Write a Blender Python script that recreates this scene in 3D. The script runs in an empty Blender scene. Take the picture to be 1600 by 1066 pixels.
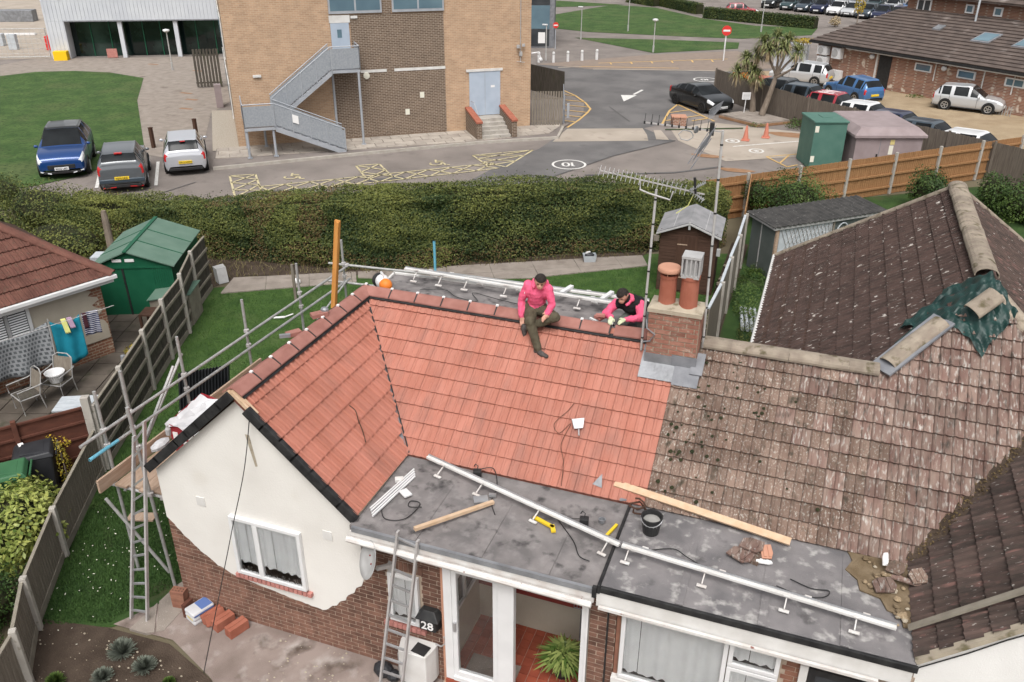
import bpy, bmesh, math, random
import numpy as np
from mathutils import Vector, Matrix
RND = random.Random(11)
SC = bpy.context.scene
COL = SC.collection
PI = math.pi
# ------------------------------------------------------------------ camera, sky, sun, exposure
cd = bpy.data.cameras.new('camera'); cam = bpy.data.objects.new('camera', cd); COL.objects.link(cam)
cd.sensor_width = 36.0; cd.lens = 36.0 * 1339.56 / 1600.0; cd.clip_start = 0.1; cd.clip_end = 2000
_pit, _roll, _yaw = 0.4730, 0.0045, 0.3479
_fw = Vector((-math.sin(_yaw) * math.cos(_pit), math.cos(_yaw) * math.cos(_pit), -math.sin(_pit)))
_rt = Vector((math.cos(_yaw), math.sin(_yaw), 0)); _up = _rt.cross(_fw)
_r2 = _rt * math.cos(_roll) + _up * math.sin(_roll); _u2 = -_rt * math.sin(_roll) + _up * math.cos(_roll)
cam.matrix_world = Matrix(((_r2.x, _u2.x, -_fw.x, 6.8704), (_r2.y, _u2.y, -_fw.y, -7.8992), (_r2.z, _u2.z, -_fw.z, 10.0834), (0, 0, 0, 1)))
SC.camera = cam
W = bpy.data.worlds.new('World'); SC.world = W; W.use_nodes = True
nt = W.node_tree; nt.nodes.clear()
wo = nt.nodes.new('ShaderNodeOutputWorld'); bg = nt.nodes.new('ShaderNodeBackground'); sky = nt.nodes.new('ShaderNodeTexSky')
sky.sky_type = 'NISHITA'; sky.sun_disc = False; sky.sun_elevation = math.radians(58); sky.sun_rotation = math.radians(165)
sky.air_density = 1.0; sky.dust_density = 6.0; sky.ozone_density = 0.6
hs = nt.nodes.new('ShaderNodeHueSaturation'); hs.inputs['Saturation'].default_value = 0.18   # thick cloud: nearly colourless
nt.links.new(sky.outputs[0], hs.inputs['Color']); nt.links.new(hs.outputs[0], bg.inputs[0]); bg.inputs[1].default_value = 0.15
nt.links.new(bg.outputs[0], wo.inputs[0])
sl = bpy.data.lights.new('sun', 'SUN'); sun = bpy.data.objects.new('sun', sl); COL.objects.link(sun)
sl.energy = 1.15; sl.angle = math.radians(28); sl.color = (1.0, 0.97, 0.93)
_e, _a = math.radians(58), math.radians(165)     # azimuth measured like the sky's (clockwise from +Y)
sun.rotation_euler = Vector((-math.sin(_a) * math.cos(_e), -math.cos(_a) * math.cos(_e), -math.sin(_e))).to_track_quat('-Z', 'Y').to_euler()
vs = SC.view_settings; vs.view_transform = 'Standard'; vs.look = 'None'; vs.gamma = 1; vs.use_curve_mapping = False
vs.exposure = 0.30
# ------------------------------------------------------------------ materials
MATS = {}
def _n(t, k, **kw):
    n = t.nodes.new(k)
    for a, v in kw.items(): setattr(n, a, v)
    return n
def mat(name, c, c2=None, sc=3.0, rough=0.85, bump=0.0, bsc=60.0, rnd=0.0, speck=None, speck2=None, metal=0.0, stretch=None, spec=0.3, det=5, lo=.35, hi=.65, attr=None, trans=0.0, coat=0.0, alpha=1.0):
    """procedural surface: two tones by noise, optional specks, per-object brightness, fine bump"""
    m = bpy.data.materials.new(name); m.use_nodes = True; t = m.node_tree; t.nodes.clear()
    out = _n(t, 'ShaderNodeOutputMaterial'); b = _n(t, 'ShaderNodeBsdfPrincipled'); t.links.new(b.outputs[0], out.inputs[0])
    b.inputs['Roughness'].default_value = rough; b.inputs['Metallic'].default_value = metal; b.inputs['Specular IOR Level'].default_value = spec
    b.inputs['Transmission Weight'].default_value = trans; b.inputs['Coat Weight'].default_value = coat; b.inputs['Alpha'].default_value = alpha
    geo = _n(t, 'ShaderNodeNewGeometry'); vec = geo.outputs['Position']
    if stretch:
        mp = _n(t, 'ShaderNodeMapping'); mp.inputs['Scale'].default_value = stretch[:3]
        if len(stretch) > 3: mp.inputs['Rotation'].default_value = (0, 0, stretch[3])
        t.links.new(vec, mp.inputs[0]); vec = mp.outputs[0]
    col = None
    def rgb(c): 
        n = _n(t, 'ShaderNodeRGB'); n.outputs[0].default_value = (*c, 1); return n.outputs[0]
    def mix(f, a, b_, mode='MIX'):
        n = _n(t, 'ShaderNodeMix', data_type='RGBA', blend_type=mode)
        if isinstance(f, float): n.inputs[0].default_value = f
        else: t.links.new(f, n.inputs[0])
        t.links.new(a, n.inputs[6]); t.links.new(b_, n.inputs[7]); return n.outputs[2]
    def noise(s, d=5, lo=.35, hi=.65, v=None):
        n = _n(t, 'ShaderNodeTexNoise'); n.inputs['Scale'].default_value = s; n.inputs['Detail'].default_value = d
        t.links.new(v or vec, n.inputs['Vector'])
        r = _n(t, 'ShaderNodeMapRange'); r.inputs[1].default_value = lo; r.inputs[2].default_value = hi
        t.links.new(n.outputs[0], r.inputs[0]); return r.outputs[0]
    col = rgb(c)
    if attr:
        at = _n(t, 'ShaderNodeAttribute', attribute_name=attr)
        col = mix(at.outputs['Fac'], col, rgb(c2))
    elif c2: col = mix(noise(sc, det, lo, hi), col, rgb(c2))
    for s in (speck, speck2):
        if s:
            col = mix(noise(s[1], s[4] if len(s) > 4 else 3, s[2], s[3]), col, rgb(s[0]))
    if rnd:
        oi = _n(t, 'ShaderNodeObjectInfo'); r = _n(t, 'ShaderNodeMapRange'); r.inputs[3].default_value = 1 - rnd; r.inputs[4].default_value = 1 + rnd
        t.links.new(oi.outputs['Random'], r.inputs[0])
        cc = _n(t, 'ShaderNodeCombineColor')
        for i in range(3): t.links.new(r.outputs[0], cc.inputs[i])
        col = mix(1.0, col, cc.outputs[0], 'MULTIPLY')
    t.links.new(col, b.inputs['Base Color'])
    if bump:
        n = _n(t, 'ShaderNodeTexNoise'); n.inputs['Scale'].default_value = bsc; n.inputs['Detail'].default_value = 4; t.links.new(vec, n.inputs['Vector'])
        bp = _n(t, 'ShaderNodeBump'); bp.inputs['Strength'].default_value = bump; bp.inputs['Distance'].default_value = 0.02
        t.links.new(n.outputs[0], bp.inputs['Height']); t.links.new(bp.outputs[0], b.inputs['Normal'])
    MATS[name] = m; return m
def mat_brick(name, c1, c2, mortar, ang=0.0, bw=.225, bh=.075, rough=.9, speck=None, ms=.012, bias=0.0):
    """far brickwork: colour of bricks and joints on a wall whose bricks are too small to see singly"""
    m = mat(name, c1, rough=rough); t = m.node_tree; b = [n for n in t.nodes if n.type == 'BSDF_PRINCIPLED'][0]
    geo = _n(t, 'ShaderNodeNewGeometry'); mp = _n(t, 'ShaderNodeMapping'); mp.inputs['Rotation'].default_value = (0, 0, -ang)
    t.links.new(geo.outputs['Position'], mp.inputs[0]); sx = _n(t, 'ShaderNodeSeparateXYZ'); t.links.new(mp.outputs[0], sx.inputs[0])
    ad = _n(t, 'ShaderNodeMath', operation='ADD'); t.links.new(sx.outputs[0], ad.inputs[0]); t.links.new(sx.outputs[1], ad.inputs[1])
    cx = _n(t, 'ShaderNodeCombineXYZ'); t.links.new(ad.outputs[0], cx.inputs[0]); t.links.new(sx.outputs[2], cx.inputs[1])
    br = _n(t, 'ShaderNodeTexBrick'); br.inputs['Scale'].default_value = 1; br.inputs['Brick Width'].default_value = bw; br.inputs['Row Height'].default_value = bh
    br.inputs['Mortar Size'].default_value = ms; br.inputs['Bias'].default_value = bias; br.inputs['Mortar Smooth'].default_value = .2
    br.inputs['Color1'].default_value = (*c1, 1); br.inputs['Color2'].default_value = (*c2, 1); br.inputs['Mortar'].default_value = (*mortar, 1)
    t.links.new(cx.outputs[0], br.inputs['Vector'])
    no = _n(t, 'ShaderNodeTexNoise'); no.inputs['Scale'].default_value = 2.2; no.inputs['Detail'].default_value = 6; t.links.new(geo.outputs['Position'], no.inputs['Vector'])
    r = _n(t, 'ShaderNodeMapRange'); r.inputs[1].default_value = .3; r.inputs[2].default_value = .7; r.inputs[3].default_value = .9; r.inputs[4].default_value = 1.09
    t.links.new(no.outputs[0], r.inputs[0]); cc = _n(t, 'ShaderNodeCombineColor')
    for i in range(3): t.links.new(r.outputs[0], cc.inputs[i])
    mx = _n(t, 'ShaderNodeMix', data_type='RGBA', blend_type='MULTIPLY'); mx.inputs[0].default_value = 1
    t.links.new(br.outputs[0], mx.inputs[6]); t.links.new(cc.outputs[0], mx.inputs[7]); col = mx.outputs[2]
    if speck:
        v = _n(t, 'ShaderNodeTexNoise'); v.inputs['Scale'].default_value = speck[1]; t.links.new(geo.outputs['Position'], v.inputs['Vector'])
        r2 = _n(t, 'ShaderNodeMapRange'); r2.inputs[1].default_value = speck[2]; r2.inputs[2].default_value = speck[3]; t.links.new(v.outputs[0], r2.inputs[0])
        mx2 = _n(t, 'ShaderNodeMix', data_type='RGBA'); t.links.new(r2.outputs[0], mx2.inputs[0]); t.links.new(col, mx2.inputs[6]); mx2.inputs[7].default_value = (*speck[0], 1); col = mx2.outputs[2]
    t.links.new(col, b.inputs['Base Color'])
    return m
M = MATS
mat('roof_new', (.385, .152, .108), (.43, .184, .136), 2.2, .85, .3, 220, rnd=.07, speck=((.27, .135, .108), 1.6, .50, .85, 6), speck2=((.44, .215, .165), 26, .6, .85), stretch=(3, 1, 1))
mat('roof_new_gable', (.385, .15, .105), (.435, .18, .132), 1.5, .85, .3, 220, rnd=.06, speck=((.28, .125, .095), 1.2, .52, .85, 6), stretch=(1, 2, 1))
mat('roof_deck', (.16, .062, .046), rough=.95)
mat('ridge_new', (.27, .118, .095), (.335, .158, .13), 5, .85, .3, 160, rnd=.08)
mat('roof_old', (.155, .102, .078), (.24, .168, .132), 2.2, .95, .6, 150, rnd=.2, speck=((.42, .395, .35), 26, .55, .70, 7), speck2=((.06, .05, .035), 5, .58, .74, 7), stretch=(1.6, 1, 1))
mat('roof_old_pink', (.185, .112, .092), (.275, .20, .165), 2.4, .95, .6, 150, rnd=.2, speck=((.46, .43, .39), 9, .54, .70, 9), speck2=((.07, .058, .048), 5, .56, .74, 8), stretch=(3.5, 1, 1))
mat('roof_dark', (.05, .034, .029), (.088, .056, .048), 3, .95, .5, 150, rnd=.2, speck=((.50, .46, .42), 7, .645, .69, 4), speck2=((.20, .17, .15), 14, .62, .72, 4), stretch=(1, 3, 1))
mat('roof_gable_dark', (.055, .042, .036), (.10, .068, .058), 3, .95, .5, 150, rnd=.25, speck=((.20, .11, .095), 4, .58, .74, 6), speck2=((.36, .33, .30), 13, .66, .72, 3), stretch=(1, 3.5, 1))
mat('ridge_old', (.24, .195, .155), (.33, .28, .22), 6, .95, .6, 90, rnd=.12, speck=((.12, .10, .06), 7, .56, .7))
mat('roof_neighbour', (.115, .05, .038), (.165, .074, .055), 3, .9, .5, 150, rnd=.12, speck=((.10, .07, .05), 14, .58, .75))
mat('render_cream', (.715, .695, .655), (.655, .632, .592), 1.2, .95, .3, 38, speck=((.55, .50, .42), .8, .62, .9))
mat('render_white', (.78, .77, .75), (.72, .71, .69), 1.5, .95, .25, 60)
mat('render_beige', (.47, .42, .34), (.42, .37, .30), 2, .95, .5, 60)
mat('brick_face', (.125, .066, .048), (.20, .105, .075), 7, .92, .5, 130, rnd=.28, speck=((.33, .23, .17), 30, .66, .8))
mat('brick_orange', (.27, .13, .085), (.21, .095, .065), 7, .92, .4, 130, rnd=.2)
mat('brick_chimney', (.27, .115, .08), (.33, .17, .125), 9, .92, .6, 130, rnd=.25, speck=((.42, .36, .29), 14, .6, .75))
mat('mortar', (.46, .37, .29), (.38, .30, .235), 8, .95, .6, 90)
mat('mortar_pale', (.45, .39, .30), (.36, .31, .24), 6, .95, .6, 90, speck=((.16, .14, .08), 6, .62, .75))
mat('felt', (.14, .130, .128), (.235, .215, .21), 2.6, .85, .5, 120, speck=((.27, .252, .245), 7, .50, .80, 12), speck2=((.06, .056, .056), 5, .56, .72, 12), det=12)
mat('felt_lichen', (.14, .133, .136), (.225, .21, .21), 2.4, .85, .5, 120, speck=((.38, .365, .35), 6.5, .55, .70, 12), speck2=((.06, .055, .055), 3, .62, .78, 7), det=8)
mat('felt_black', (.012, .012, .013), (.03, .03, .03), 8, .7, .3, 60)
mat('lead', (.19, .195, .205), (.28, .29, .305), 4, .45, .3, 25, metal=.3)
mat('lead_dark', (.16, .165, .18), (.22, .225, .24), 5, .6, .3, 25)
mat('upvc', (.70, .70, .70), (.64, .64, .64), 3, .35, spec=.5)
mat('fascia', (.64, .63, .61), (.54, .50, .47), 6, .6, .15, 60, speck=((.22, .09, .07), 9, .68, .74))
mat('white_paint', (.66, .65, .63), (.57, .555, .53), 4, .6, .1, 50)
mat('glass', (.03, .035, .04), (.06, .065, .07), .7, .1, spec=.4)
mat('glass_blue', (.10, .16, .20), (.14, .22, .26), .6, .08, spec=.6)
mat('glass_green', (.004, .010, .009), (.03, .055, .045), .45, .06, spec=.45, lo=.45, hi=.62)
mat('pane', (.98, .99, .99), rough=.02, trans=1.0, spec=.5)
mat('curtain', (.84, .85, .85), (.76, .77, .78), 3, .9)
mat('black_plastic', (.018, .018, .019), (.03, .03, .03), 9, .5)
mat('rubber', (.012, .012, .012), rough=.8)
mat('dark_brown_wood', (.055, .028, .018), (.08, .042, .028), 12, .85, .3, 60, stretch=(1, 1, .15))
mat('galv', (.34, .335, .325), (.45, .445, .435), 9, .5, metal=.35, bump=.1, bsc=40, speck=((.25, .2, .16), 14, .66, .8))
mat('alu', (.52, .53, .54), (.43, .43, .44), 6, .4, metal=.7)
mat('alu_dull', (.43, .41, .40), (.52, .50, .49), 9, .6, metal=.35, speck=((.55, .52, .5), 30, .63, .75))
mat('pole_grey', (.36, .355, .34), (.45, .44, .43), 9, .6)
mat('board', (.32, .22, .155), (.42, .31, .235), 5, .9, .3, 90, stretch=(4, .5, 4), rnd=.12)
mat('new_timber', (.50, .345, .22), (.58, .425, .295), 8, .75, .2, 90, rnd=.05)
mat('orange_timber', (.52, .23, .055), (.60, .29, .085), 6, .7, .2, 60, stretch=(4, 4, .4))
mat('fence_orange', (.27, .14, .06), (.36, .195, .09), 5, .85, .4, 80, stretch=(6, 6, .5))
mat('fence_grey', (.105, .085, .07), (.16, .135, .11), 4, .95, .4, 80, stretch=(6, 6, .4))
mat('fence_left', (.055, .049, .04), (.11, .096, .08), 4, .95, .5, 80, stretch=(7, 7, .5), speck=((.06, .075, .03), 3, .6, .75))
mat('fence_pale', (.17, .145, .115), (.23, .20, .165), 4, .95, .4, 80, stretch=(6, 6, .5))
mat('fence_brown', (.088, .034, .023), (.12, .046, .03), 4, .9, .3, 60, stretch=(1, 1, 3))
mat('rail_wood', (.20, .175, .14), (.26, .235, .19), 5, .9, .3, 60)
mat('concrete', (.34, .315, .28), (.42, .39, .35), 3, .95, .4, 70, speck=((.2, .19, .15), 9, .62, .75))
mat('concrete_path', (.235, .20, .172), (.30, .26, .225), 2.2, .95, .5, 80, speck=((.40, .37, .33), 45, .64, .72), speck2=((.13, .105, .085), 1.3, .6, .8, 7), rnd=.05)
mat('slab', (.34, .30, .26), (.41, .365, .315), 2, .95, .3, 60, rnd=.12, speck=((.22, .19, .16), 5, .6, .8))
mat('tarmac_light', (.17, .148, .134), (.235, .205, .186), .45, .95, .4, 120, speck=((.15, .13, .118), 1.3, .58, .75, 8), det=9)
mat('tarmac', (.115, .11, .109), (.165, .157, .153), .5, .95, .4, 120, speck=((.10, .095, .095), .9, .6, .78, 8), det=9)
mat('tarmac_patch', (.085, .08, .08), (.115, .11, .108), 1, .95, .3, 120)
mat('concrete_road', (.33, .285, .235), (.40, .345, .29), .6, .95, .3, 90, speck=((.25, .21, .175), 1.4, .58, .8, 7))
mat('rust_stain', (.25, .135, .07), (.30, .18, .11), 3, .9)
mat('kerb', (.33, .30, .26), (.40, .37, .33), 4, .95, .3, 60, rnd=.1)
mat('line_white', (.72, .71, .68), (.55, .53, .50), 9, .8)
mat('line_yellow', (.56, .48, .28), (.47, .42, .27), 5, .85, speck=((.215, .185, .165), 7, .54, .68, 7))
mat('line_orange', (.62, .40, .14), (.55, .37, .17), 5, .85)
mat('grass', (.032, .072, .014), (.058, .112, .024), 2.2, .95, .9, 60, speck=((.085, .115, .04), 1.1, .52, .85, 9), speck2=((.022, .045, .012), 22, .52, .75, 4), det=9)
mat('grass_far', (.036, .078, .018), (.070, .122, .032), .9, .95, .9, 30, speck=((.11, .125, .05), .35, .50, .85, 12), speck2=((.022, .048, .013), 5.5, .47, .72, 9), det=12)
mat('grass_blade', (.026, .068, .010), (.075, .14, .028), attr='lv', rough=.8)
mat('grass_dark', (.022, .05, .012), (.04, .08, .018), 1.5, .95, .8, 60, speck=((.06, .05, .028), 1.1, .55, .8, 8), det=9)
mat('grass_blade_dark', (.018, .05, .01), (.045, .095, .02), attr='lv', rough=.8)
mat('soil', (.045, .031, .022), (.075, .054, .04), 3, .98, .9, 40, speck=((.15, .12, .09), 26, .66, .74))
mat('dirt_brown', (.13, .092, .052), (.20, .15, .095), 5, .97, .8, 40)
mat('patio_slab', (.075, .062, .05), (.12, .10, .082), 1.6, .95, .4, 60, rnd=.15, speck=((.05, .05, .03), 2.5, .55, .75, 7))
mat('earth', (.115, .095, .06), (.15, .13, .085), .4, .97, .5, 30)
mat('gravel', (.29, .215, .135), (.37, .285, .185), 1.2, .97, .9, 60, speck=((.27, .19, .11), .5, .58, .8, 8), speck2=((.53, .44, .32), 30, .62, .72), det=9)
mat('pebbles', (.31, .27, .22), (.42, .38, .32), 20, .95, .9, 50)
mat('yard', (.20, .155, .135), (.31, .25, .222), 1.6, .95, .7, 90, speck=((.45, .40, .37), 2.6, .52, .75, 11), speck2=((.10, .075, .06), 2.2, .55, .72, 10), det=10)
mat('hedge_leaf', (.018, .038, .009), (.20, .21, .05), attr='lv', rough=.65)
mat('hedge_brown', (.07, .045, .022), (.19, .14, .055), attr='lv', rough=.8)
mat('hedge_core', (.016, .022, .008), (.035, .034, .014), 4, .95)
mat('laurel_leaf', (.075, .125, .02), (.36, .38, .10), attr='lv', rough=.45)
mat('bush_leaf', (.022, .05, .010), (.10, .15, .03), attr='lv', rough=.6)
mat('lavender_leaf', (.085, .10, .075), (.20, .22, .18), attr='lv', rough=.8)
mat('house_plant_leaf', (.055, .11, .02), (.33, .38, .12), attr='lv', rough=.4)
mat('yellow_leaf', (.16, .15, .02), (.55, .36, .03), attr='lv', rough=.6)
mat('palm_leaf', (.07, .10, .03), (.27, .28, .115), attr='lv', rough=.6)
mat('dry_grass', (.10, .085, .035), (.24, .20, .10), attr='lv', rough=.9)
mat('palm_dead', (.27, .20, .11), (.46, .38, .25), attr='lv', rough=.85)
mat('bark', (.17, .135, .105), (.25, .205, .165), 6, .95, .8, 50, stretch=(1, 1, .3))
mat('skin', (.50, .27, .19), (.54, .30, .22), 9, .55)
mat('hair', (.015, .011, .009), (.03, .022, .018), 30, .7, .5, 200)
mat('beard', (.05, .03, .022), (.075, .045, .034), 30, .8)
mat('hoodie_pink', (.78, .13, .24), (.68, .095, .19), 9, .9, .5, 28)
mat('trousers_olive', (.07, .06, .038), (.095, .082, .055), 12, .95, .6, 26)
mat('trousers_grey', (.10, .11, .10), (.13, .14, .13), 12, .95, .5, 26)
mat('vest_black', (.010, .010, .011), (.02, .02, .021), 9, .9, .4, 30)
mat('glove_green', (.46, .50, .30), (.55, .58, .42), 12, .9)
mat('boot', (.05, .045, .042), (.09, .08, .075), 14, .85)
mat('white_patch', (.75, .74, .73), rough=.8)
mat('shed_green', (.008, .085, .042), (.012, .10, .05), 3, .5, .1, 30)
mat('shed_green_roof', (.095, .165, .125), (.125, .20, .155), 2, .55, .1, 30)
mat('shed_brown', (.062, .033, .022), (.085, .046, .032), 6, .85, .3, 50, stretch=(.3, 1, 4))
mat('shed_felt', (.20, .20, .205), (.27, .265, .27), 3, .9, .3, 60)
mat('corrugated_dark', (.035, .034, .033), (.06, .057, .054), 4, .9, .3, 60, speck=((.22, .21, .2), 14, .66, .73))
mat('garage_grey', (.085, .10, .095), (.11, .125, .12), 2, .8, .1, 40)
mat('lattice', (.40, .43, .455), (.48, .51, .535), 6, .6)
mat('cabinet_green', (.065, .15, .12), (.085, .175, .14), 2, .6, .15, 50)
mat('cabinet_mauve', (.255, .205, .205), (.30, .245, .245), 2, .8, .2, 60)
mat('sticker', (.70, .68, .58), rough=.6)
mat('sticker_yellow', (.62, .52, .22), rough=.6)
mat('clad', (.52, .54, .58), (.58, .60, .63), .8, .55, metal=.1)
mat('grey_metal', (.34, .36, .39), (.40, .42, .45), 3, .5, metal=.2)
mat('grey_mesh', (.27, .29, .315), (.33, .35, .375), 14, .6, metal=.2)
mat('door_blue', (.36, .42, .50), (.41, .47, .55), 2, .5)
mat('terracotta', (.30, .10, .062), (.36, .13, .085), 6, .85, .2, 60)
mat('terracotta_pale', (.50, .265, .18), (.45, .23, .155), 6, .85)
mat('vent_grey', (.34, .335, .33), (.40, .395, .39), 6, .7)
mat('red_tile', (.24, .055, .032), (.30, .075, .042), 5, .5, rnd=.16)
mat('red_paint', (.20, .03, .028), (.26, .05, .04), 6, .7)
mat('sill_pink', (.38, .16, .135), (.46, .21, .18), 9, .85, rnd=.12)
mat('tarp', (.006, .026, .023), (.012, .045, .039), 5, .45, .5, 9, spec=.4)
mat('teal_cloth', (.004, .15, .215), (.008, .19, .265), 4, .9, .3, 30)
mat('yellow_cloth', (.62, .62, .22), rough=.9)
mat('lilac_cloth', (.38, .26, .36), rough=.9)
mat('maroon_cloth', (.045, .012, .018), rough=.9)
mat('grey_cloth', (.09, .10, .105), (.12, .13, .135), 4, .95, .4, 30)
mat('no_entry_red', (.62, .04, .035), rough=.5)
mat('orange_plastic', (.72, .20, .03), rough=.5)
mat('cone_orange', (.52, .19, .13), rough=.6)
mat('yellow_plastic', (.72, .50, .03), rough=.5)
mat('bright_yellow', (.80, .50, .01), rough=.6)
mat('bin_green', (.035, .115, .05), (.045, .135, .06), 3, .5)
mat('bin_black', (.022, .023, .026), (.035, .036, .04), 3, .45)
mat('blue_paint', (.12, .38, .50), (.15, .42, .55), 5, .6)
mat('tarp_bag', (.56, .56, .57), (.47, .47, .48), 5, .7, .3, 20)
mat('bag_red', (.30, .025, .035), rough=.6)
mat('bag_blue', (.10, .16, .36), rough=.5)
mat('cement', (.24, .235, .22), (.32, .31, .29), 5, .8)
mat('plate_yellow', (.72, .50, .03), rough=.5)
mat('plate_white', (.72, .72, .72), rough=.5)
mat('lamp_red', (.45, .02, .02), rough=.15, spec=.6)
mat('lamp_clear', (.70, .72, .74), rough=.12, spec=.7)
mat('rim', (.45, .46, .47), rough=.3, metal=.8)
mat('car_glass', (.008, .009, .010), (.02, .023, .025), 1, .12, spec=.18)
for nm, c in dict(blue=(.008, .05, .19), grey=(.115, .125, .135), silver=(.46, .47, .50), black=(.008, .009, .010), palegrey=(.50, .51, .52), midblue=(.055, .16, .36), white=(.70, .70, .70), red=(.33, .018, .03), navy=(.012, .018, .06), slate=(.045, .065, .085), teal=(.03, .06, .065), purple=(.03, .02, .07)).items():
    mat('paint_' + nm, c, rough=.28, metal=.25 if nm not in ('white', 'red', 'black') else 0, spec=.5, coat=.6)
BANG = math.atan2(.6177, .7864)
mat_brick('brick_buff', (.46, .30, .19), (.36, .225, .14), (.47, .36, .26), BANG, bias=-.1)
mat_brick('brick_dark', (.105, .066, .045), (.15, .10, .07), (.32, .27, .215), BANG)
mat_brick('brick_left_house', (.28, .125, .075), (.20, .085, .055), (.33, .26, .19), math.atan2(.75, .66), speck=((.48, .40, .31), 9, .64, .7))
mat_brick('brick_red_far', (.31, .14, .088), (.20, .085, .06), (.38, .31, .245), 0, speck=((.62, .54, .45), 1.6, .62, .68))
mat_brick('brick_red_dark', (.17, .075, .05), (.22, .10, .062), (.28, .22, .17), 0)
mat_brick('block_paving', (.30, .235, .19), (.35, .275, .225), (.24, .19, .155), 0, .3, .3)
# ------------------------------------------------------------------ mesh helpers
WM = {}
def link(o): COL.objects.link(o); return o
def tagit(o, label=None, cat=None, group=None, kind=None):
    if label: o['label'] = label
    if cat: o['category'] = cat
    if group: o['group'] = group
    if kind: o['kind'] = kind
    return o
def thing(name, label, cat, loc=(0, 0, 0), rotz=0.0, group=None):
    o = link(bpy.data.objects.new(name, None)); o.empty_display_size = .2
    o.location = loc; o.rotation_euler = (0, 0, rotz)
    WM[o.name] = Matrix.Translation(loc) @ Matrix.Rotation(rotz, 4, 'Z')
    return tagit(o, label, cat, group)
class MB:
    def __init__(s): s.v = []; s.f = []; s.mi = []; s.cur = 0
    def add(s, vs, fs):
        k = len(s.v); s.v += [tuple(x) for x in vs]; s.f += [tuple(i + k for i in f) for f in fs]; s.mi += [s.cur] * len(fs); return s
    def box(s, x0, x1, y0, y1, z0, z1):
        return s.add([(x0, y0, z0), (x1, y0, z0), (x1, y1, z0), (x0, y1, z0), (x0, y0, z1), (x1, y0, z1), (x1, y1, z1), (x0, y1, z1)],
                     [(0, 3, 2, 1), (4, 5, 6, 7), (0, 1, 5, 4), (1, 2, 6, 5), (2, 3, 7, 6), (3, 0, 4, 7)])
    def obox(s, mt, lx, ly, lz):
        vs = [mt @ Vector((a * lx / 2, b * ly / 2, c * lz / 2)) for c in (-1, 1) for a, b in ((-1, -1), (1, -1), (1, 1), (-1, 1))]
        return s.add(vs, [(0, 3, 2, 1), (4, 5, 6, 7), (0, 1, 5, 4), (1, 2, 6, 5), (2, 3, 7, 6), (3, 0, 4, 7)])
    def cbox(s, c, size, rz=0.0, tilt=0.0):
        return s.obox(Matrix.Translation(c) @ Matrix.Rotation(rz, 4, 'Z') @ Matrix.Rotation(tilt, 4, 'Y'), *size)
    def frame(s, p, q, up=(0, 0, 1)):
        p = Vector(p); q = Vector(q); d = (q - p).normalized(); u = Vector(up)
        if abs(d.dot(u)) > .98: u = Vector((0, 1, 0))
        x = d.cross(u).normalized(); y = x.cross(d).normalized(); return p, q, d, x, y
    def beam(s, p, q, w, h, up=(0, 0, 1)):
        p, q, d, x, y = s.frame(p, q, up)
        vs = [a + x * (i * w / 2) + y * (j * h / 2) for a in (p, q) for i, j in ((-1, -1), (1, -1), (1, 1), (-1, 1))]
        return s.add(vs, [(0, 1, 2, 3), (7, 6, 5, 4), (0, 4, 5, 1), (1, 5, 6, 2), (2, 6, 7, 3), (3, 7, 4, 0)])
    def tube(s, p, q, r, n=8, r2=None, cap=True):
        p, q, d, x, y = s.frame(p, q); r2 = r if r2 is None else r2
        vs = [a + (x * math.cos(t) + y * math.sin(t)) * rr for a, rr in ((p, r), (q, r2)) for t in [2 * PI * i / n for i in range(n)]]
        fs = [(i, (i + 1) % n, n + (i + 1) % n, n + i) for i in range(n)]
        if cap: fs += [tuple(range(n))[::-1], tuple(range(n, 2 * n))]
        return s.add(vs, fs)
    def path(s, pts, r, n=5):
        pts = [Vector(p) for p in pts]; k = len(pts); vs = []
        for i, p in enumerate(pts):
            a = pts[max(i - 1, 0)]; b = pts[min(i + 1, k - 1)]; _, _, d, x, y = s.frame(a, b); rr = r[i] if isinstance(r, (list, tuple)) else r
            vs += [p + (x * math.cos(2 * PI * j / n) + y * math.sin(2 * PI * j / n)) * rr for j in range(n)]
        fs = [(i * n + j, i * n + (j + 1) % n, (i + 1) * n + (j + 1) % n, (i + 1) * n + j) for i in range(k - 1) for j in range(n)]
        fs += [tuple(range(n))[::-1], tuple(range((k - 1) * n, k * n))]
        return s.add(vs, fs)
    def lathe(s, prof, o=(0, 0, 0), n=16, mt=None):
        vs = []; o = Vector(o)
        for r, z in prof:
            for j in range(n):
                v = Vector((r * math.cos(2 * PI * j / n), r * math.sin(2 * PI * j / n), z)); vs.append((mt @ v if mt else v) + o)
        k = len(prof); fs = [(i * n + j, i * n + (j + 1) % n, (i + 1) * n + (j + 1) % n, (i + 1) * n + j) for i in range(k - 1) for j in range(n)]
        fs += [tuple(range(n))[::-1], tuple(range((k - 1) * n, k * n))]
        return s.add(vs, fs)
    def prism(s, poly, ext):
        n = len(poly); e = Vector(ext); vs = [Vector(p) for p in poly]; vs += [v + e for v in vs]
        fs = [tuple(range(n))[::-1], tuple(range(n, 2 * n))] + [(i, (i + 1) % n, n + (i + 1) % n, n + i) for i in range(n)]
        return s.add(vs, fs)
    def quad(s, *p): return s.add(p, [tuple(range(len(p)))])
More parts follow.
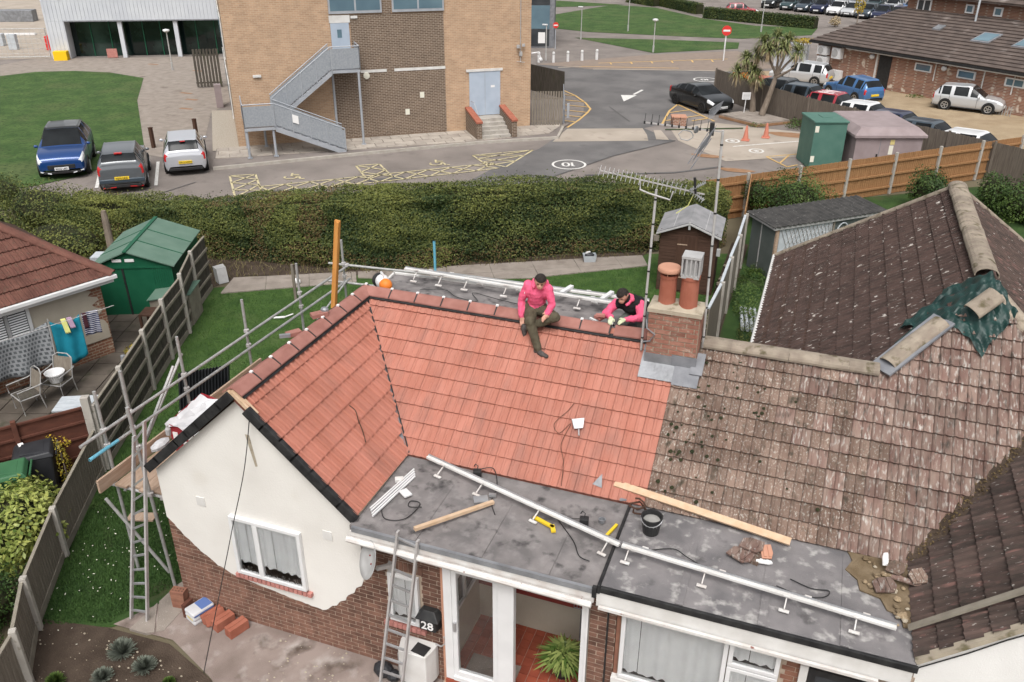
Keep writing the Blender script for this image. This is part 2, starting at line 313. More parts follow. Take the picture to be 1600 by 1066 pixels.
    def ball(s, c, r, n=10, m=6):
        c = Vector(c); r = Vector(r) if hasattr(r, '__len__') else Vector((r, r, r)); vs = [c + Vector((0, 0, -r.z))]
        for i in range(1, m):
            ph = -PI / 2 + PI * i / m
            vs += [c + Vector((r.x * math.cos(ph) * math.cos(2 * PI * j / n), r.y * math.cos(ph) * math.sin(2 * PI * j / n), r.z * math.sin(ph))) for j in range(n)]
        vs.append(c + Vector((0, 0, r.z))); fs = [(0, 1 + (j + 1) % n, 1 + j) for j in range(n)]
        for i in range(m - 2): fs += [(1 + i * n + j, 1 + i * n + (j + 1) % n, 1 + (i + 1) * n + (j + 1) % n, 1 + (i + 1) * n + j) for j in range(n)]
        t = len(vs) - 1; fs += [(t, 1 + (m - 2) * n + j, 1 + (m - 2) * n + (j + 1) % n) for j in range(n)]
        return s.add(vs, fs)
    def build(s, name, m, parent=None, smooth=False, local=False, base=True, bevel=0, fix=True):
        """link as ONE object; world coordinates are carried into the parent's frame, a lone mesh gets its origin at its base"""
        vs = [Vector(v) for v in s.v]; off = Vector((0, 0, 0))
        if parent is not None and not local:
            inv = WM[parent.name].inverted(); vs = [inv @ v for v in vs]
        elif parent is None and base:
            xs = [v.x for v in vs]; ys = [v.y for v in vs]; off = Vector(((min(xs) + max(xs)) / 2, (min(ys) + max(ys)) / 2, min(v.z for v in vs)))
            vs = [v - off for v in vs]
        me = bpy.data.meshes.new(name); me.from_pydata(vs, [], s.f)
        for mm in (m if isinstance(m, (list, tuple)) else [m]): me.materials.append(M[mm])
        if max(s.mi, default=0): me.polygons.foreach_set('material_index', s.mi)
        if fix:
            b = bmesh.new(); b.from_mesh(me); bmesh.ops.recalc_face_normals(b, faces=b.faces)
            if bevel: bmesh.ops.bevel(b, geom=[e for e in b.edges if e.calc_face_angle(0) > .6], offset=bevel, segments=2, affect='EDGES', profile=.5)
            b.to_mesh(me); b.free()
        if smooth: me.polygons.foreach_set('use_smooth', [True] * len(me.polygons))
        o = link(bpy.data.objects.new(name, me)); o.location = off
        if parent is not None: o.parent = parent; WM[o.name] = WM[parent.name]
        else: WM[o.name] = Matrix.Translation(off)
        return o
def solo(mb, name, m, label, cat, group=None, **kw): return tagit(mb.build(name, m, **kw), label, cat, group)
def struct(mb, name, m, **kw): return tagit(mb.build(name, m, base=False, **kw), kind='structure')
def inst(me, name, mt, parent):
    o = link(bpy.data.objects.new(name, me)); o.parent = parent; o.matrix_local = mt; return o
def mesh_of(mb, name, m, **kw):
    o = mb.build(name, m, base=False, **kw); me = o.data; bpy.data.objects.remove(o); return me
def sheet(name, pts, z, m, kind='structure'):
    me = bpy.data.meshes.new(name); n = len(pts); me.from_pydata([(x, y, z) for x, y in pts], [], [tuple(range(n))]); me.materials.append(M[m])
    b = bmesh.new(); b.from_mesh(me); bmesh.ops.triangulate(b, faces=b.faces)
    for f in b.faces:
        if f.normal.z < 0: f.normal_flip()
    b.to_mesh(me); b.free(); o = link(bpy.data.objects.new(name, me)); WM[o.name] = Matrix()
    o['kind'] = kind; return o
def clip(poly, cv):
    """clip 2-D polygon by a convex counter-clockwise polygon"""
    for i in range(len(cv)):
        a, b = cv[i], cv[(i + 1) % len(cv)]; out = []
        def sd(p): return (b[0] - a[0]) * (p[1] - a[1]) - (b[1] - a[1]) * (p[0] - a[0])
        for j in range(len(poly)):
            p, q = poly[j], poly[(j + 1) % len(poly)]; sp, sq = sd(p), sd(q)
            if sp >= 0: out.append(p)
            if (sp > 0 > sq) or (sp < 0 < sq): t = sp / (sp - sq); out.append((p[0] + t * (q[0] - p[0]), p[1] + t * (q[1] - p[1])))
        poly = out
        if len(poly) < 3: return []
    return poly
def area(p): return abs(sum(p[i][0] * p[(i + 1) % len(p)][1] - p[(i + 1) % len(p)][0] * p[i][1] for i in range(len(p)))) / 2
def slabs(parent, name, cv, o, ang, sx, sy, z0, z1, m, gap=.012, stagger=0.0, jit=.004, nx=60, ny=60):
    """paving laid piece by piece inside a convex outline"""
    c, s_ = math.cos(ang), math.sin(ang)
    if sum((cv[i][0] * cv[(i + 1) % len(cv)][1] - cv[(i + 1) % len(cv)][0] * cv[i][1]) for i in range(len(cv))) < 0: cv = cv[::-1]
    for j in range(-ny, ny):
        for i in range(-nx, nx):
            x0 = i * sx + (stagger * sx if j % 2 else 0); y0 = j * sy
            cell = [(x0 + gap / 2, y0 + gap / 2), (x0 + sx - gap / 2, y0 + gap / 2), (x0 + sx - gap / 2, y0 + sy - gap / 2), (x0 + gap / 2, y0 + sy - gap / 2)]
            w = [(o[0] + c * x - s_ * y, o[1] + s_ * x + c * y) for x, y in cell]
            pp = clip(w, cv)
            if len(pp) < 3 or area(pp) < .02 * sx * sy: continue
            dz = RND.uniform(-jit, jit); mb = MB(); mb.prism([(x, y, z0) for x, y in pp], (0, 0, z1 - z0 + dz)); mb.build(name, m, parent)
# ------------------------------------------------------------------ leaves
NR = np.random.default_rng(5)
def leaf_mesh(name, P, N, L, Wd, lv, m, parent=None, curl=.0):
    """P positions, N outward-ish normals, L lengths, Wd widths, lv tone 0..1: each leaf is a folded pair of triangles"""
    n = len(P); r = NR.normal(size=(n, 3)); a = np.cross(N, r); a /= np.linalg.norm(a, axis=1, keepdims=True) + 1e-9
    b = np.cross(N, a); b /= np.linalg.norm(b, axis=1, keepdims=True) + 1e-9
    L = np.broadcast_to(L, (n,))[:, None]; Wd = np.broadcast_to(Wd, (n,))[:, None]
    V = np.empty((n, 4, 3)); V[:, 0] = P - a * L / 2; V[:, 1] = P + b * Wd / 2 + N * curl * L; V[:, 2] = P + a * L / 2; V[:, 3] = P - b * Wd / 2 + N * curl * L
    return raw_leaves(name, V.reshape(-1, 3), n, lv, m, parent)
def raw_leaves(name, V, n, lv, m, parent=None):
    me = bpy.data.meshes.new(name)
    if parent is not None: V = V - np.array(WM[parent.name].translation)
    me.vertices.add(4 * n); me.vertices.foreach_set('co', V.astype(np.float32).ravel())
    me.loops.add(4 * n); me.loops.foreach_set('vertex_index', np.arange(4 * n, dtype=np.int32))
    me.polygons.add(n); me.polygons.foreach_set('loop_start', np.arange(0, 4 * n, 4, dtype=np.int32)); me.polygons.foreach_set('loop_total', np.full(n, 4, dtype=np.int32))
    at = me.attributes.new('lv', 'FLOAT', 'POINT'); at.data.foreach_set('value', np.repeat(np.clip(lv, 0, 1), 4).astype(np.float32))
    me.materials.append(M[m]); me.update(); me.validate()
    o = link(bpy.data.objects.new(name, me))
    if parent is not None: o.parent = parent; WM[o.name] = WM[parent.name]
    return o
def blobnoise(P, sc, seed=0):
    rs = np.random.default_rng(seed); out = np.zeros(len(P))
    for k in range(6):
        d = rs.normal(size=3); d /= np.linalg.norm(d); out += np.sin(P @ d * sc * (.6 + .35 * k) + rs.uniform(0, 6.28))
    return out / 3.2
def grass(name, poly, n, h, m, parent=None, z=0.0):
    poly = [tuple(p) for p in poly]; xs = [p[0] for p in poly]; ys = [p[1] for p in poly]
    P = np.column_stack([NR.uniform(min(xs), max(xs), n * 2), NR.uniform(min(ys), max(ys), n * 2)]); ins = np.zeros(len(P), bool); j = len(poly) - 1
    for i in range(len(poly)):
        (xi, yi), (xj, yj) = poly[i], poly[j]
        c = ((yi > P[:, 1]) != (yj > P[:, 1])) & (P[:, 0] < (xj - xi) * (P[:, 1] - yi) / ((yj - yi) or 1e-9) + xi); ins ^= c; j = i
    P = P[ins][:n]; n = len(P); a = NR.uniform(0, 6.28, n); hh = h * NR.uniform(.5, 1.4, n); w = NR.uniform(.004, .009, n) * (1 + h * 4)
    d = np.column_stack([np.cos(a), np.sin(a), np.zeros(n)]); t = np.column_stack([NR.normal(0, .5, n), NR.normal(0, .5, n), np.ones(n)]) * hh[:, None]
    B = np.column_stack([P, np.full(n, z)]); V = np.empty((n, 4, 3)); V[:, 0] = B - d * w[:, None]; V[:, 1] = B + d * w[:, None]; V[:, 2] = B + t + d * w[:, None] * .2; V[:, 3] = B + t - d * w[:, None] * .2
    lv = .5 + .3 * blobnoise(B, 1.3, 3) + NR.normal(0, .25, n)
    o = raw_leaves(name, V.reshape(-1, 3), n, lv, m, parent); return o
def bush(parent, part, c, r, n, size, m, seed=0, lvb=.4, squash=1.0, core=True, lump=.25, up=.3):
    """leaf-sized faces spread through a lumpy crown"""
    c = np.array(c, float); r = np.array(r, float); d = NR.normal(size=(n, 3)); d /= np.linalg.norm(d, axis=1, keepdims=True)
    lumpv = 1 + lump * blobnoise(d * 2.2, 2.3, seed); rad = NR.uniform(.55, 1.03, n) ** .6 * lumpv
    P = c + d * r * rad[:, None]; keep = P[:, 2] > .03; P = P[keep]; d = d[keep]; rad = rad[keep]; lumpv = lumpv[keep]
    N = d + NR.normal(0, .6, d.shape) + np.array([0, 0, up]); N /= np.linalg.norm(N, axis=1, keepdims=True)
    lv = lvb + .28 * blobnoise(P, 3.0, seed + 5) + NR.normal(0, .2, len(P))
    o = leaf_mesh(part, P, N, size * NR.uniform(.7, 1.4, len(P)), size * NR.uniform(.4, .7, len(P)), lv, m, parent)
    if core:
        mb = MB(); mb.ball(tuple(c), tuple(r * .68), 14, 9)
        mb.v = [v for v in mb.v]; mb.build('branches', 'hedge_core', parent)
    return o
# ------------------------------------------------------------------ the ground
sheet('ground', [(-400, -60), (400, -60), (400, 600), (-400, 600)], -.03, 'earth')
sheet('car_park', [(-60, 8), (-24.5, 14.2), (-12, 13.6), (-3, 15.8), (3.2, 19.5), (4.1, 23.4), (14.6, 33.3), (24, 42), (30, 110), (-90, 110)], -.018, 'tarmac_light')
sheet('road', [(-5.35, 29.3), (-5.2, 32.9), (-5.4, 33.8), (-5.5, 37.3), (-6.2, 40), (-8.7, 43.2), (-13, 51.5), (-8.6, 50.6), (-2, 52.6), (1.2, 53.4), (1.3, 45.6), (1.2, 42), (-1.1, 41.2), (-1.0, 36.3), (-1.7, 35.05), (.2, 33.05), (-1.9, 29.2), (-4.2, 23.0), (-6.5, 22.4), (-6.1, 26.0)], -.008, 'tarmac')
sheet('concrete_apron', [(-5.16, 30.78), (-5.26, 33.52), (-1.75, 35.0), (-1.25, 33.7), (-.95, 32.6)], -.003, 'concrete_road')
sheet('concrete_apron', [(.4, 33.1), (-.4, 35.3), (1.3, 37.6), (3.6, 37.2), (6.1, 37.0), (6.0, 32.2), (3.0, 30.2)], -.004, 'concrete_road')
sheet('concrete_strip', [(-.65, 33.0), (-1.15, 34.8), (-.8, 34.9), (-.05, 33.1)], -.002, 'concrete_road')
for k, (x, y, r1, r2) in enumerate([(2.1, 30.8, .7, .28), (3.6, 28.9, .75, .3), (5.4, 36.2, 1.2, .5)]):
    sheet('rust_stain', [(x + r1 * math.cos(t) * (1 + .2 * math.sin(3 * t)), y + r2 * math.sin(t)) for t in [i * PI / 8 for i in range(16)]], .001, 'rust_stain')
for pts, w in (([(-4.2, 23.0), (-1.9, 29.2), (.25, 33.05), (-1.2, 32.85)], .09), ([(-4.6, 39.4), (-3.3, 37.2), (-2.7, 36.2)], .10), ([(-2.2, 25.9), (1.2, 27.6), (3.0, 29.3)], .16), ([(-10.2, 22.0), (-9.1, 23.0)], .35), ([(-17.1, 16.6), (-16.6, 19.4)], .06), ([(-12.9, 19.3), (-12.2, 19.9)], .4)):
    mb = MB()
    for p, q in zip(pts, pts[1:]):
        d = Vector((q[0] - p[0], q[1] - p[1], 0)).normalized(); s_ = Vector((-d.y, d.x, 0)) * w / 2
        mb.quad(*(Vector((*p, .002)) + s_, Vector((*q, .002)) + s_, Vector((*q, .002)) - s_, Vector((*p, .002)) - s_))
    struct(mb, 'tarmac_joint', 'tarmac_patch')
sheet('lawn', [(-44, 33), (-42.6, 36.2), (-40.5, 37.4), (-38, 37.8), (-34.5, 37.0), (-30, 31.3), (-22.4, 23.1), (-22.2, 22.0), (-21.5, 18.6), (-22.2, 16.7), (-24.5, 14.5), (-45, 14)], .012, 'grass_far')
sheet('lawn', [(-21, 79), (-17.4, 70), (-14, 68.8), (-6, 69), (-.8, 69.5), (4.5, 74), (4.8, 79.5), (-.6, 78.6), (-6, 82.4), (-12.5, 90.5), (-17.5, 91.5)], .0, 'grass_far')
sheet('lawn', [(-14.1, 65), (-6.2, 59.2), (-.5, 63.8), (-.8, 67.2), (-7, 66.5)], .0, 'grass_far')
sheet('lawn', [(-21, 88), (-30, 82), (-24, 104), (-12, 110), (10, 116), (-8, 99)], .0, 'grass_far')
sheet('block_paved_walk', [(-12.9, 51.2), (-6.2, 58.4), (-.4, 62.6), (3, 56), (1.1, 53.6), (-2, 52.8), (-8.5, 50.8)], -.004, 'block_paving')
sheet('paved_court', [(-47, 30), (-47, 40), (-36, 45.8), (-29, 46), (-24, 30), (-20.4, 24.8), (-19.2, 22.8), (-18.0, 21.6), (-22.3, 22.2), (-22.45, 23.1), (-30, 31.3), (-34.5, 37), (-38, 37.8), (-42.6, 36.2), (-44, 33)], .0, 'concrete_path')
sheet('pebble_bed', [(-19.0, 23.6), (-18.1, 24.3), (-23.2, 31.2), (-24.4, 30.6)], .008, 'pebbles')
sheet('gravel_yard', [(1.5, 45.9), (5.3, 38.9), (14.7, 33.2), (24, 36), (30, 44), (17.1, 45.4), (12.1, 49.4), (8.9, 52.4), (4.5, 55), (2, 54)], .006, 'gravel')
sheet('back_garden', [(-9.3, 10.75), (-8.75, 9.5), (-7.95, 8.1), (-6.8, 5.4), (-5.5, 2.4), (-4.3, .25), (-3.45, -1.1), (-2.35, -.75), (-1.6, 0), (0, 4), (4.8, 5.5), (4.75, 19), (1.9, 17.9), (-5.2, 13.6)], -.012, 'grass')
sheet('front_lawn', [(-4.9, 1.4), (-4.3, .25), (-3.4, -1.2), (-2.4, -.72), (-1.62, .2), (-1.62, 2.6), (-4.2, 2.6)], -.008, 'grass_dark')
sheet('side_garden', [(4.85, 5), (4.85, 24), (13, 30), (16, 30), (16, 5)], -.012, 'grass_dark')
sheet('flower_bed', [(-3.5, -1.0), (-2.36, -.78), (-1.27, -.72), (-.25, -1.06), (.12, -1.3), (.0, -2.6), (-2.4, -3.4), (-3.0, -2.2)], -.004, 'soil')
sheet('yard', [(-2.36, -.7), (-1.62, .5), (3, .2), (9, .2), (9, -4), (-.1, -4), (.1, -1.28), (-.25, -1.05), (-1.27, -.64)], .0, 'yard')
pt = sheet('patio', [(-11, 1.0), (-6.6, 1.6), (-5.9, 2.9), (-6.8, 5.3), (-8.0, 8.0), (-8.8, 9.4), (-10.7, 8.4), (-9.6, 5.4)], .0, 'soil')
slabs(pt, 'patio_slab', [(-9.9, 2.6), (-6.6, 1.6), (-5.9, 2.9), (-6.8, 5.3), (-8.8, 9.4), (-10.7, 8.4)], (-8, 5), .35, .58, .58, .0, .03, 'patio_slab', gap=.025, nx=9, ny=12)
sheet('soil_bed', [(-9.3, 10.75), (-12, 13.5), (-5.2, 14.0), (2.2, 18.4), (2.0, 17.6), (-5.2, 13.35), (-8.9, 11.9)], -.006, 'soil')
gp = struct(MB().box(-9, -8.9, 11.2, 11.3, -.05, -.02), 'garden_path', 'concrete_path')
slabs(gp, 'path_slab', [(-8.75, 10.5), (-5.5, 12.62), (-5.9, 13.3), (-9.1, 11.6)], (-9, 10.9), .57, 1.25, 1.5, -.03, .02, 'concrete_path', nx=8, ny=6)
slabs(gp, 'path_slab', [(-5.5, 12.62), (-2.7, 13.86), (-1.35, 14.3), (2.35, 16.95), (2.0, 17.75), (-5.9, 13.3)], (-5.5, 12.7), .52, 1.35, 1.6, -.03, .02, 'concrete_path', nx=9, ny=6)
sp = struct(MB().box(-1.7, -1.65, -.3, -.2, -.03, -.02), 'side_path', 'concrete_path')
slabs(sp, 'path_slab', [(-2.37, -.72), (-1.28, -.66), (-1.55, .12), (-1.62, 1.7), (-1.95, 1.7), (-2.0, .35)], (-1.62, -.62), 2.2, 2.6, 1.5, -.03, .012, 'concrete_path', gap=.025, nx=3, ny=4)
gr = grass('lawn_grass', [(-8.95, 10.45), (-7.9, 8.15), (-6.75, 5.5), (-5.5, 2.9), (-2.3, 3.0), (-1.7, 5), (1, 7), (4.5, 8), (4.6, 16.5), (2.2, 16.8), (-2.6, 13.8), (-5.5, 12.6)], 60000, .035, 'grass_blade', z=-.012)
tagit(gr, 'short green grass of the back garden lawn', 'grass', kind='stuff')
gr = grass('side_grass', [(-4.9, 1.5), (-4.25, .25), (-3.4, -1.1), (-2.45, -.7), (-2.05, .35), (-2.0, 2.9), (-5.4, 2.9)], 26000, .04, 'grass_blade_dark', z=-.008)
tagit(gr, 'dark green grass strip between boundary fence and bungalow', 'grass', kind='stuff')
# white petals and litter scattered over the side lawn
n = 75; P = np.column_stack([NR.normal(-3.55, .5, n), NR.normal(.45, .75, n), np.full(n, .03)])
P[:, 0] += -.75 * (P[:, 1] - .45) * .55; P = P[(P[:, 0] < -2.4) & (P[:, 1] > -1.6)]
o = leaf_mesh('fallen_leaf', P, np.tile([0., 0, 1], (len(P), 1)) + NR.normal(0, .2, (len(P), 3)), NR.uniform(.015, .045, len(P)), .022, NR.uniform(.5, 1, len(P)), 'sticker')
tagit(o, 'pale fallen leaves and debris scattered over side lawn', 'fallen leaves', kind='stuff')
# kerbs and the paving in front of the big brick building
bd = Vector((.7864, .6177, 0)); bn = Vector((.6177, -.7864, 0)); B0 = Vector((-18.12, 24.36, 0))
def BP(s, o=0.0, z=0.0): return B0 + bd * s + bn * o + Vector((0, 0, z))
pv = struct(MB().prism([BP(-1.0, 0, -.02), BP(-1.2, 3.2, -.02), BP(4.5, 2.7, -.02), BP(10.8, 2.3, -.02), BP(14.6, 2.5, -.02), BP(15.6, .6, -.02), BP(16.2, 0, -.02)], (0, 0, .10)), 'pavement', 'tarmac_light')
slabs(pv, 'paving_slab', [tuple(BP(a, b)[:2]) for a, b in ((-.95, 0), (-1.15, 3.15), (4.5, 2.65), (10.8, 2.25), (14.5, 2.4), (15.4, .6), (15.9, 0))], tuple(BP(0, 0)[:2]), BANG, .92, .62, .06, .115, 'slab', gap=.03, nx=24, ny=10, stagger=.5)
mb = MB()
kp = [(-1.2, 3.2), (4.5, 2.7), (10.8, 2.3), (14.6, 2.5), (15.6, .6)]
for p, q in zip(kp, kp[1:]): mb.beam(BP(*p, .045), BP(*q, .045), .12, .13)
struct(mb, 'kerb', 'kerb')
# road markings
def stripes(name, segs, w, m, z=.006):
    mb = MB()
    for p, q in segs:
        d = Vector((q[0] - p[0], q[1] - p[1], 0)); s_ = Vector((-d.y, d.x, 0)).normalized() * w / 2; p = Vector((*p, z)); q = Vector((*q, z)); mb.quad(p + s_, q + s_, q - s_, p - s_)
    return struct(mb, name, m)
def lad(a, b, c, d, n):   # rails a-b, c-d with zig-zag crosses
    s = [(a, b), (c, d)]
    L = lambda p, q, t: (p[0] + (q[0] - p[0]) * t, p[1] + (q[1] - p[1]) * t)
    for i in range(n):
        s += [(L(a, b, i / n), L(c, d, (i + 1) / n)), (L(c, d, i / n), L(a, b, (i + 1) / n))]
    return s
seg = lad((-15.86, 20.58), (-13.88, 18.22), (-15.0, 21.14), (-13.5, 19.35), 3) + [((-15.86, 20.58), (-15.0, 21.14)), ((-13.88, 18.22), (-13.2, 18.75))]
seg += lad((-13.82, 19.74), (-6.4, 26.3), (-13.5, 18.5), (-5.9, 25.6), 10)
seg += lad((-11.77, 23.78), (-10.4, 22.2), (-10.96, 24.37), (-9.6, 22.9), 2) + [((-11.77, 23.78), (-10.96, 24.37))]
seg += lad((-7.74, 27.12), (-6.5, 25.8), (-5.52, 28.98), (-5.7, 25.9), 3) + [((-7.74, 27.12), (-5.52, 28.98))]
stripes('yellow_hatching', seg, .085, 'line_yellow')
def ring(c, r1, r2, w, z=.006, n=40, ang=0.0):
    segs = []
    pts = [(c[0] + r1 * math.cos(t) * math.cos(ang) - r2 * math.sin(t) * math.sin(ang), c[1] + r1 * math.cos(t) * math.sin(ang) + r2 * math.sin(t) * math.cos(ang)) for t in [2 * PI * i / n for i in range(n + 1)]]
    return list(zip(pts, pts[1:]))
def glyph(c, ang, s, strokes):
    ca, sa = math.cos(ang), math.sin(ang); out = []
    for st in strokes:
        pts = [(c[0] + s * (x * ca - y * sa), c[1] + s * (x * sa + y * ca)) for x, y in st]; out += list(zip(pts, pts[1:]))
    return out
circ = lambda x, y, rx, ry, a0=0, a1=360, n=14: [(x + rx * math.cos(math.radians(a0 + (a1 - a0) * i / n)), y + ry * math.sin(math.radians(a0 + (a1 - a0) * i / n))) for i in range(n + 1)]
YA = .35
ten = ring((-3.28, 27.22), .70, .72, .1) + glyph((-3.28, 27.22), YA + PI, .55, [[(-.25, -.55), (-.25, .55), (-.42, .35)], circ(.25, 0, .26, .52)])
stripes('speed_roundel', ten, .10, 'line_white')
stripes('speed_roundel', ring((-.85, 49.55), .72, .75, .1) + glyph((-.85, 49.55), YA + PI, .5, [[(-.25, -.5), (-.25, .5)], circ(.25, 0, .25, .5)]), .10, 'line_white')
for c in ((2.82, 33.97), (4.08, 32.47)):
    stripes('disc_marking', ring(c, .30, .36, .1) + glyph(c, YA, .3, [[(-.4, 0), (.4, 0)], [(-.2, .35), (.2, .35)], [(-.25, -.35), (.25, -.35)]]), .10, 'line_white')
stripes('bay_line', [((2.97, 32.9), (5.84, 35.07))], .10, 'line_white')
stripes('bay_line', [((-22.25, 20.34), (-19.71, 17.32))], .13, 'line_white'); stripes('bay_line', [((-20.08, 21.28), (-17.77, 18.42))], .13, 'line_white')
for c in ((-13.45, 21.4), (-8.75, 25.4)):
    stripes('wheelchair_marking', glyph(c, BANG - .3, .55, [circ(0, -.2, .45, .45, 150, 400), [(-.1, .9), (0, .1), (.55, .1), (.8, -.6), (1.1, -.5)], [(0, .5), (.5, .5)]]), .09, 'line_yellow')
mb = MB(); mb.quad((-3.97, 44.75, .006), (-4.15, 43.2, .006), (-4.0, 43.1, .006), (-3.8, 44.7, .006)); mb.quad((-4.75, 42.75, .006), (-4.15, 41.0, .006), (-3.85, 43.0, .006)); struct(mb, 'turn_arrow', 'line_white')
L2 = lambda P: list(zip(P, P[1:]))
arc = [(-8.58, 43.18), (-7.2, 41.6), (-6.08, 39.84), (-5.4, 38.4), (-5.3, 37.4), (-5.25, 35.6), (-5.32, 33.75)]
stripes('yellow_hatching', L2(arc) + [((-7.9, 41.6), (-7.2, 41.6)), ((-7.5, 40.2), (-6.2, 40.1)), ((-7.0, 38.9), (-5.6, 38.8)), ((-6.7, 37.6), (-5.35, 37.5)), ((-6.4, 36.4), (-5.3, 36.3)), ((-6.0, 35.2), (-5.3, 35.1))], .11, 'line_orange')
stripes('yellow_hatching', [((-1.14, 41.33), (1.41, 37.83)), ((-1.14, 41.33), (-1.25, 39.5)), ((-1.25, 39.5), (-1.01, 36.23)), ((-1.2, 39.0), (-.3, 40.1)), ((-1.05, 37.0), (.5, 39.0)), ((.3, 37.5), (1.0, 38.4))], .11, 'line_orange')
stripes('yellow_hatching', [((4.6, 31.6), (5.9, 32.6)), ((4.6, 31.6), (5.6, 30.2)), ((5.6, 30.2), (6.0, 30.7)), ((5.25, 30.7), (5.55, 32.3))], .08, 'line_orange')
stripes('yellow_hatching', [((-8.9, 53.2), (-.6, 58.4)), ((-9.8, 51.4), (-3.2, 53.2))] + [((-8.2 + 1.3 * i, 53.8 + .8 * i), (-7.9 + 1.3 * i, 53.0 + .75 * i)) for i in range(6)], .12, 'line_orange')
stripes('edge_line', [((-11.0, 50.4), (-9.6, 51.4)), ((-8.6, 50.7), (-2, 52.7)), ((-2, 52.7), (1.1, 53.5))], .22, 'concrete_road')
# ------------------------------------------------------------------ roofing helpers
XR, AE, LY, RB, HR, HE = .06, 1.70, 3.66, 2.06, 4.28, 2.70
YV = LY - RB; XL, XE = XR - AE, XR + AE
TW, TG = .25, .2593; LIP = [.036]; HM = [1.0]
PX = [0, .03, .09, .16, .20, .47, .50, .53, .59, .66, .70, .994]; PH = [-.003, .012, .019, .012, .0, .0, -.003, .012, .019, .012, .0, .0]
def tile_geo(w, g, over=.03, t=.028):
    vs = []; n = len(PX)
    for y, z in ((0, LIP[0]), (g + over, .006)):
        vs += [(x * w, y, z + h * HM[0]) for x, h in zip(PX, PH)]
    vs += [(x * w, 0, LIP[0] + h * HM[0] - t) for x, h in zip(PX, PH)]
    fs = [(i, i + 1, n + i + 1, n + i) for i in range(n - 1)] + [(2 * n + i, 2 * n + i + 1, i + 1, i) for i in range(n - 1)]
    return vs, fs
def tile_field(parent, O, u, v, cv, w, g, m, name='roof_tile', joined=False, off=0.0, pick=None):
    O = Vector(O); u = Vector(u).normalized(); v = Vector(v).normalized(); nn = u.cross(v)
    B = Matrix(((u.x, v.x, nn.x, 0), (u.y, v.y, nn.y, 0), (u.z, v.z, nn.z, 0), (0, 0, 0, 1)))
    vs, fs = tile_geo(w, g); tm = {}
    xs = [p[0] for p in cv]; ys = [p[1] for p in cv]; big = MB(); cnt = 0
    for j in range(int(math.floor(min(ys) / g + 1e-6)), int(math.ceil(max(ys) / g - 1e-6))):
        for i in range(int(math.floor((min(xs) - off) / w)) - 1, int(math.ceil((max(xs) - off) / w)) + 1):
            x0 = i * w + off; y0 = j * g; cell = [(x0, y0), (x0 + w, y0), (x0 + w, y0 + g), (x0, y0 + g)]
            pp = clip(cell, cv); a = area(pp) if len(pp) > 2 else 0
            if a < .06 * w * g: continue
            jz = RND.uniform(-.002, .003); mm = pick(x0, y0) if pick else m
            if joined and a > .97 * w * g:
                big.add([O + u * (x0 + p[0]) + v * (y0 + p[1]) + nn * (p[2] + jz) for p in vs], fs); continue
            T = Matrix.Translation(O + u * x0 + v * y0 + nn * jz) @ B
            if a > .97 * w * g:
                if mm not in tm:
                    me = bpy.data.meshes.new(name); me.from_pydata(vs, [], fs); me.materials.append(M[mm]); tm[mm] = me
                inst(tm[mm], name, T, parent); cnt += 1; continue
            b = bmesh.new(); bv = [b.verts.new(p) for p in vs]
            for f in fs: b.faces.new([bv[q] for q in f])
            for k in range(len(cv)):
                p, q = cv[k], cv[(k + 1) % len(cv)]
                if abs(p[1] - q[1]) < 1e-6 and (p[1] <= y0 + 1e-6): continue
                no = Vector((q[1] - p[1], -(q[0] - p[0]), 0))
                bmesh.ops.bisect_plane(b, geom=b.verts[:] + b.edges[:] + b.faces[:], plane_co=(p[0] - x0, p[1] - y0, 0), plane_no=no, clear_outer=True)
            if len(b.faces):
                if joined:
                    b.verts.index_update(); big.add([O + u * (x0 + p.co.x) + v * (y0 + p.co.y) + nn * (p.co.z + jz) for p in b.verts], [[q.index for q in f.verts] for f in b.faces])
                else:
                    me = bpy.data.meshes.new(name); b.to_mesh(me); me.materials.append(M[mm]); inst(me, name, T, parent); cnt += 1
            b.free()
    if joined and big.v:
        o = big.build(name + 's', m, parent, fix=False); o['kind'] = 'stuff'
    return cnt
def ridge_mesh(name, L, r, m, flat=.62, t=.016, ang=105, angular=False):
    mb = MB(); n = 10; vs = []
    if angular:
        f = lambda y: .058 - (math.sqrt(y * y + .0016) - .04) * .78
        for x in (0, L):
            for dz in (0, -t): vs += [(x, y, f(y) + dz + r - .15) for y in [-.155 + .031 * i for i in range(11)]]
    for x in (0, L) if not angular else ():
        for rr in (r, r - t):
            vs += [(x, rr * math.sin(math.radians(-ang + 2 * ang * i / n)), rr * flat * math.cos(math.radians(-ang + 2 * ang * i / n))) for i in range(n + 1)]
    k = n + 1; fs = [(i, i + 1, 2 * k + i + 1, 2 * k + i) for i in range(n)] + [(k + i, 3 * k + i, 3 * k + i + 1, k + i + 1) for i in range(n)] + [(i, k + i, k + i + 1, i + 1) for i in range(n)] + [(2 * k + i, 2 * k + i + 1, 3 * k + i + 1, 3 * k + i) for i in range(n)]
    mb.add(vs, fs); return mesh_of(mb, name, m, smooth=False)
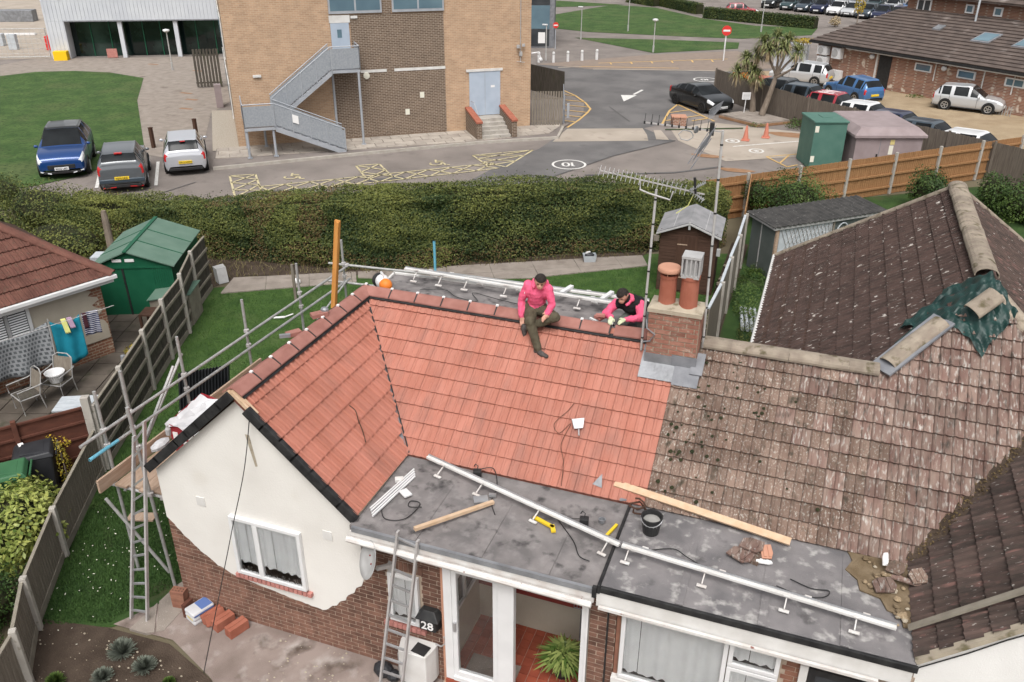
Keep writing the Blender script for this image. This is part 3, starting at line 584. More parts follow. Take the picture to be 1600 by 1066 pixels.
def ridge_run(parent, p, q, L, r, m, name='ridge_tile', union=False, sink=.03, jit=.0, skip=()):
    p = Vector(p); q = Vector(q); d = (q - p); n = max(1, round(d.length / L)); L = d.length / n; d.normalize()
    s = Vector((0, 0, 1)).cross(d).normalized(); up = d.cross(s)
    me = ridge_mesh(name, L * .996, r, m, angular=m == 'ridge_new')
    if union: mu = ridge_mesh('ridge_union', .022, r + .006, 'black_plastic', angular=True, t=.03); cl = mesh_of(MB().box(-.012, .03, -.02, .02, .05, .078), 'ridge_clip', 'white_patch')
    for i in range(n):
        if i in skip: continue
        o = p + d * (L * i) - up * sink; rot = Matrix.Rotation(RND.uniform(-jit, jit), 4, 'Z')
        T = Matrix(((d.x, s.x, up.x, o.x), (d.y, s.y, up.y, o.y), (d.z, s.z, up.z, o.z), (0, 0, 0, 1))) @ rot
        inst(me, name, T, parent)
        if union:
            T2 = T @ Matrix.Translation((L - .018, 0, 0)); inst(mu, 'ridge_union', T2, parent); inst(cl, 'ridge_clip', T2, parent)
# ------------------------------------------------------------------ the bungalow being re-roofed
H1 = thing('bungalow', 'cream gabled bungalow with new terracotta tile roof, worked on by two roofers', 'house', (0, 0, 0))
H2 = thing('bungalow', 'adjoining bungalow half with weathered grey-pink lichened roof and dark gable', 'house', (5.42, 0, 0))
# roof deck of the new half (a dark board under the tiles)
mb = MB(); dn = Vector((0, 0, -.03))
def deck(mb, pts, t=.05): mb.prism([Vector(p) + Vector((0, 0, -.012)) for p in pts], (0, 0, -t))
deck(mb, [(XE, YV, HE), (5.42, YV, HE), (5.42, LY, HR), (XR, LY, HR)]); deck(mb, [(XE, 0, HE), (XE, YV, HE), (XR, LY, HR), (XR, 0, HR)]); deck(mb, [(XL, 0, HE), (XR, 0, HR), (XR, LY, HR), (XL, 4.2, HE)])
deck(mb, [(XL, 4.2, HE), (XR, LY, HR), (XR, LY + .1, HR - .05), (XL, 5.2, HE)])
roof1 = mb.build('roof', 'roof_deck', H1)
sl_m = math.hypot(RB, HR - HE); sl_g = math.hypot(AE, HR - HE)
vm = Vector((0, RB, HR - HE)); vg = Vector((-AE, 0, HR - HE))
c1 = tile_field(roof1, (0, YV, HE), (1, 0, 0), vm, [(XE + .02, 0), (5.36, 0), (5.36, sl_m), (XR + .03, sl_m)], TW, TG, 'roof_new', off=.11)
gg = sl_g / 8; HM[0] = 1.9
c2 = tile_field(roof1, (XE, 0, HE), (0, 1, 0), vg, [(.02, 0), (YV - .02, 0), (LY - .04, sl_g), (.02, sl_g)], TW, gg, 'roof_new_gable')
tile_field(roof1, (XL, 0, HE), (0, -1, 0), Vector((AE, 0, HR - HE)), [(-4.2, 0), (-.02, 0), (-.02, sl_g), (-LY, sl_g)], TW, gg, 'roof_new', joined=True)
HM[0] = 1.3
# the valley: a dark gap with a grey trough
mb = MB(); p, q = Vector((XE, YV, HE + .02)), Vector((XR, LY - .06, HR - .01)); mb.beam(p, q, .10, .012, up=(.6, -.6, 1)); mb.build('valley_trough', 'lead_dark', roof1)
mb = MB(); mb.beam(p + Vector((.035, -.0, .022)), q + Vector((.035, 0, .022)), .022, .012, up=(0, -.6, 1)); mb.build('valley_edge', 'felt_black', roof1)
# ridges with black unions and white clips, and the black roll showing below them
ridge_run(roof1, (XR + .05, LY, HR + .065), (4.30, LY, HR + .065), .45, .15, 'ridge_new', union=True)
ridge_run(roof1, (4.36, LY, HR + .06), (4.86, LY, HR + .072), .50, .15, 'ridge_new')
ridge_run(roof1, (XR, .02, HR + .065), (XR, LY + .05, HR + .065), .45, .15, 'ridge_new', union=True)
mb = MB()
mb.beam((XR + .1, LY - .135, HR - .035), (4.9, LY - .135, HR - .04), .065, .022, up=(0, -.75, 1)); mb.build('ridge_roll', 'felt_black', roof1)
mb = MB(); mb.beam((XR + .135, 0.05, HR - .045), (XR + .135, LY - .12, HR - .05), .065, .022, up=(.9, 0, 1)); mb.build('ridge_roll', 'felt_black', roof1)
# black dry-verge caps stepping down both sides of the gable
vgm = mesh_of(MB().box(-.04, .045, -.03, gg + .012, -.085, .052), 'verge_cap', 'felt_black', bevel=.008)
for sgn, x0 in ((1, XE), (-1, XL)):
    v = Vector((-sgn * AE, 0, HR - HE)).normalized(); u = Vector((0, 1, 0)) if sgn > 0 else Vector((0, -1, 0)); n_ = u.cross(v)
    for j in range(8 - (1 if sgn > 0 else 0)):
        o = Vector((x0, 0, HE)) + v * (j * gg) + n_ * .012
        bx_ = u if sgn > 0 else u
        T = Matrix(((bx_.x, v.x, n_.x, o.x), (bx_.y, v.y, n_.y, o.y), (bx_.z, v.z, n_.z, o.z), (0, 0, 0, 1)))
        inst(vgm, 'verge_cap', T, roof1)
mb = MB(); mb.beam((XR - .02, .03, HR + .04), (XR - .20, .03, HR - .13), .05, .10, up=(0, 1, 0)); mb.beam((XR + .0, .03, HR + .05), (XR + .33, .03, HR - .26), .05, .09, up=(0, 1, 0)); mb.build('ridge_timber', 'new_timber', roof1)
# flat dormer roof behind the ridge
mb = MB(); mb.prism([(.1, LY + .02, 4.16), (4.9, LY + .02, 4.16), (4.9, 5.05, 4.12), (.0, 4.80, 4.12)], (0, 0, -.12)); dr = mb.build('dormer_roof', 'felt', H1)
mb = MB(); mb.beam((-.02, 4.82, 4.08), (4.9, 5.07, 4.08), .05, .14); mb.beam((.0, 4.82, 4.09), (.08, 3.9, 4.09), .04, .12); mb.build('dormer_fascia', 'white_paint', H1)
mb = MB(); mb.prism([(.15, LY + .2, 2.0), (4.8, LY + .2, 2.0), (4.8, 4.95, 2.0), (.1, 4.7, 2.0)], (0, 0, 2.05)); mb.build('dormer_wall', 'render_white', H1)
# walls (mortar-coloured body; bricks stand proud of it)
mb = MB(); YW = .10
mb.prism([(-1.6, YW, 0), (XE, YW, 0), (XE, YW, HE - .1), (XR, YW, HR - .16), (-1.6, YW, HE - .1)], (0, .22, 0))
mb.box(XE, 3.03, YW, YW + .22, 0, 2.42); mb.box(-1.6, -1.36, YW + .22, 5.0, 0, HE - .1); wall1 = mb.build('wall', 'mortar', H1); MB().box(5.06, 5.41, 0.02, .25, 0, 2.40).build('pillar', 'mortar', H1)
HOLES = [(-.40, .82, 1.0, 2.16), (2.14, 2.66, .93, 1.90)]
REN = [(-1.605, 1.74), (-1.48, 1.62), (-1.36, 1.47), (-1.22, 1.36), (-1.08, 1.22), (-.93, 1.13), (-.80, 1.02), (-.70, 1.0), (-.58, .93), (.3, .80), (1.02, .72), (1.12, .79), (1.18, .86), (1.26, .90), (1.33, 1.0), (1.42, 1.05), (1.47, 1.16), (1.58, 1.24), (1.63, 1.36), (1.71, 1.41), (1.78, 1.60), (1.73, 1.66), (1.79, 1.8), (1.74, 1.88), (1.82, 2.02), (1.76, 2.1), (1.80, 2.25), (1.74, 2.3), (1.78, 2.5), (XE - .03, HE - .06), (XR, HR - .13), (-1.605, HE - .08)]
def inren(x, z):
    ins = False; j = len(REN) - 1
    for i in range(len(REN)):
        (xi, yi), (xj, yj) = REN[i], REN[j]
        if (yi > z) != (yj > z) and x < (xj - xi) * (z - yi) / (yj - yi) + xi: ins = not ins
        j = i
    return ins
RE2 = []
for (xa, za), (xb, zb) in zip(REN, REN[1:] + REN[:1]):
    k = max(1, int(math.hypot(xb - xa, zb - za) / .05)) if min(za, zb) < 2.45 and not (xa < -1.55 and xb < -1.55) else 1
    for i in range(k): f = i / k; j = .007 if i or k > 1 else 0; RE2.append((xa + (xb - xa) * f + RND.uniform(-j, j), za + (zb - za) * f + RND.uniform(-j, j)))
mb = MB(); mb.prism([(x, YW - .016, z) for x, z in RE2], (0, .024, 0)); rend = mb.build('render_coat', 'render_cream', wall1)
# the scar and small plates on the render
mb = MB(); mb.prism([(.11, YW - .013, 3.62), (.18, YW - .013, 3.62), (.24, YW - .013, 3.12), (.20, YW - .013, 3.10)], (0, -.004, 0)); mb.build('render_scar', 'mortar_pale', wall1)
for x, z in ((-.88, 2.22), (1.25, 2.20)): MB().box(x - .075, x + .075, YW - .028, YW - .01, z - .075, z + .075).build('vent_cover', 'white_paint', wall1)
bl = []
def bricks_in(x0, x1, z0, z1, y, holes=(), skip=None, bw=.225, bh=.075, shift=0.0):
    j = 0; z = z0
    while z < z1 - .02:
        x = x0 - (bw / 2 if j % 2 else 0)
        while x < x1:
            a, b = max(x, x0), min(x + bw, x1)
            for h in holes:
                if h[2] - .03 < z + bh / 2 < h[3] + .03:
                    if a < h[0] < b: b = h[0]
                    elif a < h[1] < b: a = h[1]
                    elif a >= h[0] and b <= h[1]: b = a
            if b - a > .05 and not (skip and (skip((a + b) / 2, z + bh / 2) and skip(a + .02, z + bh / 2) and skip(b - .02, z + bh / 2))): bl.append((a, b, z, y))
            x += bw
        z += bh; j += 1
bricks_in(-1.6, 3.03, .0, 2.42, YW, HOLES, inren)
bricks_in(5.06, 5.41, 0.6, 2.40, .02)
unit = mesh_of(MB().box(0, 1, -.007, .05, .008, .068), 'brick', 'brick_face')
bl.sort(key=lambda t: -(t[2] + .25 * t[0]) if t[0] < 3.5 else -(t[2] + 4))
rest = MB()
for k, (a, b, z, y) in enumerate(bl):
    if k < 300: inst(unit, 'brick', Matrix.Translation((a + .006, y, z)) @ Matrix.Diagonal((b - a - .013, 1, 1, 1)), wall1)
    else: rest.box(a + .006, b - .007, y - .007, y + .05, z + .008, z + .068)
if rest.v: o = rest.build('bricks', 'brick_face', wall1, fix=False); o['kind'] = 'stuff'
mb = MB(); mb.box(2.12, 2.68, YW - .01, YW + .05, 1.905, 2.07); mb.build('lintel_bed', 'mortar', wall1)
sb = mesh_of(MB().box(-.031, .031, -.008, .03, 0, .155), 'soldier_brick', 'brick_face')
for i in range(8): inst(sb, 'soldier_brick', Matrix.Translation((2.15 + .073 * i, YW - .012, 1.91)), wall1)
sbl = mesh_of(MB().box(-.032, .032, -.05, .03, 0, .07), 'sill_brick', 'sill_pink')
for i in range(17): inst(sbl, 'sill_brick', Matrix.Translation((-.40 + .078 * i, YW - .03, .965)), wall1)
for i in range(9): inst(sbl, 'sill_brick', Matrix.Translation((2.10 + .073 * i, YW - .02, .86)), wall1)
def window(parent, x0, x1, z0, z1, y, mull=(), bar=.055, depth=.07, curtain=True, trans=(), dark=False, toward=-1):
    """a uPVC window standing in its wall: frame, panes, the curtain folds behind"""
    MB().box(x0, x1, y - .004, y + .008, z0, z1).build('window_back', 'black_plastic', parent)
    xs = [x0] + list(mull) + [x1]; mb = MB(); yf = y - depth
    mb.box(x0, x1, yf, y, z0, z0 + bar); mb.box(x0, x1, yf, y, z1 - bar, z1)
    for i, x in enumerate(xs):
        a = x if i == 0 else (x - bar if i == len(xs) - 1 else x - bar * .7); b = x + bar if i == 0 else (x if i == len(xs) - 1 else x + bar * .7)
        mb.box(a, b, yf + .001, y, z0 + bar, z1 - bar)
    fr = mb.build('window_frame', 'upvc', parent, bevel=.006)
    for i in range(len(xs) - 1):
        a, b = xs[i] + bar * .7, xs[i + 1] - bar * .7; za, zb = z0 + bar, z1 - bar
        if curtain:
            n = max(10, int((b - a) / .022)); vs = []
            lo_ = za + (.16 if x1 < 2 else .05)
            for zz in (lo_, zb):
                vs += [(a + (b - a) * k / n, y - .020 + .015 * math.sin(k * .85 + .9 * math.sin(k * .31)) + .003 * math.sin(k * 2.9), zz + (.012 * math.sin(k * 1.1) if zz == lo_ else 0)) for k in range(n + 1)]
            mb = MB(); mb.add(vs, [(k, k + 1, n + 1 + k + 1, n + 1 + k) for k in range(n)]); mb.build('curtain', 'curtain', parent, smooth=True, fix=False)
        MB().box(a, b, y - .044, y - .040, za, zb).build('window_pane', 'pane', parent)
    return fr
window(H1, -.39, .81, 1.06, 2.13, YW - .012, (.05,), bar=.06)
# ornaments along the sill behind the glass
mb = MB()
for k in range(16): x = -.28 + .066 * k + RND.uniform(-.02, .02); mb.ball((x, YW - .034, 1.15 + RND.uniform(0, .02)), (.02, .008, RND.uniform(.025, .06)), 6, 4)
mb.build('sill_ornaments', 'boot', H1)
window(H1, 2.17, 2.63, .99, 1.86, YW, (), bar=.055)
# flat roof over the porch, with its fascia and gutter
mb = MB(); mb.prism([(XE - .02, -.10, 2.66), (5.15, -.12, 2.66), (5.15, 1.70, 2.68), (XE - .02, 1.70, 2.68)], (0, 0, -.08)); fl1 = mb.build('flat_roof', 'felt', H1)
for x in (2.62, 3.55, 4.45): MB().box(x, x + .09, -.10, 1.6, 2.66, 2.6665 + .012).build('felt_lap', 'felt', fl1)
mb = MB(); mb.box(XE + .03, 5.14, -.15, -.105, 2.60, 2.675); mb.build('edge_trim', 'lead', fl1)
mb = MB(); mb.box(XE, 5.13, -.135, -.09, 2.44, 2.598); mb.build('fascia', 'fascia', fl1)
mb = MB(); mb.box(XE, 5.1, -.09, .1, 2.42, 2.44); mb.build('soffit', 'white_paint', fl1)
mb = MB(); mb.tube((XE - .02, -.19, 2.50), (5.12, -.20, 2.47), .045, 8); mb.build('gutter', 'fascia', fl1)
mb = MB(); mb.beam((XE, .02, 2.69), (XE - .01, YV + .04, 2.70), .03, .03); mb.build('eave_edge', 'mortar_pale', fl1)
# the porch: white frames, red tiled floor, pot plant seen through the opening
ROOM = MB(); ROOM.box(2.98, 5.08, 1.40, 1.48, 0, 2.44); ROOM.box(2.92, 2.98, .3, 1.40, 0, .95); ROOM.box(5.02, 5.08, .05, 1.40, 0, 2.44)
ROOM.build('porch_wall', 'render_beige', H1)
MB().box(2.98, 5.02, 1.375, 1.40, 0.76, 0.87).build('dado_band', 'red_paint', H1); MB().box(2.98, 5.02, 1.37, 1.40, .871, 2.42).build('porch_top_wall', 'white_paint', H1)
fbase = MB().box(2.98, 5.06, -.05, 1.40, 0, .10).build('porch_floor', 'mortar', H1)
slabs(fbase, 'floor_tile', [(3.0, .05), (5.02, .05), (5.02, 1.39), (3.0, 1.39)], (3.0, .05), 0, .155, .155, .10, .112, 'red_tile', gap=.008, nx=16, ny=12, jit=.001)
MB().box(3.05, 5.06, -.06, .02, .0, .24).build('door_step', 'red_tile', H1)
mb = MB()
mb.box(3.05, 3.17, -.04, .06, .25, 2.40); mb.box(3.17, 5.02, -.04, .06, 2.31, 2.40); mb.box(3.17, 4.06, -.05, .06, .25, .33); mb.box(3.83, 4.06, -.045, .055, .33, 2.31); mb.box(4.97, 5.05, -.04, .06, .12, 2.31)
mb.build('porch_frame', 'upvc', H1, bevel=.006)
mb = MB(); mb.box(3.17, 3.24, -.03, .05, .33, 2.31); mb.box(3.76, 3.83, -.03, .05, .33, 2.31); mb.box(3.24, 3.76, -.03, .05, .33, .43); mb.box(3.24, 3.76, -.03, .05, 2.23, 2.31); dl = mb.build('porch_door', 'upvc', H1, bevel=.006)
MB().box(3.24, 3.76, .005, .011, .43, 2.23).build('door_pane', 'pane', dl); MB().box(3.19, 3.23, -.06, -.03, 1.2, 1.36).build('door_handle', 'alu', dl)
mb = MB()
for z in (.95, 1.55, 2.30): mb.box(2.94, 3.0, .3, 1.35, z, z + .06)
for y in (.28, .80, 1.32): mb.box(2.94, 3.0, y, y + .06, .95, 2.36)
mb.build('side_window_frame', 'upvc', H1)
MB().box(2.955, 2.965, .3, 1.35, .95, 2.36).build('side_window_pane', 'glass', H1)
MB().box(3.20, 3.95, .12, .62, .113, .125).build('door_mat', 'concrete_path', H1)
MB().box(5.03, 5.06, -.06, -.04, .15, 2.40).build('corner_trim', 'upvc', H1)
mb = MB(); mb.tube((5.30, .0, .6), (5.30, 0, 2.42), .012, 6); mb.build('cable', 'black_plastic', H1)
MB().box(3.0, 3.05, .0, .05, .0, 2.42).build('door_post', 'terracotta_pale', H1)
# chimney
CX0, CX1, CY0, CY1 = 4.91, 5.65, 3.27, 3.70
ch = MB().box(CX0 + .008, CX1 - .008, CY0 + .008, CY1, 3.9, 4.90).build('chimney', 'mortar_pale', H1)
cm1 = mesh_of(MB().box(0, 1, -.003, .05, .009, .067), 'brick', 'brick_chimney')
z = 4.0; j = 0
while z < 4.87:
    x = CX0 - (.1125 if j % 2 else 0)
    while x < CX1 - .01:
        a, b = max(x, CX0), min(x + .225, CX1)
        if b - a > .04:
            inst(cm1, 'brick', Matrix.Translation((a + .004, CY0 - RND.uniform(0, .005), z)) @ Matrix.Diagonal((b - a - .016, 1, 1, 1)), ch)
        x += .225
    z += .075; j += 1
side = mesh_of(MB().box(-.04, .006, 0, 1, .006, .069), 'brick', 'brick_chimney')
for j in range(12):
    for y0, y1 in ((CY0 + .06, CY0 + .23), (CY0 + .24, CY1)) if j % 2 else ((CY0 + .06, CY0 + .34), (CY0 + .35, CY1)):
        inst(side, 'brick', Matrix.Translation((CX1 - .006, y0, 4.0 + .075 * j)) @ Matrix.Diagonal((1, y1 - y0, 1, 1)), ch)
        inst(side, 'brick', Matrix.Translation((CX0 + .04, y0, 4.0 + .075 * j)) @ Matrix.Diagonal((1, y1 - y0, 1, 1)), ch)
mb = MB(); a, b = [(CX0 - .02, CY0 - .02), (CX1 + .02, CY0 - .02), (CX1 + .02, CY1 + .03), (CX0 - .02, CY1 + .03)], [(CX0 + .12, CY0 + .12), (CX1 - .12, CY0 + .12), (CX1 - .12, CY1 - .1), (CX0 + .12, CY1 - .1)]
vs = [(*p, 4.86) for p in a] + [(*p, 4.92) for p in a] + [(*p, 4.97) for p in b]
mb.add(vs, [(3, 2, 1, 0), (8, 9, 10, 11)] + [(i, (i + 1) % 4, 4 + (i + 1) % 4, 4 + i) for i in range(4)] + [(4 + i, 4 + (i + 1) % 4, 8 + (i + 1) % 4, 8 + i) for i in range(4)]); mb.build('flaunching', 'mortar_pale', ch)
pot = [(.0, 0), (.128, 0), (.124, .05), (.118, .38), (.118, .40), (.128, .405), (.128, .45), (.10, .45), (.10, .40), (0, .40)]
mb = MB(); mb.lathe(pot, (5.12, 3.48, 4.94), 20); p1 = mb.build('chimney_pot', 'terracotta', ch, smooth=False)
mb = MB(); mb.lathe([(0, 0), (.165, 0), (.17, .02), (.165, .05), (.15, .065), (0, .07)], (5.12, 3.48, 5.44), 24)
for k in range(4): t = k * PI / 2; mb.tube((5.12 + .12 * math.cos(t), 3.48 + .12 * math.sin(t), 5.38), (5.12 + .14 * math.cos(t), 3.48 + .14 * math.sin(t), 5.45), .006, 5)
mb.build('pot_lid', 'terracotta_pale', ch)
mb = MB(); mb.lathe([(r * 1.06, z * 1.12) for r, z in pot], (5.43, 3.46, 4.92), 20); mb.build('chimney_pot', 'terracotta', ch)
mb = MB(); c = (5.43, 3.46)
mb.box(c[0] - .135, c[0] + .135, c[1] - .135, c[1] + .135, 5.70, 5.735); mb.box(c[0] - .125, c[0] + .125, c[1] - .125, c[1] + .125, 5.41, 5.45)
for k in range(5):
    t = -.12 + .06 * k; w = .024
    for sx, sy in ((1, 0), (0, 1)):
        for s_ in (-.122, .122):
            mb.cbox((c[0] + (t if sx else s_), c[1] + (s_ if sx else t), 5.575), (w if sx else .012, .012 if sx else w, .25))
mb.box(c[0] - .09, c[0] + .09, c[1] - .09, c[1] + .09, 5.45, 5.70); mb.build('louvred_cowl', 'vent_grey', ch)
mb = MB(); nrm = Vector((0, -(HR - HE) / RB, 1)).normalized(); sl = Vector((0, RB, HR - HE)).normalized()
def onm(x, y, h=.0): return Vector((x, y, HE + (y - YV) * (HR - HE) / RB)) + nrm * h
mb.prism([onm(CX0 - .05, 3.09, .055), onm(5.36, 3.09, .055), onm(5.36, CY0 + .02, .06), onm(CX0 - .05, CY0 + .25, .06)], nrm * .006); mb.box(CX0 - .012, 5.30, CY0 - .012, CY0 + .01, 4.0, 4.20); mb.build('lead_flashing', 'lead', ch)
mb = MB(); mb.prism([onm(5.36, 3.06, .062), onm(CX1 + .08, 3.06, .062), onm(CX1 + .10, CY0 + .2, .066), onm(5.36, CY0 + .02, .066)], nrm * .006); mb.box(5.30, CX1 + .012, CY0 - .014, CY0 + .01, 4.02, 4.22); mb.prism([onm(CX1 - .06, 3.22, .075), onm(CX1 + .12, 3.22, .075), onm(CX1 + .12, 3.5, .075), onm(CX1 - .06, 3.5, .075)], nrm * .02); mb.build('lead_flashing', 'lead_dark', ch)
# ------------------------------------------------------------------ the old half
XG = 8.74; XA = 10.45; HW = 5.26; XW = 9.42; YH = YV + (HW - HE) * RB / (HR - HE); YBK = 10.0; XWE = 6.27; YBE = 11.95; XWR = 12.57
mb = MB(); deck(mb, [(5.42, YV, HE), (XG, YV, HE), (XA, LY, HR), (5.42, LY, HR)]); deck(mb, [(XW - (HW - HR) * 1.23, LY, HR), (XW + (HW - HR) * 1.23, LY, HR), (XW, YH, HW)])
deck(mb, [(XWE, LY - .6, HE + .05), (XW - (HW - HR) * 1.23, LY, HR), (XW, YH, HW), (XW, YBK, HW), (XWE, YBE, HE + .05)])
deck(mb, [(XWR, LY, HE), (XWR, YBE, HE), (XW, YBK, HW), (XW, YH, HW)]); deck(mb, [(XWE, YBE, HE), (XW, YBK, HW), (XWR, YBE, HE)])
deck(mb, [(XG, -.02, HE), (XA, -.02, HR), (XA, LY, HR), (XG, YV, HE)]); deck(mb, [(XA, -.02, HR), (XA + 1.7, -.02, HE), (XA + 1.7, 3.6, HE), (XA, LY, HR)])
deck(mb, [(5.42, LY, HR), (XWE + 1.8, LY, HR), (XWE, 5.2, HE), (5.42, 5.2, HE)])
roof2 = mb.build('roof', 'dark_brown_wood', H2)
LIP[0] = .046
def pk(x, y):
    return 'roof_old_pink' if RND.random() < max(0, min(1, (x - 6.6) / 1.8 + (y - 1.3) * .25)) else 'roof_old'
Oo = (0, YV, HE)
def kids(o): return len(o.children)
VM = vm.normalized(); INV = Matrix.Translation((-5.42, 0, 0))
# tiles are laid in world coordinates, so the roof part sits at the world origin of its thing
roof2.location = (-5.42, 0, 0); roof2.data.transform(Matrix.Translation((5.42, 0, 0))); WM[roof2.name] = Matrix()
tile_field(roof2, Oo, (1, 0, 0), vm, [(5.36, 0), (XG - .02, 0), (XA - .02, sl_m), (5.36, sl_m)], TW, TG, 'roof_old', off=.11, pick=pk)
sh = math.hypot(YH - YV, HW - HE)
tile_field(roof2, Oo, (1, 0, 0), vm, [(XW - (HW - HR) * 1.23, sl_m), (XW + (HW - HR) * 1.23, sl_m), (XW, sh)], TW, TG, 'roof_old_pink', off=.11)
sg2 = math.hypot(XA - XG, HR - HE)
tile_field(roof2, (XG, 0, HE), (0, -1, 0), (XA - XG, 0, HR - HE), [(-YV + .02, 0), (.0, 0), (.0, sg2), (-LY, sg2)], TW, sg2 / 8, 'roof_gable_dark')
vw = Vector((XW - XWE, 0, HW - HE)); sw = vw.length
tile_field(roof2, (XWE, 0, HE), (0, -1, 0), vw, [(-YBE, 0), (-3.2, 0), (-LY, sw * (HR - HE) / (HW - HE)), (-YH, sw), (-YBK, sw)], TW, sw / 14, 'roof_dark', joined=True)
vr = Vector((XW - XWR, 0, HW - HE)); tile_field(roof2, (XWR, 0, HE), (0, 1, 0), vr, [(LY, 0), (YBE, 0), (YBK, sw), (YH, sw)], TW, sw / 14, 'roof_gable_dark', joined=True)
vb = Vector((0, YBK - YBE, HW - HE)); tile_field(roof2, (0, YBE, HE), (-1, 0, 0), vb, [(-XWR, 0), (-XWE, 0), (-XW, vb.length)], TW, vb.length / 12, 'roof_dark', joined=True)
ridge_run(roof2, (5.70, LY + .02, HR + .05), (XW - (HW - HR) * 1.23 - .1, LY + .02, HR + .05), .42, .15, 'ridge_old', jit=.02)
ridge_run(roof2, (XW, YH + .35, HW + .06), (XW, YBK, HW + .06), .34, .17, 'ridge_old', jit=.03)
ridge_run(roof2, (XWE, YBE, HE + .06), (XW, YBK, HW + .06), .4, .10, 'ridge_old'); ridge_run(roof2, (XWR, YBE, HE + .06), (XW, YBK, HW + .06), .4, .10, 'ridge_old')
ridge_run(roof2, (XW + (HW - HR) * 1.23 + .3, LY, HR - .2), (XW, YH, HW + .05), .42, .14, 'ridge_old')
# hip under repair: grey lead saddle with two re-bedded hip tiles
hp, hq = Vector((XW - (HW - HR) * 1.23 - .1, LY - .04, HR + .05)), Vector((XW, YH, HW + .05)); hd = (hq - hp)
mb = MB(); mb.beam(hp, hp + hd * .58, .36, .03, up=(-.4, -.4, 1)); mb.build('lead_saddle', 'lead_dark', roof2)
ridge_run(roof2, hp + hd * .06 + Vector((0, 0, .04)), hp + hd * .54 + Vector((0, 0, .04)), .42, .14, 'ridge_old', name='hip_tile', jit=.08)
# moss-filled valley beside the dark gable
mb = MB(); p, q = Vector((XG, YV, HE + .055)), Vector((XA, LY, HR + .055)); mb.beam(p, q, .17, .05, up=(-.6, -.6, 1)); mb.build('valley_trough', 'soil', roof2)
def on_v(t): return p + (q - p) * t
n = 900; T = NR.uniform(0, 1, n); P = np.array([on_v(t) for t in T]) + NR.normal(0, .045, (n, 3)) * np.array([1, 1, .3]) + np.array([0, 0, .03])
leaf_mesh('valley_moss', P, np.tile([0., 0, 1], (n, 1)) + NR.normal(0, .5, (n, 3)), .03, .022, NR.uniform(0, .6, n), 'hedge_brown', None).parent = roof2
# small moss cushions on the old tiles
mb = MB()
for k in range(60):
    x = 5.45 + abs(RND.gauss(0, .75)); s_ = RND.uniform(.15, 2.4); b0 = Vector(Oo) + Vector((x, 0, 0)) + VM * s_ + nrm * .045; r = RND.uniform(.012, .035)
    mb.ball(b0, (r, r * 1.5, r * .5), 7, 4)
mb.build('moss_cushions', 'hedge_core', roof2)['kind'] = 'stuff'
# walls of the old half
mb = MB(); mb.prism([(XG + .02, .06, 0), (XG + .02, .06, HE - .06), (XA, .06, HR - .12), (XA + 1.7, .06, HE), (XA + 1.7, .06, 0)], (0, .2, 0)); wall2 = mb.build('wall', 'mortar', H2); MB().box(5.41, XG + .05, .03, .25, 0, 2.40).build('front_wall', 'mortar', H2); MB().box(XWE + .3, XWE + .5, 5, YBE - .3, 0, HE - .1).build('rear_wall', 'mortar', H2)
mb = MB(); mb.prism([(XG + .03, .045, 0), (XG + .03, .045, HE - .02), (XA, .045, HR - .09), (XA + 1.7, .045, HE), (XA + 1.7, .045, 0)], (0, .02, 0)); mb.build('render_coat', 'render_white', wall2)
mb = MB(); mb.beam((XG, -.0, HE + .0), (XA, -.0, HR), .05, .10, up=(0, 1, 0)); mb.build('verge_mortar', 'mortar_pale', roof2)
mb = MB(); mb.path([(XG + .05, .02, HE - .12), (9.2, .02, 2.95), (9.5, .02, 3.25), (9.9, .02, 3.6)], .008); mb.build('wall_cable', 'black_plastic', H2)
bl2 = []; bl_keep = bl; bl = bl2
bricks_in(5.42, XG, .9, 2.40, .03, [(5.46, 7.40, .9, 2.42), (7.66, 8.62, .9, 2.24)])
u2 = mesh_of(MB().box(0, 1, -.006, .05, .006, .069), 'brick', 'brick_orange')
for a, b, z, y in bl2: o = inst(u2, 'brick', Matrix.Translation((a + .005 - 5.42, y, z)) @ Matrix.Diagonal((b - a - .010, 1, 1, 1)), wall2)
bl = bl_keep
MB().box(5.40, 5.46, .02, .06, .9, 2.40).build('window_reveal', 'brick_orange', wall2)
window(H2, 5.48, 6.78, 1.22, 2.36, .02, (), bar=.055); window(H2, 6.79, 7.38, 1.22, 1.90, .02, (), bar=.055); window(H2, 6.79, 7.38, 1.92, 2.36, .02, (), bar=.055)
MB().box(5.4, 7.45, -.07, .03, 1.12, 1.20).build('window_sill', 'white_paint', H2)
mb = MB(); mb.box(7.70, 7.78, -.03, .05, .9, 2.20); mb.box(8.50, 8.58, -.03, .05, .9, 2.20); mb.box(7.78, 8.50, -.03, .05, 2.12, 2.20); mb.build('door_frame', 'black_plastic', H2); MB().box(7.78, 8.50, .0, .03, .9, 2.12).build('front_door', 'glass', H2)
MB().box(7.60, 7.69, -.04, .03, .9, 2.22).build('door_jamb', 'white_paint', H2)
mb = MB(); mb.prism([(5.20, -.10, 2.70), (XG + .0, -.08, 2.70), (XG + .0, 1.66, 2.71), (5.20, 1.70, 2.71)], (0, 0, -.08)); fl2 = mb.build('flat_roof', 'felt_lichen', H2)
for x in (6.1, 7.05, 7.95): MB().box(x, x + .09, -.08, 1.55, 2.70, 2.7165).build('felt_lap', 'felt_lichen', fl2)
mb = MB(); mb.box(5.20, XG + .02, -.135, -.09, 2.625, 2.715); mb.build('edge_trim', 'felt_black', fl2, bevel=.01)
mb = MB(); mb.box(5.16, 5.20, -.13, 1.70, 2.60, 2.735); mb.build('edge_upstand', 'felt_black', fl2, bevel=.008)
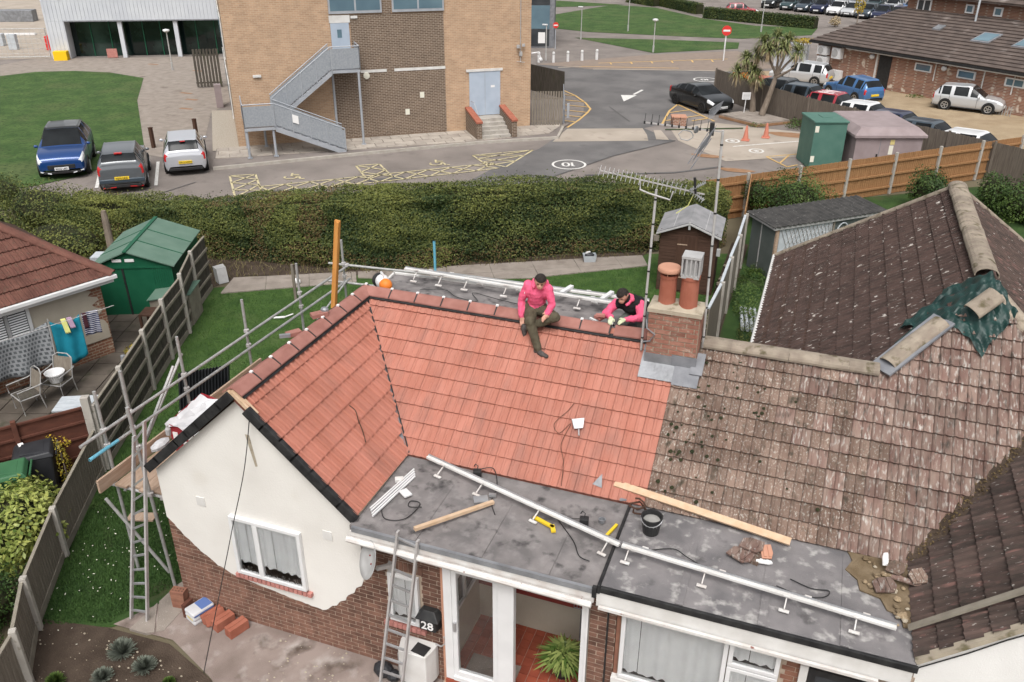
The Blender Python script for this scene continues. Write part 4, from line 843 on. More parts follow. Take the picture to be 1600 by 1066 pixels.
mb = MB(); mb.box(5.16, XG - .02, -.12, -.085, 2.40, 2.622); mb.build('fascia', 'white_paint', fl2)
mb = MB(); mb.box(5.16, XG - .1, -.085, .05, 2.385, 2.402); mb.build('soffit', 'fascia', fl2)
mb = MB(); mb.beam((5.2, -.16, 2.42), (8.4, -.16, 2.40), .04, .04); mb.build('gutter', 'fascia', fl2)
mb = MB(); mb.box(5.11, 5.16, -.17, -.12, 2.56, 2.72); mb.build('corner_cap', 'felt_black', fl2)
mb = MB(); mb.tube((XWE - .04, LY + 1.5, HE + .0), (XWE - .04, YBE, HE + .0), .05, 8); mb.build('gutter', 'white_paint', H2)
# ------------------------------------------------------------------ scaffold beside the gable
def tubething(name, label, p, q, r=.027, m='galv', cat='scaffold tube', group='scaffold tubes', couplers=(), tip=None):
    t = thing(name, label, cat, tuple(Vector(p) if p[2] <= q[2] else Vector(q)), 0, group)
    mb = MB(); mb.tube(p, q, r, 10); mb.build('tube', m, t, smooth=False)
    for c in couplers:
        c = Vector(p) + (Vector(q) - Vector(p)) * c; mb = MB(); mb.cbox(c, (.075, .085, .075), .3); mb.cbox(c + Vector((.04, 0, .03)), (.05, .03, .03), .3); mb.build('coupler', 'alu_dull', t, bevel=.01)
    if tip:
        a, b = Vector(p), Vector(q); mb = MB(); mb.tube(a + (b - a) * tip[0], a + (b - a) * tip[1], r + .002, 10); mb.build('painted_end', tip[2], t)
    return t
XS = -2.9
tubething('scaffold_standard', 'inner scaffold upright rising from path behind the tall ladder', (-1.99, .3, .0), (-2.05, .23, 3.5), couplers=(.55, .8))
tubething('scaffold_standard', 'short scaffold upright nearest the brown fence', (XS, .47, .0), (XS, .47, 3.46), couplers=(.72, .8))
tubething('scaffold_standard', 'second scaffold upright from brown fence, wrapped in a plant tie', (XS, 1.03, 1.2), (XS, 1.03, 3.52), couplers=(.55, .68))
tubething('scaffold_standard', 'scaffold upright in front of black corrugated sheet', (XS, 2.35, .0), (XS, 2.35, 3.5), couplers=(.71, .79))
tubething('scaffold_standard', 'scaffold upright over the middle of back lawn', (XS, 4.15, .0), (XS, 4.15, 3.43), couplers=(.72, .81))
tubething('scaffold_standard', 'scaffold upright by concrete garden path', (XS, 6.0, .0), (XS, 6.0, 3.46), couplers=(.72, .81))
tubething('scaffold_standard', 'far corner scaffold upright behind orange timber', (XS, 7.8, .0), (XS, 7.8, 3.35), couplers=(.74, .83))
tubething('guard_rail', 'upper scaffold guard rail running along whole lift', (XS + .05, -.05, 2.79), (XS + .05, 7.9, 2.69))
tubething('guard_rail', 'lower scaffold guard rail with light blue end', (XS + .05, .05, 2.49), (XS + .05, 7.95, 2.36), tip=(.0, .075, 'blue_paint'))
tubething('scaffold_transom', 'scaffold transom carrying the boards beside ladder', (-3.1, .35, 1.83), (-1.65, .33, 1.86), couplers=(.12, .86))
tubething('scaffold_transom', 'scaffold transom under far end of boards', (-3.1, 3.6, 1.83), (-1.7, 3.6, 1.86))
tubething('scaffold_ledger', 'bright horizontal tube at far return of scaffold, upper', (XS - .35, 7.75, 2.76), (-.4, 8.15, 2.70), couplers=(.15, .85))
tubething('scaffold_ledger', 'bright horizontal tube at far return of scaffold, lower', (XS - .4, 7.75, 2.32), (-.8, 8.0, 2.30))
tubething('scaffold_standard', 'scaffold upright with light blue painted top', (-.75, 8.1, .0), (-.75, 8.1, 3.5), tip=(.80, 1.0, 'blue_paint'))
tubething('scaffold_brace', 'diagonal scaffold brace crossing fence behind guard rails', (XS - .02, .6, 1.5), (XS - .05, 2.2, 3.0))
tubething('scaffold_brace', 'second diagonal brace close to the first', (XS - .12, 1.0, 1.7), (XS - .15, 2.55, 3.05))
tubething('scaffold_brace', 'thin raking tube from lawn to platform under ladder', (-2.72, .05, 1.8), (-2.1, .35, .25))
tubething('scaffold_brace', 'raking scaffold tube below the orange timber', (XS + .2, 5.6, 1.9), (XS + .1, 7.7, 2.4), r=.02)
for k in range(4):
    mb = MB(); x = -2.62 + .235 * k; mb.beam((x, .28 + .05 * (k % 2), 1.90 + .004 * k), (x + .01, 4.1, 1.90), .225, .038)
    t = solo(mb, 'scaffold_board', 'board', ['outermost weathered scaffold board of the platform', 'second scaffold board from outside of platform', 'third scaffold board from outside of platform', 'innermost scaffold board against gable verge'][k], 'scaffold board', 'scaffold platform boards')
solo(MB().beam((-2.78, .02, 2.02), (-2.78, 4.3, 2.02), .038, .225), 'toe_board', 'board', 'long scaffold toe board standing on edge along platform', 'toe board')
solo(MB().beam((-2.0, .55, .32), (-1.55, 1.15, .95), .04, .20), 'loose_board', 'board', 'short plank propped against scaffold below platform', 'plank')
solo(MB().cbox((-3.75, 1.55, .03), (.5, .22, .035), .3), 'board_offcut', 'board', 'curved board offcut lying on grass by fence', 'plank')
# orange timber stood on end
mb = MB(); q = Vector((-1.12, 4.48, 3.4)); e = Vector((-.88, 4.5, 5.12)); mb.beam(q, e, .10, .05, up=(0, 1, 0)); mb.beam(q + Vector((.02, -.035, 0)), e + Vector((.02, -.035, -.02)), .05, .03, up=(0, 1, 0))
solo(mb, 'timber_post', 'orange_timber', 'bright orange timber length stood upright behind gable ridge', 'timber')
# ladders
def ladder(label, fl, fr, tl, tr, n, rung=.028, m='alu_dull'):
    fl, fr, tl, tr = map(Vector, (fl, fr, tl, tr)); t = thing('ladder', label, 'ladder', tuple((fl + fr) / 2), 0, 'ladders')
    nrm_ = (tl - fl).cross(fr - fl).normalized()
    for a, b in ((fl, tl), (fr, tr)): MB().beam(a, b, .062, .028, up=nrm_.cross(b - a)).build('stile', m, t)
    for k in range(n):
        s = (k + .6) / n; MB().beam(fl.lerp(tl, s), fr.lerp(tr, s), rung, rung).build('rung', 'alu', t)
    return t
ladder('tall aluminium ladder leaning on scaffold beside the gable', (-2.18, -.50, .01), (-1.90, -.46, .01), (-1.90, .10, 3.12), (-1.66, .12, 3.42), 13)
ladder('aluminium ladder leaning on porch flat roof beside the satellite dish', (2.16, -.42, .0), (2.50, -.42, .0), (2.52, -.19, 2.85), (2.80, -.19, 2.78), 11)
# ------------------------------------------------------------------ gutter-like light rails on feet
def rail(label, p, q, feet, grp='white rails lying on the flat roofs', z0=2.68, second=True):
    p, q = Vector(p), Vector(q); t = thing('roof_rail', label, 'rail', tuple(p), 0, grp)
    MB().beam(p, q, .062, .04).build('bar', 'white_paint', t, bevel=.006)
    d = (q - p).normalized(); s = Vector((-d.y, d.x, 0)).normalized()
    MB().beam(p + Vector((0, 0, .028)) + s * .025, q + Vector((0, 0, .028)) + s * .025, .02, .012).build('channel', 'alu', t)
    for f, sd in feet:
        c = p.lerp(q, f); e = c + s * (.16 * sd); e.z = z0 + .02
        mb = MB(); mb.beam(c - Vector((0, 0, .01)), e + Vector((0, 0, .03)), .016, .022); mb.cbox(e, (.12, .042, .022), math.atan2(d.y, d.x)); mb.cbox(c + s * (.05 * sd) + Vector((0, 0, .025)), (.08, .025, .02), math.atan2(d.y, d.x)); mb.build('foot', 'fascia', t, bevel=.005)
    return t
rail('white rail on feet across porch flat roof', (2.15, 1.50, 2.82), (5.26, .58, 2.82), ((.10, -1), (.32, -1), (.62, -1), (.95, -1)))
rail('long white rail on feet across right-hand flat roof', (5.30, .54, 2.86), (8.52, .27, 2.84), ((.03, -1), (.09, 1), (.33, -1), (.39, 1), (.63, -1), (.70, 1), (.87, -1), (.9, 1)), z0=2.72)
rail('white rail on feet along the rear dormer roof', (.32, 4.62, 4.34), (4.35, 4.52, 4.32), ((.06, -1), (.12, 1), (.18, -1), (.30, -1), (.34, 1), (.48, -1), (.52, 1), (.8, -1), (.85, 1)), z0=4.18)
rail('thin white rail at outer edge of rear dormer roof', (.5, 4.78, 4.26), (4.6, 4.98, 4.24), ((.15, 1), (.5, 1), (.75, 1)), z0=4.16)
mb = MB()
for k, x in enumerate((3.15, 3.85)): mb.beam((x, 4.55, 4.30), (x + .12, 5.0, 4.30), .07, .04)
solo(mb, 'rail_bracket_pair', 'upvc', 'two short white bracket arms lying at dormer edge behind seated man', 'brackets')
mb = MB()
for k in range(4): mb.beam((1.86 + .035 * k + .01 * (k > 1), .22 - .05 * k + .05, 2.70 + .004 * k), (2.02 + .03 * k, 1.30 - .05 * k, 2.70), .022, .022)
t = thing('plastic_strips', 'bundle of thin white plastic strips beside gable slope', 'plastic strips', (1.95, .7, 2.69)); mb.build('strips', 'upvc', t); MB().cbox((2.17, .72, 2.72), (.17, .12, .02), -.6).build('white_plate', 'upvc', t)
solo(MB().cbox((1.93, 1.0, 2.70), (.12, .09, .04), .5), 'plastic_block', 'fascia', 'small dusty plastic block by white strips', 'block')
solo(MB().beam((2.66, .0, 2.78), (3.40, .95, 2.73), .055, .045), 'timber_batten', 'new_timber', 'pale timber batten lying across porch roof to ladder', 'timber')
solo(MB().beam((4.90, 1.78, 2.86), (7.30, 1.42, 2.80), .10, .035, up=(0, -.5, 1)), 'timber_batten', 'new_timber', 'long pale timber batten along foot of old tiles', 'timber')
tg = (HR - HE) / (XA - XG)
solo(MB().beam((8.66, .38, 2.79), (10.3, .36, 2.79 + 1.64 * tg), .08, .03, up=(-tg, 0, 1)), 'timber_batten', 'rail_wood', 'greyed timber batten lying up the dark right gable', 'timber')
def cable(label, pts, r=.007, m='black_plastic'):
    P = [Vector(p) for p in pts]; out = []
    for i in range(len(P) - 1):
        a, b, c, d = P[max(i - 1, 0)], P[i], P[i + 1], P[min(i + 2, len(P) - 1)]
        for k in range(6):
            t = k / 6; out.append(.5 * ((2 * b) + (c - a) * t + (2 * a - 5 * b + 4 * c - d) * t * t + (3 * b - a - 3 * c + d) * t ** 3))
    out.append(P[-1]); return solo(MB().path(out, r), 'cable', m, label, 'cable', base=True)
def box_unit(label, c, rz):
    t = thing('power_box', label, 'power box', c, rz, 'black power boxes on the roofs')
    MB().box(-.06, .06, -.05, .05, 0, .15).build('case', 'black_plastic', t, local=True, bevel=.01); MB().box(-.02, .02, -.052, -.05, .03, .06).build('label_plate', 'white_patch', t, local=True); MB().path([(0, 0, .14), (.01, .03, .2), (-.03, .05, .22), (-.05, .06, .17)], .008).build('lead', 'black_plastic', t, local=True)
box_unit('black power box near upper end of porch rail', (2.97, 1.42, 2.69), .3); box_unit('black power box near party wall end of porch rail', (4.70, .92, 2.69), .2)
z = 2.69
cable('loop of black cable on porch roof by ladder top', [(1.98, .35, z), (2.15, .15, z), (2.4, .25, z), (2.45, .6, z), (2.3, .62, z), (2.33, .5, z), (2.5, .55, z)])
cable('black cable trailing from upper power box', [(2.97, 1.5, 2.8), (3.15, 1.6, z + .1), (3.3, 1.35, z), (3.35, 1.0, z), (3.5, .75, z)])
cable('black cable trailing from lower power box', [(4.7, .95, 2.8), (4.5, 1.0, z + .02), (4.3, 1.0, z), (4.65, .6, z), (4.8, .35, z), (4.95, .3, z)])
cable('dark cable on right flat roof beside rail', [(5.6, .7, 2.73), (5.9, .85, 2.73), (6.1, .72, 2.76), (6.4, .6, 2.73)])
cable('dark cable at right end of right flat roof', [(7.2, .62, 2.73), (7.5, .55, 2.73), (7.75, .62, 2.73), (7.8, .75, 2.73), (7.6, .72, 2.73), (7.35, .8, 2.73)])
cable('thin dark cable on dormer roof', [(.8, 4.2, 4.18), (1.2, 4.35, 4.18), (1.5, 4.15, 4.18), (1.9, 4.1, 4.18), (1.7, 4.4, 4.18), (2.2, 4.3, 4.18), (2.8, 4.2, 4.18)])
cable('brown cable hanging over new main roof slope', [onm(4.05, 2.62, .06), onm(3.98, 2.50, .06), onm(3.84, 2.32, .06), onm(3.95, 2.22, .06), onm(4.08, 2.36, .06), onm(4.02, 2.1, .06), onm(4.12, 1.9, .06), onm(4.18, 1.62, .05)], .005, 'dark_brown_wood')
gn_ = Vector(((HR - HE) / AE, 0, 1)).normalized()
def ong(x, y, h=.06): return Vector((x, y, HE + (XE - x) * (HR - HE) / AE)) + gn_ * h
cable('brown rope end lying on gable slope', [ong(.93, 1.39), ong(1.02, 1.40), ong(1.12, 1.30), ong(1.22, 1.22), ong(1.33, 1.10)], .008, 'dark_brown_wood')
cable('black overhead line from gable apex down to garden', [(.30, .02, 4.02), (.18, -.12, 3.2), (.0, -.35, 2.3), (-.2, -.6, 1.3), (-.42, -1.0, .0)], .007)
def scoop(label, c, n_, rot):
    T = Matrix.Translation(c) @ Vector(n_).to_track_quat('Z', 'Y').to_matrix().to_4x4() @ Matrix.Rotation(rot, 4, 'Z')
    mb = MB(); vs = [(-.06, -.08, .01), (.06, -.08, .01), (.09, .08, .01), (-.09, .08, .01)]; up_ = [(x * 1.1, y * 1.1, .05) for x, y, _ in vs]
    mb.add([T @ Vector(v) for v in vs + up_], [(0, 1, 2, 3), (0, 4, 5, 1), (1, 5, 6, 2), (3, 7, 4, 0)]); mb.tube(T @ Vector((0, -.08, .03)), T @ Vector((0, -.2, .05)), .012, 6)
    return solo(mb, 'metal_scoop', 'alu', label, 'scoop')
scoop('small grey metal scoop lying on new tiles', onm(4.19, 2.38, .05), nrm, .3)
solo(MB().cbox((3.2, .98, 2.70), (.20, .15, .02), .5).cbox((3.33, 1.1, 2.72), (.10, .05, .04), .3), 'dust_pan', 'alu', 'flat metal pan lying by porch rail', 'pan')
mb = MB(); mb.beam((4.02, .86, 2.71), (4.34, .74, 2.71), .05, .03); mb.beam((4.30, .78, 2.71), (4.36, .66, 2.71), .06, .03); solo(mb, 'yellow_tool', 'yellow_plastic', 'yellow handled tool lying under porch rail', 'hand tool')
solo(MB().beam((5.03, .82, 2.71), (5.11, 1.08, 2.72), .035, .03), 'yellow_knife', 'yellow_plastic', 'yellow tool against black upstand', 'hand tool')
solo(MB().lathe([(0, 0), (.045, 0), (.05, .05), (.04, .05), (.035, .01), (0, .01)], (4.9, 1.1, 2.69), 12), 'steel_cup', 'lead', 'small round metal cup on porch roof', 'cup')
solo(MB().prism([onm(4.60, 1.72, .03), onm(4.74, 1.70, .03), onm(4.70, 1.86, .03)], nrm * .01), 'lead_scrap', 'lead', 'triangular lead scrap at tile edge', 'scrap'); solo(MB().cbox((5.06, 1.62, 2.75), (.10, .10, .01), .4), 'lead_scrap', 'lead_dark', 'square lead scrap at top of black upstand', 'scrap')
# bucket
t = thing('bucket', 'black plastic bucket with grey mortar on right flat roof', 'bucket', (5.56, 1.10, 2.715))
MB().lathe([(0, 0), (.105, 0), (.135, .24), (.145, .245), (.145, .26), (.13, .26), (.125, .2), (0, .19)], (0, 0, 0), 20).build('pail', 'black_plastic', t, local=True)
MB().lathe([(0, .15), (.124, .15), (.124, .195), (.05, .215), (0, .21)], (0, 0, 0), 16).build('mortar_fill', 'cement', t, local=True)
MB().path([(.14 * math.cos(a), -.14 * math.sin(a) * .9, .24 - .07 * math.sin(a)) for a in [PI * i / 10 for i in range(11)]], .006).build('bail', 'alu', t, local=True)
# tangled brown strap
mb = MB(); pts = [(5.33 + .10 * math.cos(i * .9) + RND.uniform(-.04, .04), 1.40 + .10 * math.sin(i * .9) + RND.uniform(-.04, .04), 2.72 + .012 * i + RND.uniform(0, .03)) for i in range(18)]; mb.path(pts, .014, 5)
solo(mb, 'strap_tangle', 'dark_brown_wood', 'tangled brown strap beside bucket', 'strap')
# stack of broken tiles, rubble
def shards(name, label, m, items, grp):
    for k, (c, s, rz, tl) in enumerate(items):
        mb = MB(); T = Matrix.Translation(c) @ Matrix.Rotation(rz, 4, 'Z') @ Matrix.Rotation(tl, 4, 'X'); pts = [(-.5, -.5), (.3, -.5), (.5, -.1), (.42, .5), (-.2, .46), (-.5, .2)]
        mb.prism([T @ Vector((x * s[0], y * s[1], 0)) for x, y in pts], T.to_3x3() @ Vector((0, 0, .022)))
        for gx in (-.2, .2): mb.beam(T @ Vector((gx * s[0], -.4 * s[1], .028)), T @ Vector((gx * s[0], .4 * s[1], .028)), .03, .014)
        solo(mb, name, m if isinstance(m, str) else m[k], label[k], 'broken tile', grp)
shards('broken_tile', ['top broken tile of stack on right flat roof', 'lower left broken tile of stack on right flat roof', 'tile shard leaning at right of stack', 'white curved shard beside tile stack'], ['roof_old_pink', 'roof_old_pink', 'terracotta_pale', 'white_patch'],
       [((6.85, 1.16, 2.82), (.28, .22), -.25, .1), ((6.74, 1.0, 2.76), (.30, .24), -.5, .05), ((7.03, 1.15, 2.77), (.15, .2), .3, .35), ((7.02, .98, 2.74), (.2, .06), .1, 0)], 'broken tiles in the stack')
solo(MB().cbox((6.84, 1.08, 2.735), (.30, .26, .05), -.3), 'broken_tile', 'roof_old', 'bottom tile of broken stack on right flat roof', 'broken tile', 'broken tiles in the stack')
shards('broken_tile', ['pink broken tile at foot of mossy valley', 'grey broken tile at foot of mossy valley, under upright white shard', 'dark tile shard against dark gable', 'long thin tile shard in rubble', 'white upright shard in rubble'], ['roof_old_pink', 'roof_old', 'roof_old', 'roof_old_pink', 'white_patch'],
       [((8.42, 1.02, 2.78), (.28, .22), .35, .15), ((8.55, 1.32, 2.84), (.2, .2), -.3, .3), ((8.78, 1.20, 2.88), (.22, .2), .5, .3), ((8.66, 1.14, 2.82), (.34, .07), -.15, .1), ((8.42, 1.42, 2.86), (.07, .16), .2, .8)], 'rubble at the foot of the valley')
mb = MB(); mb.prism([(7.98, 1.64, 2.712), (8.06, 1.42, 2.712), (7.98, 1.22, 2.712), (8.12, 1.08, 2.712), (8.15, .9, 2.712), (8.38, .84, 2.712), (8.45, .66, 2.712), (8.60, .62, 2.712), (8.62, .44, 2.712), (8.70, .45, 2.712), (8.72, 1.2, 2.712), (8.72, 1.66, 2.712)], (0, 0, .02)); solo(mb, 'mortar_dirt', 'dirt_brown', 'brown mortar dirt spread at foot of mossy valley', 'dirt')
for k in range(34):
    t_ = RND.random(); x, y = (8.20 + .45 * RND.random(), .95 + .62 * RND.random()) if k < 20 else (8.52 + .16 * RND.random(), .42 + .62 * RND.random()); r = RND.uniform(.02, .055)
    mb = MB(); mb.ball((0, 0, 0), (r, r * RND.uniform(.7, 1.1), r * .6), 6, 4); mb.v = [(v[0] * RND.uniform(.8, 1.2) + x, v[1] * RND.uniform(.8, 1.2) + y, v[2] + 2.74 + r * .4) for v in mb.v]
    solo(mb, 'mortar_lump', ['mortar_pale', 'gravel', 'dirt_brown', 'gravel'][k % 4], 'small lump of old mortar in rubble at valley foot', 'mortar lump', 'mortar lumps at the valley foot')
mb = MB(); mb.cbox((.30, .85, 4.48), (.25, .10, .05), 1.3); mb.cbox((.20, .70, 4.47), (.2, .09, .05), .9)
# things balanced behind the gable ridge: scraps, bags, leaf-blower shaped tool
T_ = thing('tile_scraps', 'broken red and grey tile scraps lying on gable ridge', 'scraps', (-.08, 1.9, 4.3))
MB().cbox((-.10, 1.75, 4.34), (.22, .12, .06), 1.0).build('scrap', 'ridge_new', T_); MB().cbox((-.15, 1.6, 4.36), (.16, .05, .05), .6).build('scrap', 'lead', T_); MB().cbox((-.02, 2.35, 4.40), (.25, .14, .06), .9).build('scrap', 'ridge_new', T_); MB().ball((.02, 2.45, 4.44), (.07, .06, .05), 8, 5).build('scrap', 'lead', T_)
t = thing('power_tool', 'white and orange rounded power tool case behind ridge corner', 'power tool', (.22, 4.05, 4.16), -.5)
MB().ball((-.08, 0, .12), (.13, .12, .13), 14, 8).build('white_shell', 'upvc', t, local=True, smooth=True); MB().ball((.07, -.03, .11), (.12, .11, .115), 14, 8).build('orange_cover', 'orange_plastic', t, local=True, smooth=True)
MB().lathe([(.0, -.03), (.12, -.03), (.13, 0), (.12, .03), (0, .03)], (-.19, 0, .12), 14, Matrix.Rotation(PI / 2, 4, 'Y')).build('black_end', 'black_plastic', t, local=True); MB().path([(-.12, .02, .22), (-.1, .0, .29), (-.02, -.02, .29), (.0, -.02, .2)], .016).build('handle', 'upvc', t, local=True)
t = thing('rubble_bag', 'white and red rubble bag on scaffold behind verge', 'bag', (-2.1, 1.35, 1.92))
mb = MB(); mb.add([(-2.25, 1.2, 1.95), (-1.8, 1.2, 1.95), (-1.78, 1.75, 1.95), (-2.25, 1.75, 1.95), (-2.3, 1.15, 2.62), (-1.8, 1.18, 2.52), (-1.7, 1.95, 2.66), (-2.25, 1.98, 2.74)], [(0, 1, 5, 4), (1, 2, 6, 5), (2, 3, 7, 6), (3, 0, 4, 7)]); mb.build('bag_side', 'bag_red', t)
mb = MB(); mb.add([(-2.32 + .56 * i / 7 + .08 * j / 7 + RND.uniform(-.025, .025), 1.12 + .82 * j / 7 + RND.uniform(-.03, .03), 2.62 - .08 * i / 7 + .12 * j / 7 - .10 * math.sin(PI * i / 7) * math.sin(PI * j / 7) + RND.uniform(-.035, .035)) for j in range(8) for i in range(8)], [(j * 8 + i, j * 8 + i + 1, j * 8 + i + 9, j * 8 + i + 8) for j in range(7) for i in range(7)]); mb.build('bag_top', 'tarp_bag', t)
for k, (x, z) in enumerate(((-2.18, 2.4), (-2.0, 2.25), (-1.88, 2.42))): MB().cbox((x, 1.165, z), (.09, .012, .14), .05).build('white_print', 'white_patch', t)
mb = MB(); mb.ball((-1.98, .62, 2.62), (.10, .2, .07), 8, 5); solo(mb, 'cement_bag', 'tarp_bag', 'crumpled pale bag between toe board and verge', 'bag')
solo(MB().lathe([(0, 0), (.04, 0), (.045, .1), (.02, .14), (.02, .17), (0, .17)], (-2.0, .85, 2.66), 10), 'spray_bottle', 'vent_grey', 'small grey bottle standing behind verge', 'bottle')
# green tarpaulin with a loose hip tile on it
tl = thing('tarpaulin', 'dark green tarpaulin draped over hip of old roof', 'tarpaulin', (9.5, 4.6, 5.0))
mb = MB(); N = 44; grid = []
for j in range(N + 1):
    for i in range(N + 1):
        a = i / N; b = j / N
        P00, P10, P01, P11 = Vector((8.30, 4.66, 0)), Vector((9.36, 4.02, 0)), Vector((9.02, 5.40, 0)), Vector((9.84, 4.70, 0))
        q = (P00 * (1 - a) + P10 * a) * (1 - b) + (P01 * (1 - a) + P11 * a) * b
        q.x += .05 * math.sin(9 * b + 2) * (1 if a < .1 else .3); q.y += .05 * math.sin(11 * a)
        zf = HE + (q.y - YV) * (HR - HE) / RB; zl = HE + (q.x - XWE) * (HW - HE) / (XW - XWE); zr = HW - (q.x - XW) * (HW - HE) / (XWR - XW)
        z = min(zf, zl, zr) + .10 + .034 * math.sin(14 * a + 9 * b) * math.cos(8 * b - 3 * a) + .022 * math.sin(31 * b + 7 * a) + .02 * math.sin(23 * a - 17 * b) + .014 * math.sin(47 * a + 29 * b) + .10 * max(0, 1 - abs(q.x - XW) * 3) * max(0, 1 - abs(q.y - YH) * 2)
        grid.append((q.x, q.y, z))
mb.add(grid, [(j * (N + 1) + i, j * (N + 1) + i + 1, (j + 1) * (N + 1) + i + 1, (j + 1) * (N + 1) + i) for j in range(N) for i in range(N)]); mb.build('sheet', 'tarp', tl, smooth=False)
mb = MB(); pts = [(8.70, 4.50), (8.45, 4.25), (8.30, 4.28), (8.42, 4.40), (8.6, 4.62)]; mb.prism([(x, y, HE + (x - XWE) * (HW - HE) / (XW - XWE) + .09) for x, y in pts], (0, 0, .03)); mb.build('loose_tail', 'tarp', tl)
tt = thing('loose_hip_tile', 'old hip tile weighing down the green tarpaulin', 'roof tile', (9.35, 4.45, 5.1)); me = ridge_mesh('tile_shell', .42, .14, 'ridge_old')
o = link(bpy.data.objects.new('tile_shell', me)); o.parent = tt; o.rotation_euler = (.35, -.55, .65); o.location = (-.18, -.12, -.02)
# ------------------------------------------------------------------ TV aerials on the chimney
def aerial(label, base, top, boom_a, boom_b, n, el, refl):
    t = thing('tv_aerial', label, 'aerial', base, 0, 'television aerials'); base, top = Vector(base), Vector(top)
    MB().tube(base, top, .018, 10).build('mast', 'pole_grey', t)
    k = 7
    for i in range(k): c = base.lerp(top, (i + .6) / k); d = (top - base).normalized(); MB().tube(c - d * .012, c + d * .012, .021, 10).build('tape_band', 'black_plastic', t)
    a, b = Vector(boom_a), Vector(boom_b); MB().beam(a, b, .016, .016).build('boom', 'alu_dull', t)
    d = (b - a).normalized()
    for i in range(n):
        c = a.lerp(b, i / (n - 1) * .82)
        if el == 'x':
            mb = MB()
            for s1 in (-1, 1): mb.tube(c + Vector((d.y * .07 * s1, -d.x * .07 * s1, .055)), c + Vector((-d.y * .07 * s1, d.x * .07 * s1, -.055)), .003, 5)
            mb.build('element', 'alu', t)
        else:
            mb = MB(); mb.tube(c + Vector((0, 0, -.02)), c + Vector((.01, 0, .12)), .0035, 5); mb.cbox(c, (.024, .022, .035), .2); mb.build('element', 'black_plastic' if i % 1 == 0 else 'alu', t)
    return t, b, d
ta, b, d = aerial('right television aerial on taller mast with grid reflector', (5.69, 3.60, 4.15), (5.62, 3.60, 7.44), (4.58, 3.60, 7.46), (5.60, 3.60, 7.42), 10, 'v', True)
mb = MB()
for k in range(9):
    z = 7.18 + .03 * k; mb.tube((5.46 + .012 * k, 3.42, z + .12), (5.30 + .012 * k, 3.30, z - .12), .004, 4)
for k in range(9): mb.tube((5.40, 3.72, 7.50 + .02 * k), (5.52 + .004 * k, 3.9, 7.66 + .012 * k), .004, 4)
mb.tube((5.50, 3.45, 7.36), (5.30, 3.25, 6.98), .006, 5); mb.tube((5.46, 3.44, 7.44), (5.26, 3.25, 7.05), .006, 5); mb.build('reflector_grid', 'lead_dark', ta)
MB().lathe([(0, -.015), (.045, -.012), (.05, 0), (.045, .012), (0, .015)], (5.28, 3.56, 7.43), 14, Matrix.Rotation(PI / 2, 4, 'Y') @ Matrix.Rotation(.4, 4, 'X')).build('dipole_loop', 'lead', ta)
MB().path([(5.15 + .1 * math.cos(i), 3.58, 7.34 + .07 * math.sin(i)) for i in range(9)], .008).build('cable_coil', 'vent_grey', ta)
MB().cbox((5.48, 3.58, 7.45), (.06, .07, .16), .1).build('junction_box', 'black_plastic', ta)
ta, b, d = aerial('left television aerial with long toothed boom on shorter mast', (4.82, 3.40, 4.15), (4.85, 3.40, 6.62), (4.05, 3.40, 6.80), (5.50, 3.40, 6.62), 20, 'x', False)
MB().path([(4.62, 3.40, 6.72), (4.63, 3.38, 6.60), (4.75, 3.38, 6.56), (5.05, 3.38, 6.50), (5.08, 3.4, 6.62)], .014).build('support_arm', 'pole_grey', ta)
for s1 in (-1, 1):
    mb = MB()
    for k in range(7): mb.tube((5.30 + .03 * k, 3.40 - .12, 6.66 + s1 * .02 * k), (5.30 + .03 * k, 3.40 + .12, 6.66 + s1 * .02 * k), .005, 5)
    mb.beam((5.30, 3.40, 6.66), (5.50, 3.40, 6.66 + s1 * .12), .02, .02); mb.build('reflector_panel', 'alu', ta)
MB().beam((5.35, 3.38, 6.84), (5.38, 3.40, 6.62), .03, .03).build('dipole', 'black_plastic', ta); MB().path([(5.36, 3.4, 6.62), (5.3, 3.38, 6.45), (5.15, 3.38, 6.32)], .006).build('feed_cable', 'yellow_cloth', ta)
MB().path([(CX0 - .03, 3.30, 4.72), (CX0 + .0, 3.24, 4.6), (CX0 + .12, 3.24, 4.52), (CX0 + .05, 3.24, 4.4), (CX0 - .05, 3.27, 4.36)], .012).build('lashing_bracket', 'lead_dark', ta)
# ------------------------------------------------------------------ wall furniture of the front
t = thing('satellite_dish', 'grey oval satellite dish at edge of cream render', 'satellite dish', (2.1, -.02, 1.85))
T = Matrix.Translation((2.10, -.22, 2.27)) @ Vector((-.62, -.70, .35)).to_track_quat('Z', 'Y').to_matrix().to_4x4() @ Matrix.Diagonal((.85, 1.0, 1, 1))
MB().lathe([(0, .0), (.10, .006), (.20, .028), (.27, .055), (.275, .05), (.20, .018), (0, -.01)], (0, 0, 0), 28, T).build('dish', 'vent_grey', t, smooth=True)
for a, b in (((-.05, .04), .012), ((.06, -.03), .012)): MB().ball(T @ Vector((a[0], a[1], .012)), b, 6, 4).build('bolt', 'red_paint', t)
MB().beam((2.15, -.18, 2.10), (2.26, .08, 1.98), .05, .05).build('wall_arm', 'alu_dull', t); MB().cbox((2.25, .05, 1.98), (.10, .08, .12), .2).build('wall_bracket', 'galv', t)
t = thing('post_box', 'black wall post box numbered 28', 'post box', (2.8, .0, 1.0))
mb = MB(); mb.prism([(2.65, .09, 1.05), (2.68, -.06, 1.07), (2.92, -.06, 1.07), (2.95, .09, 1.05)], (0, 0, .22)); mb.build('case', 'black_plastic', t, bevel=.01)
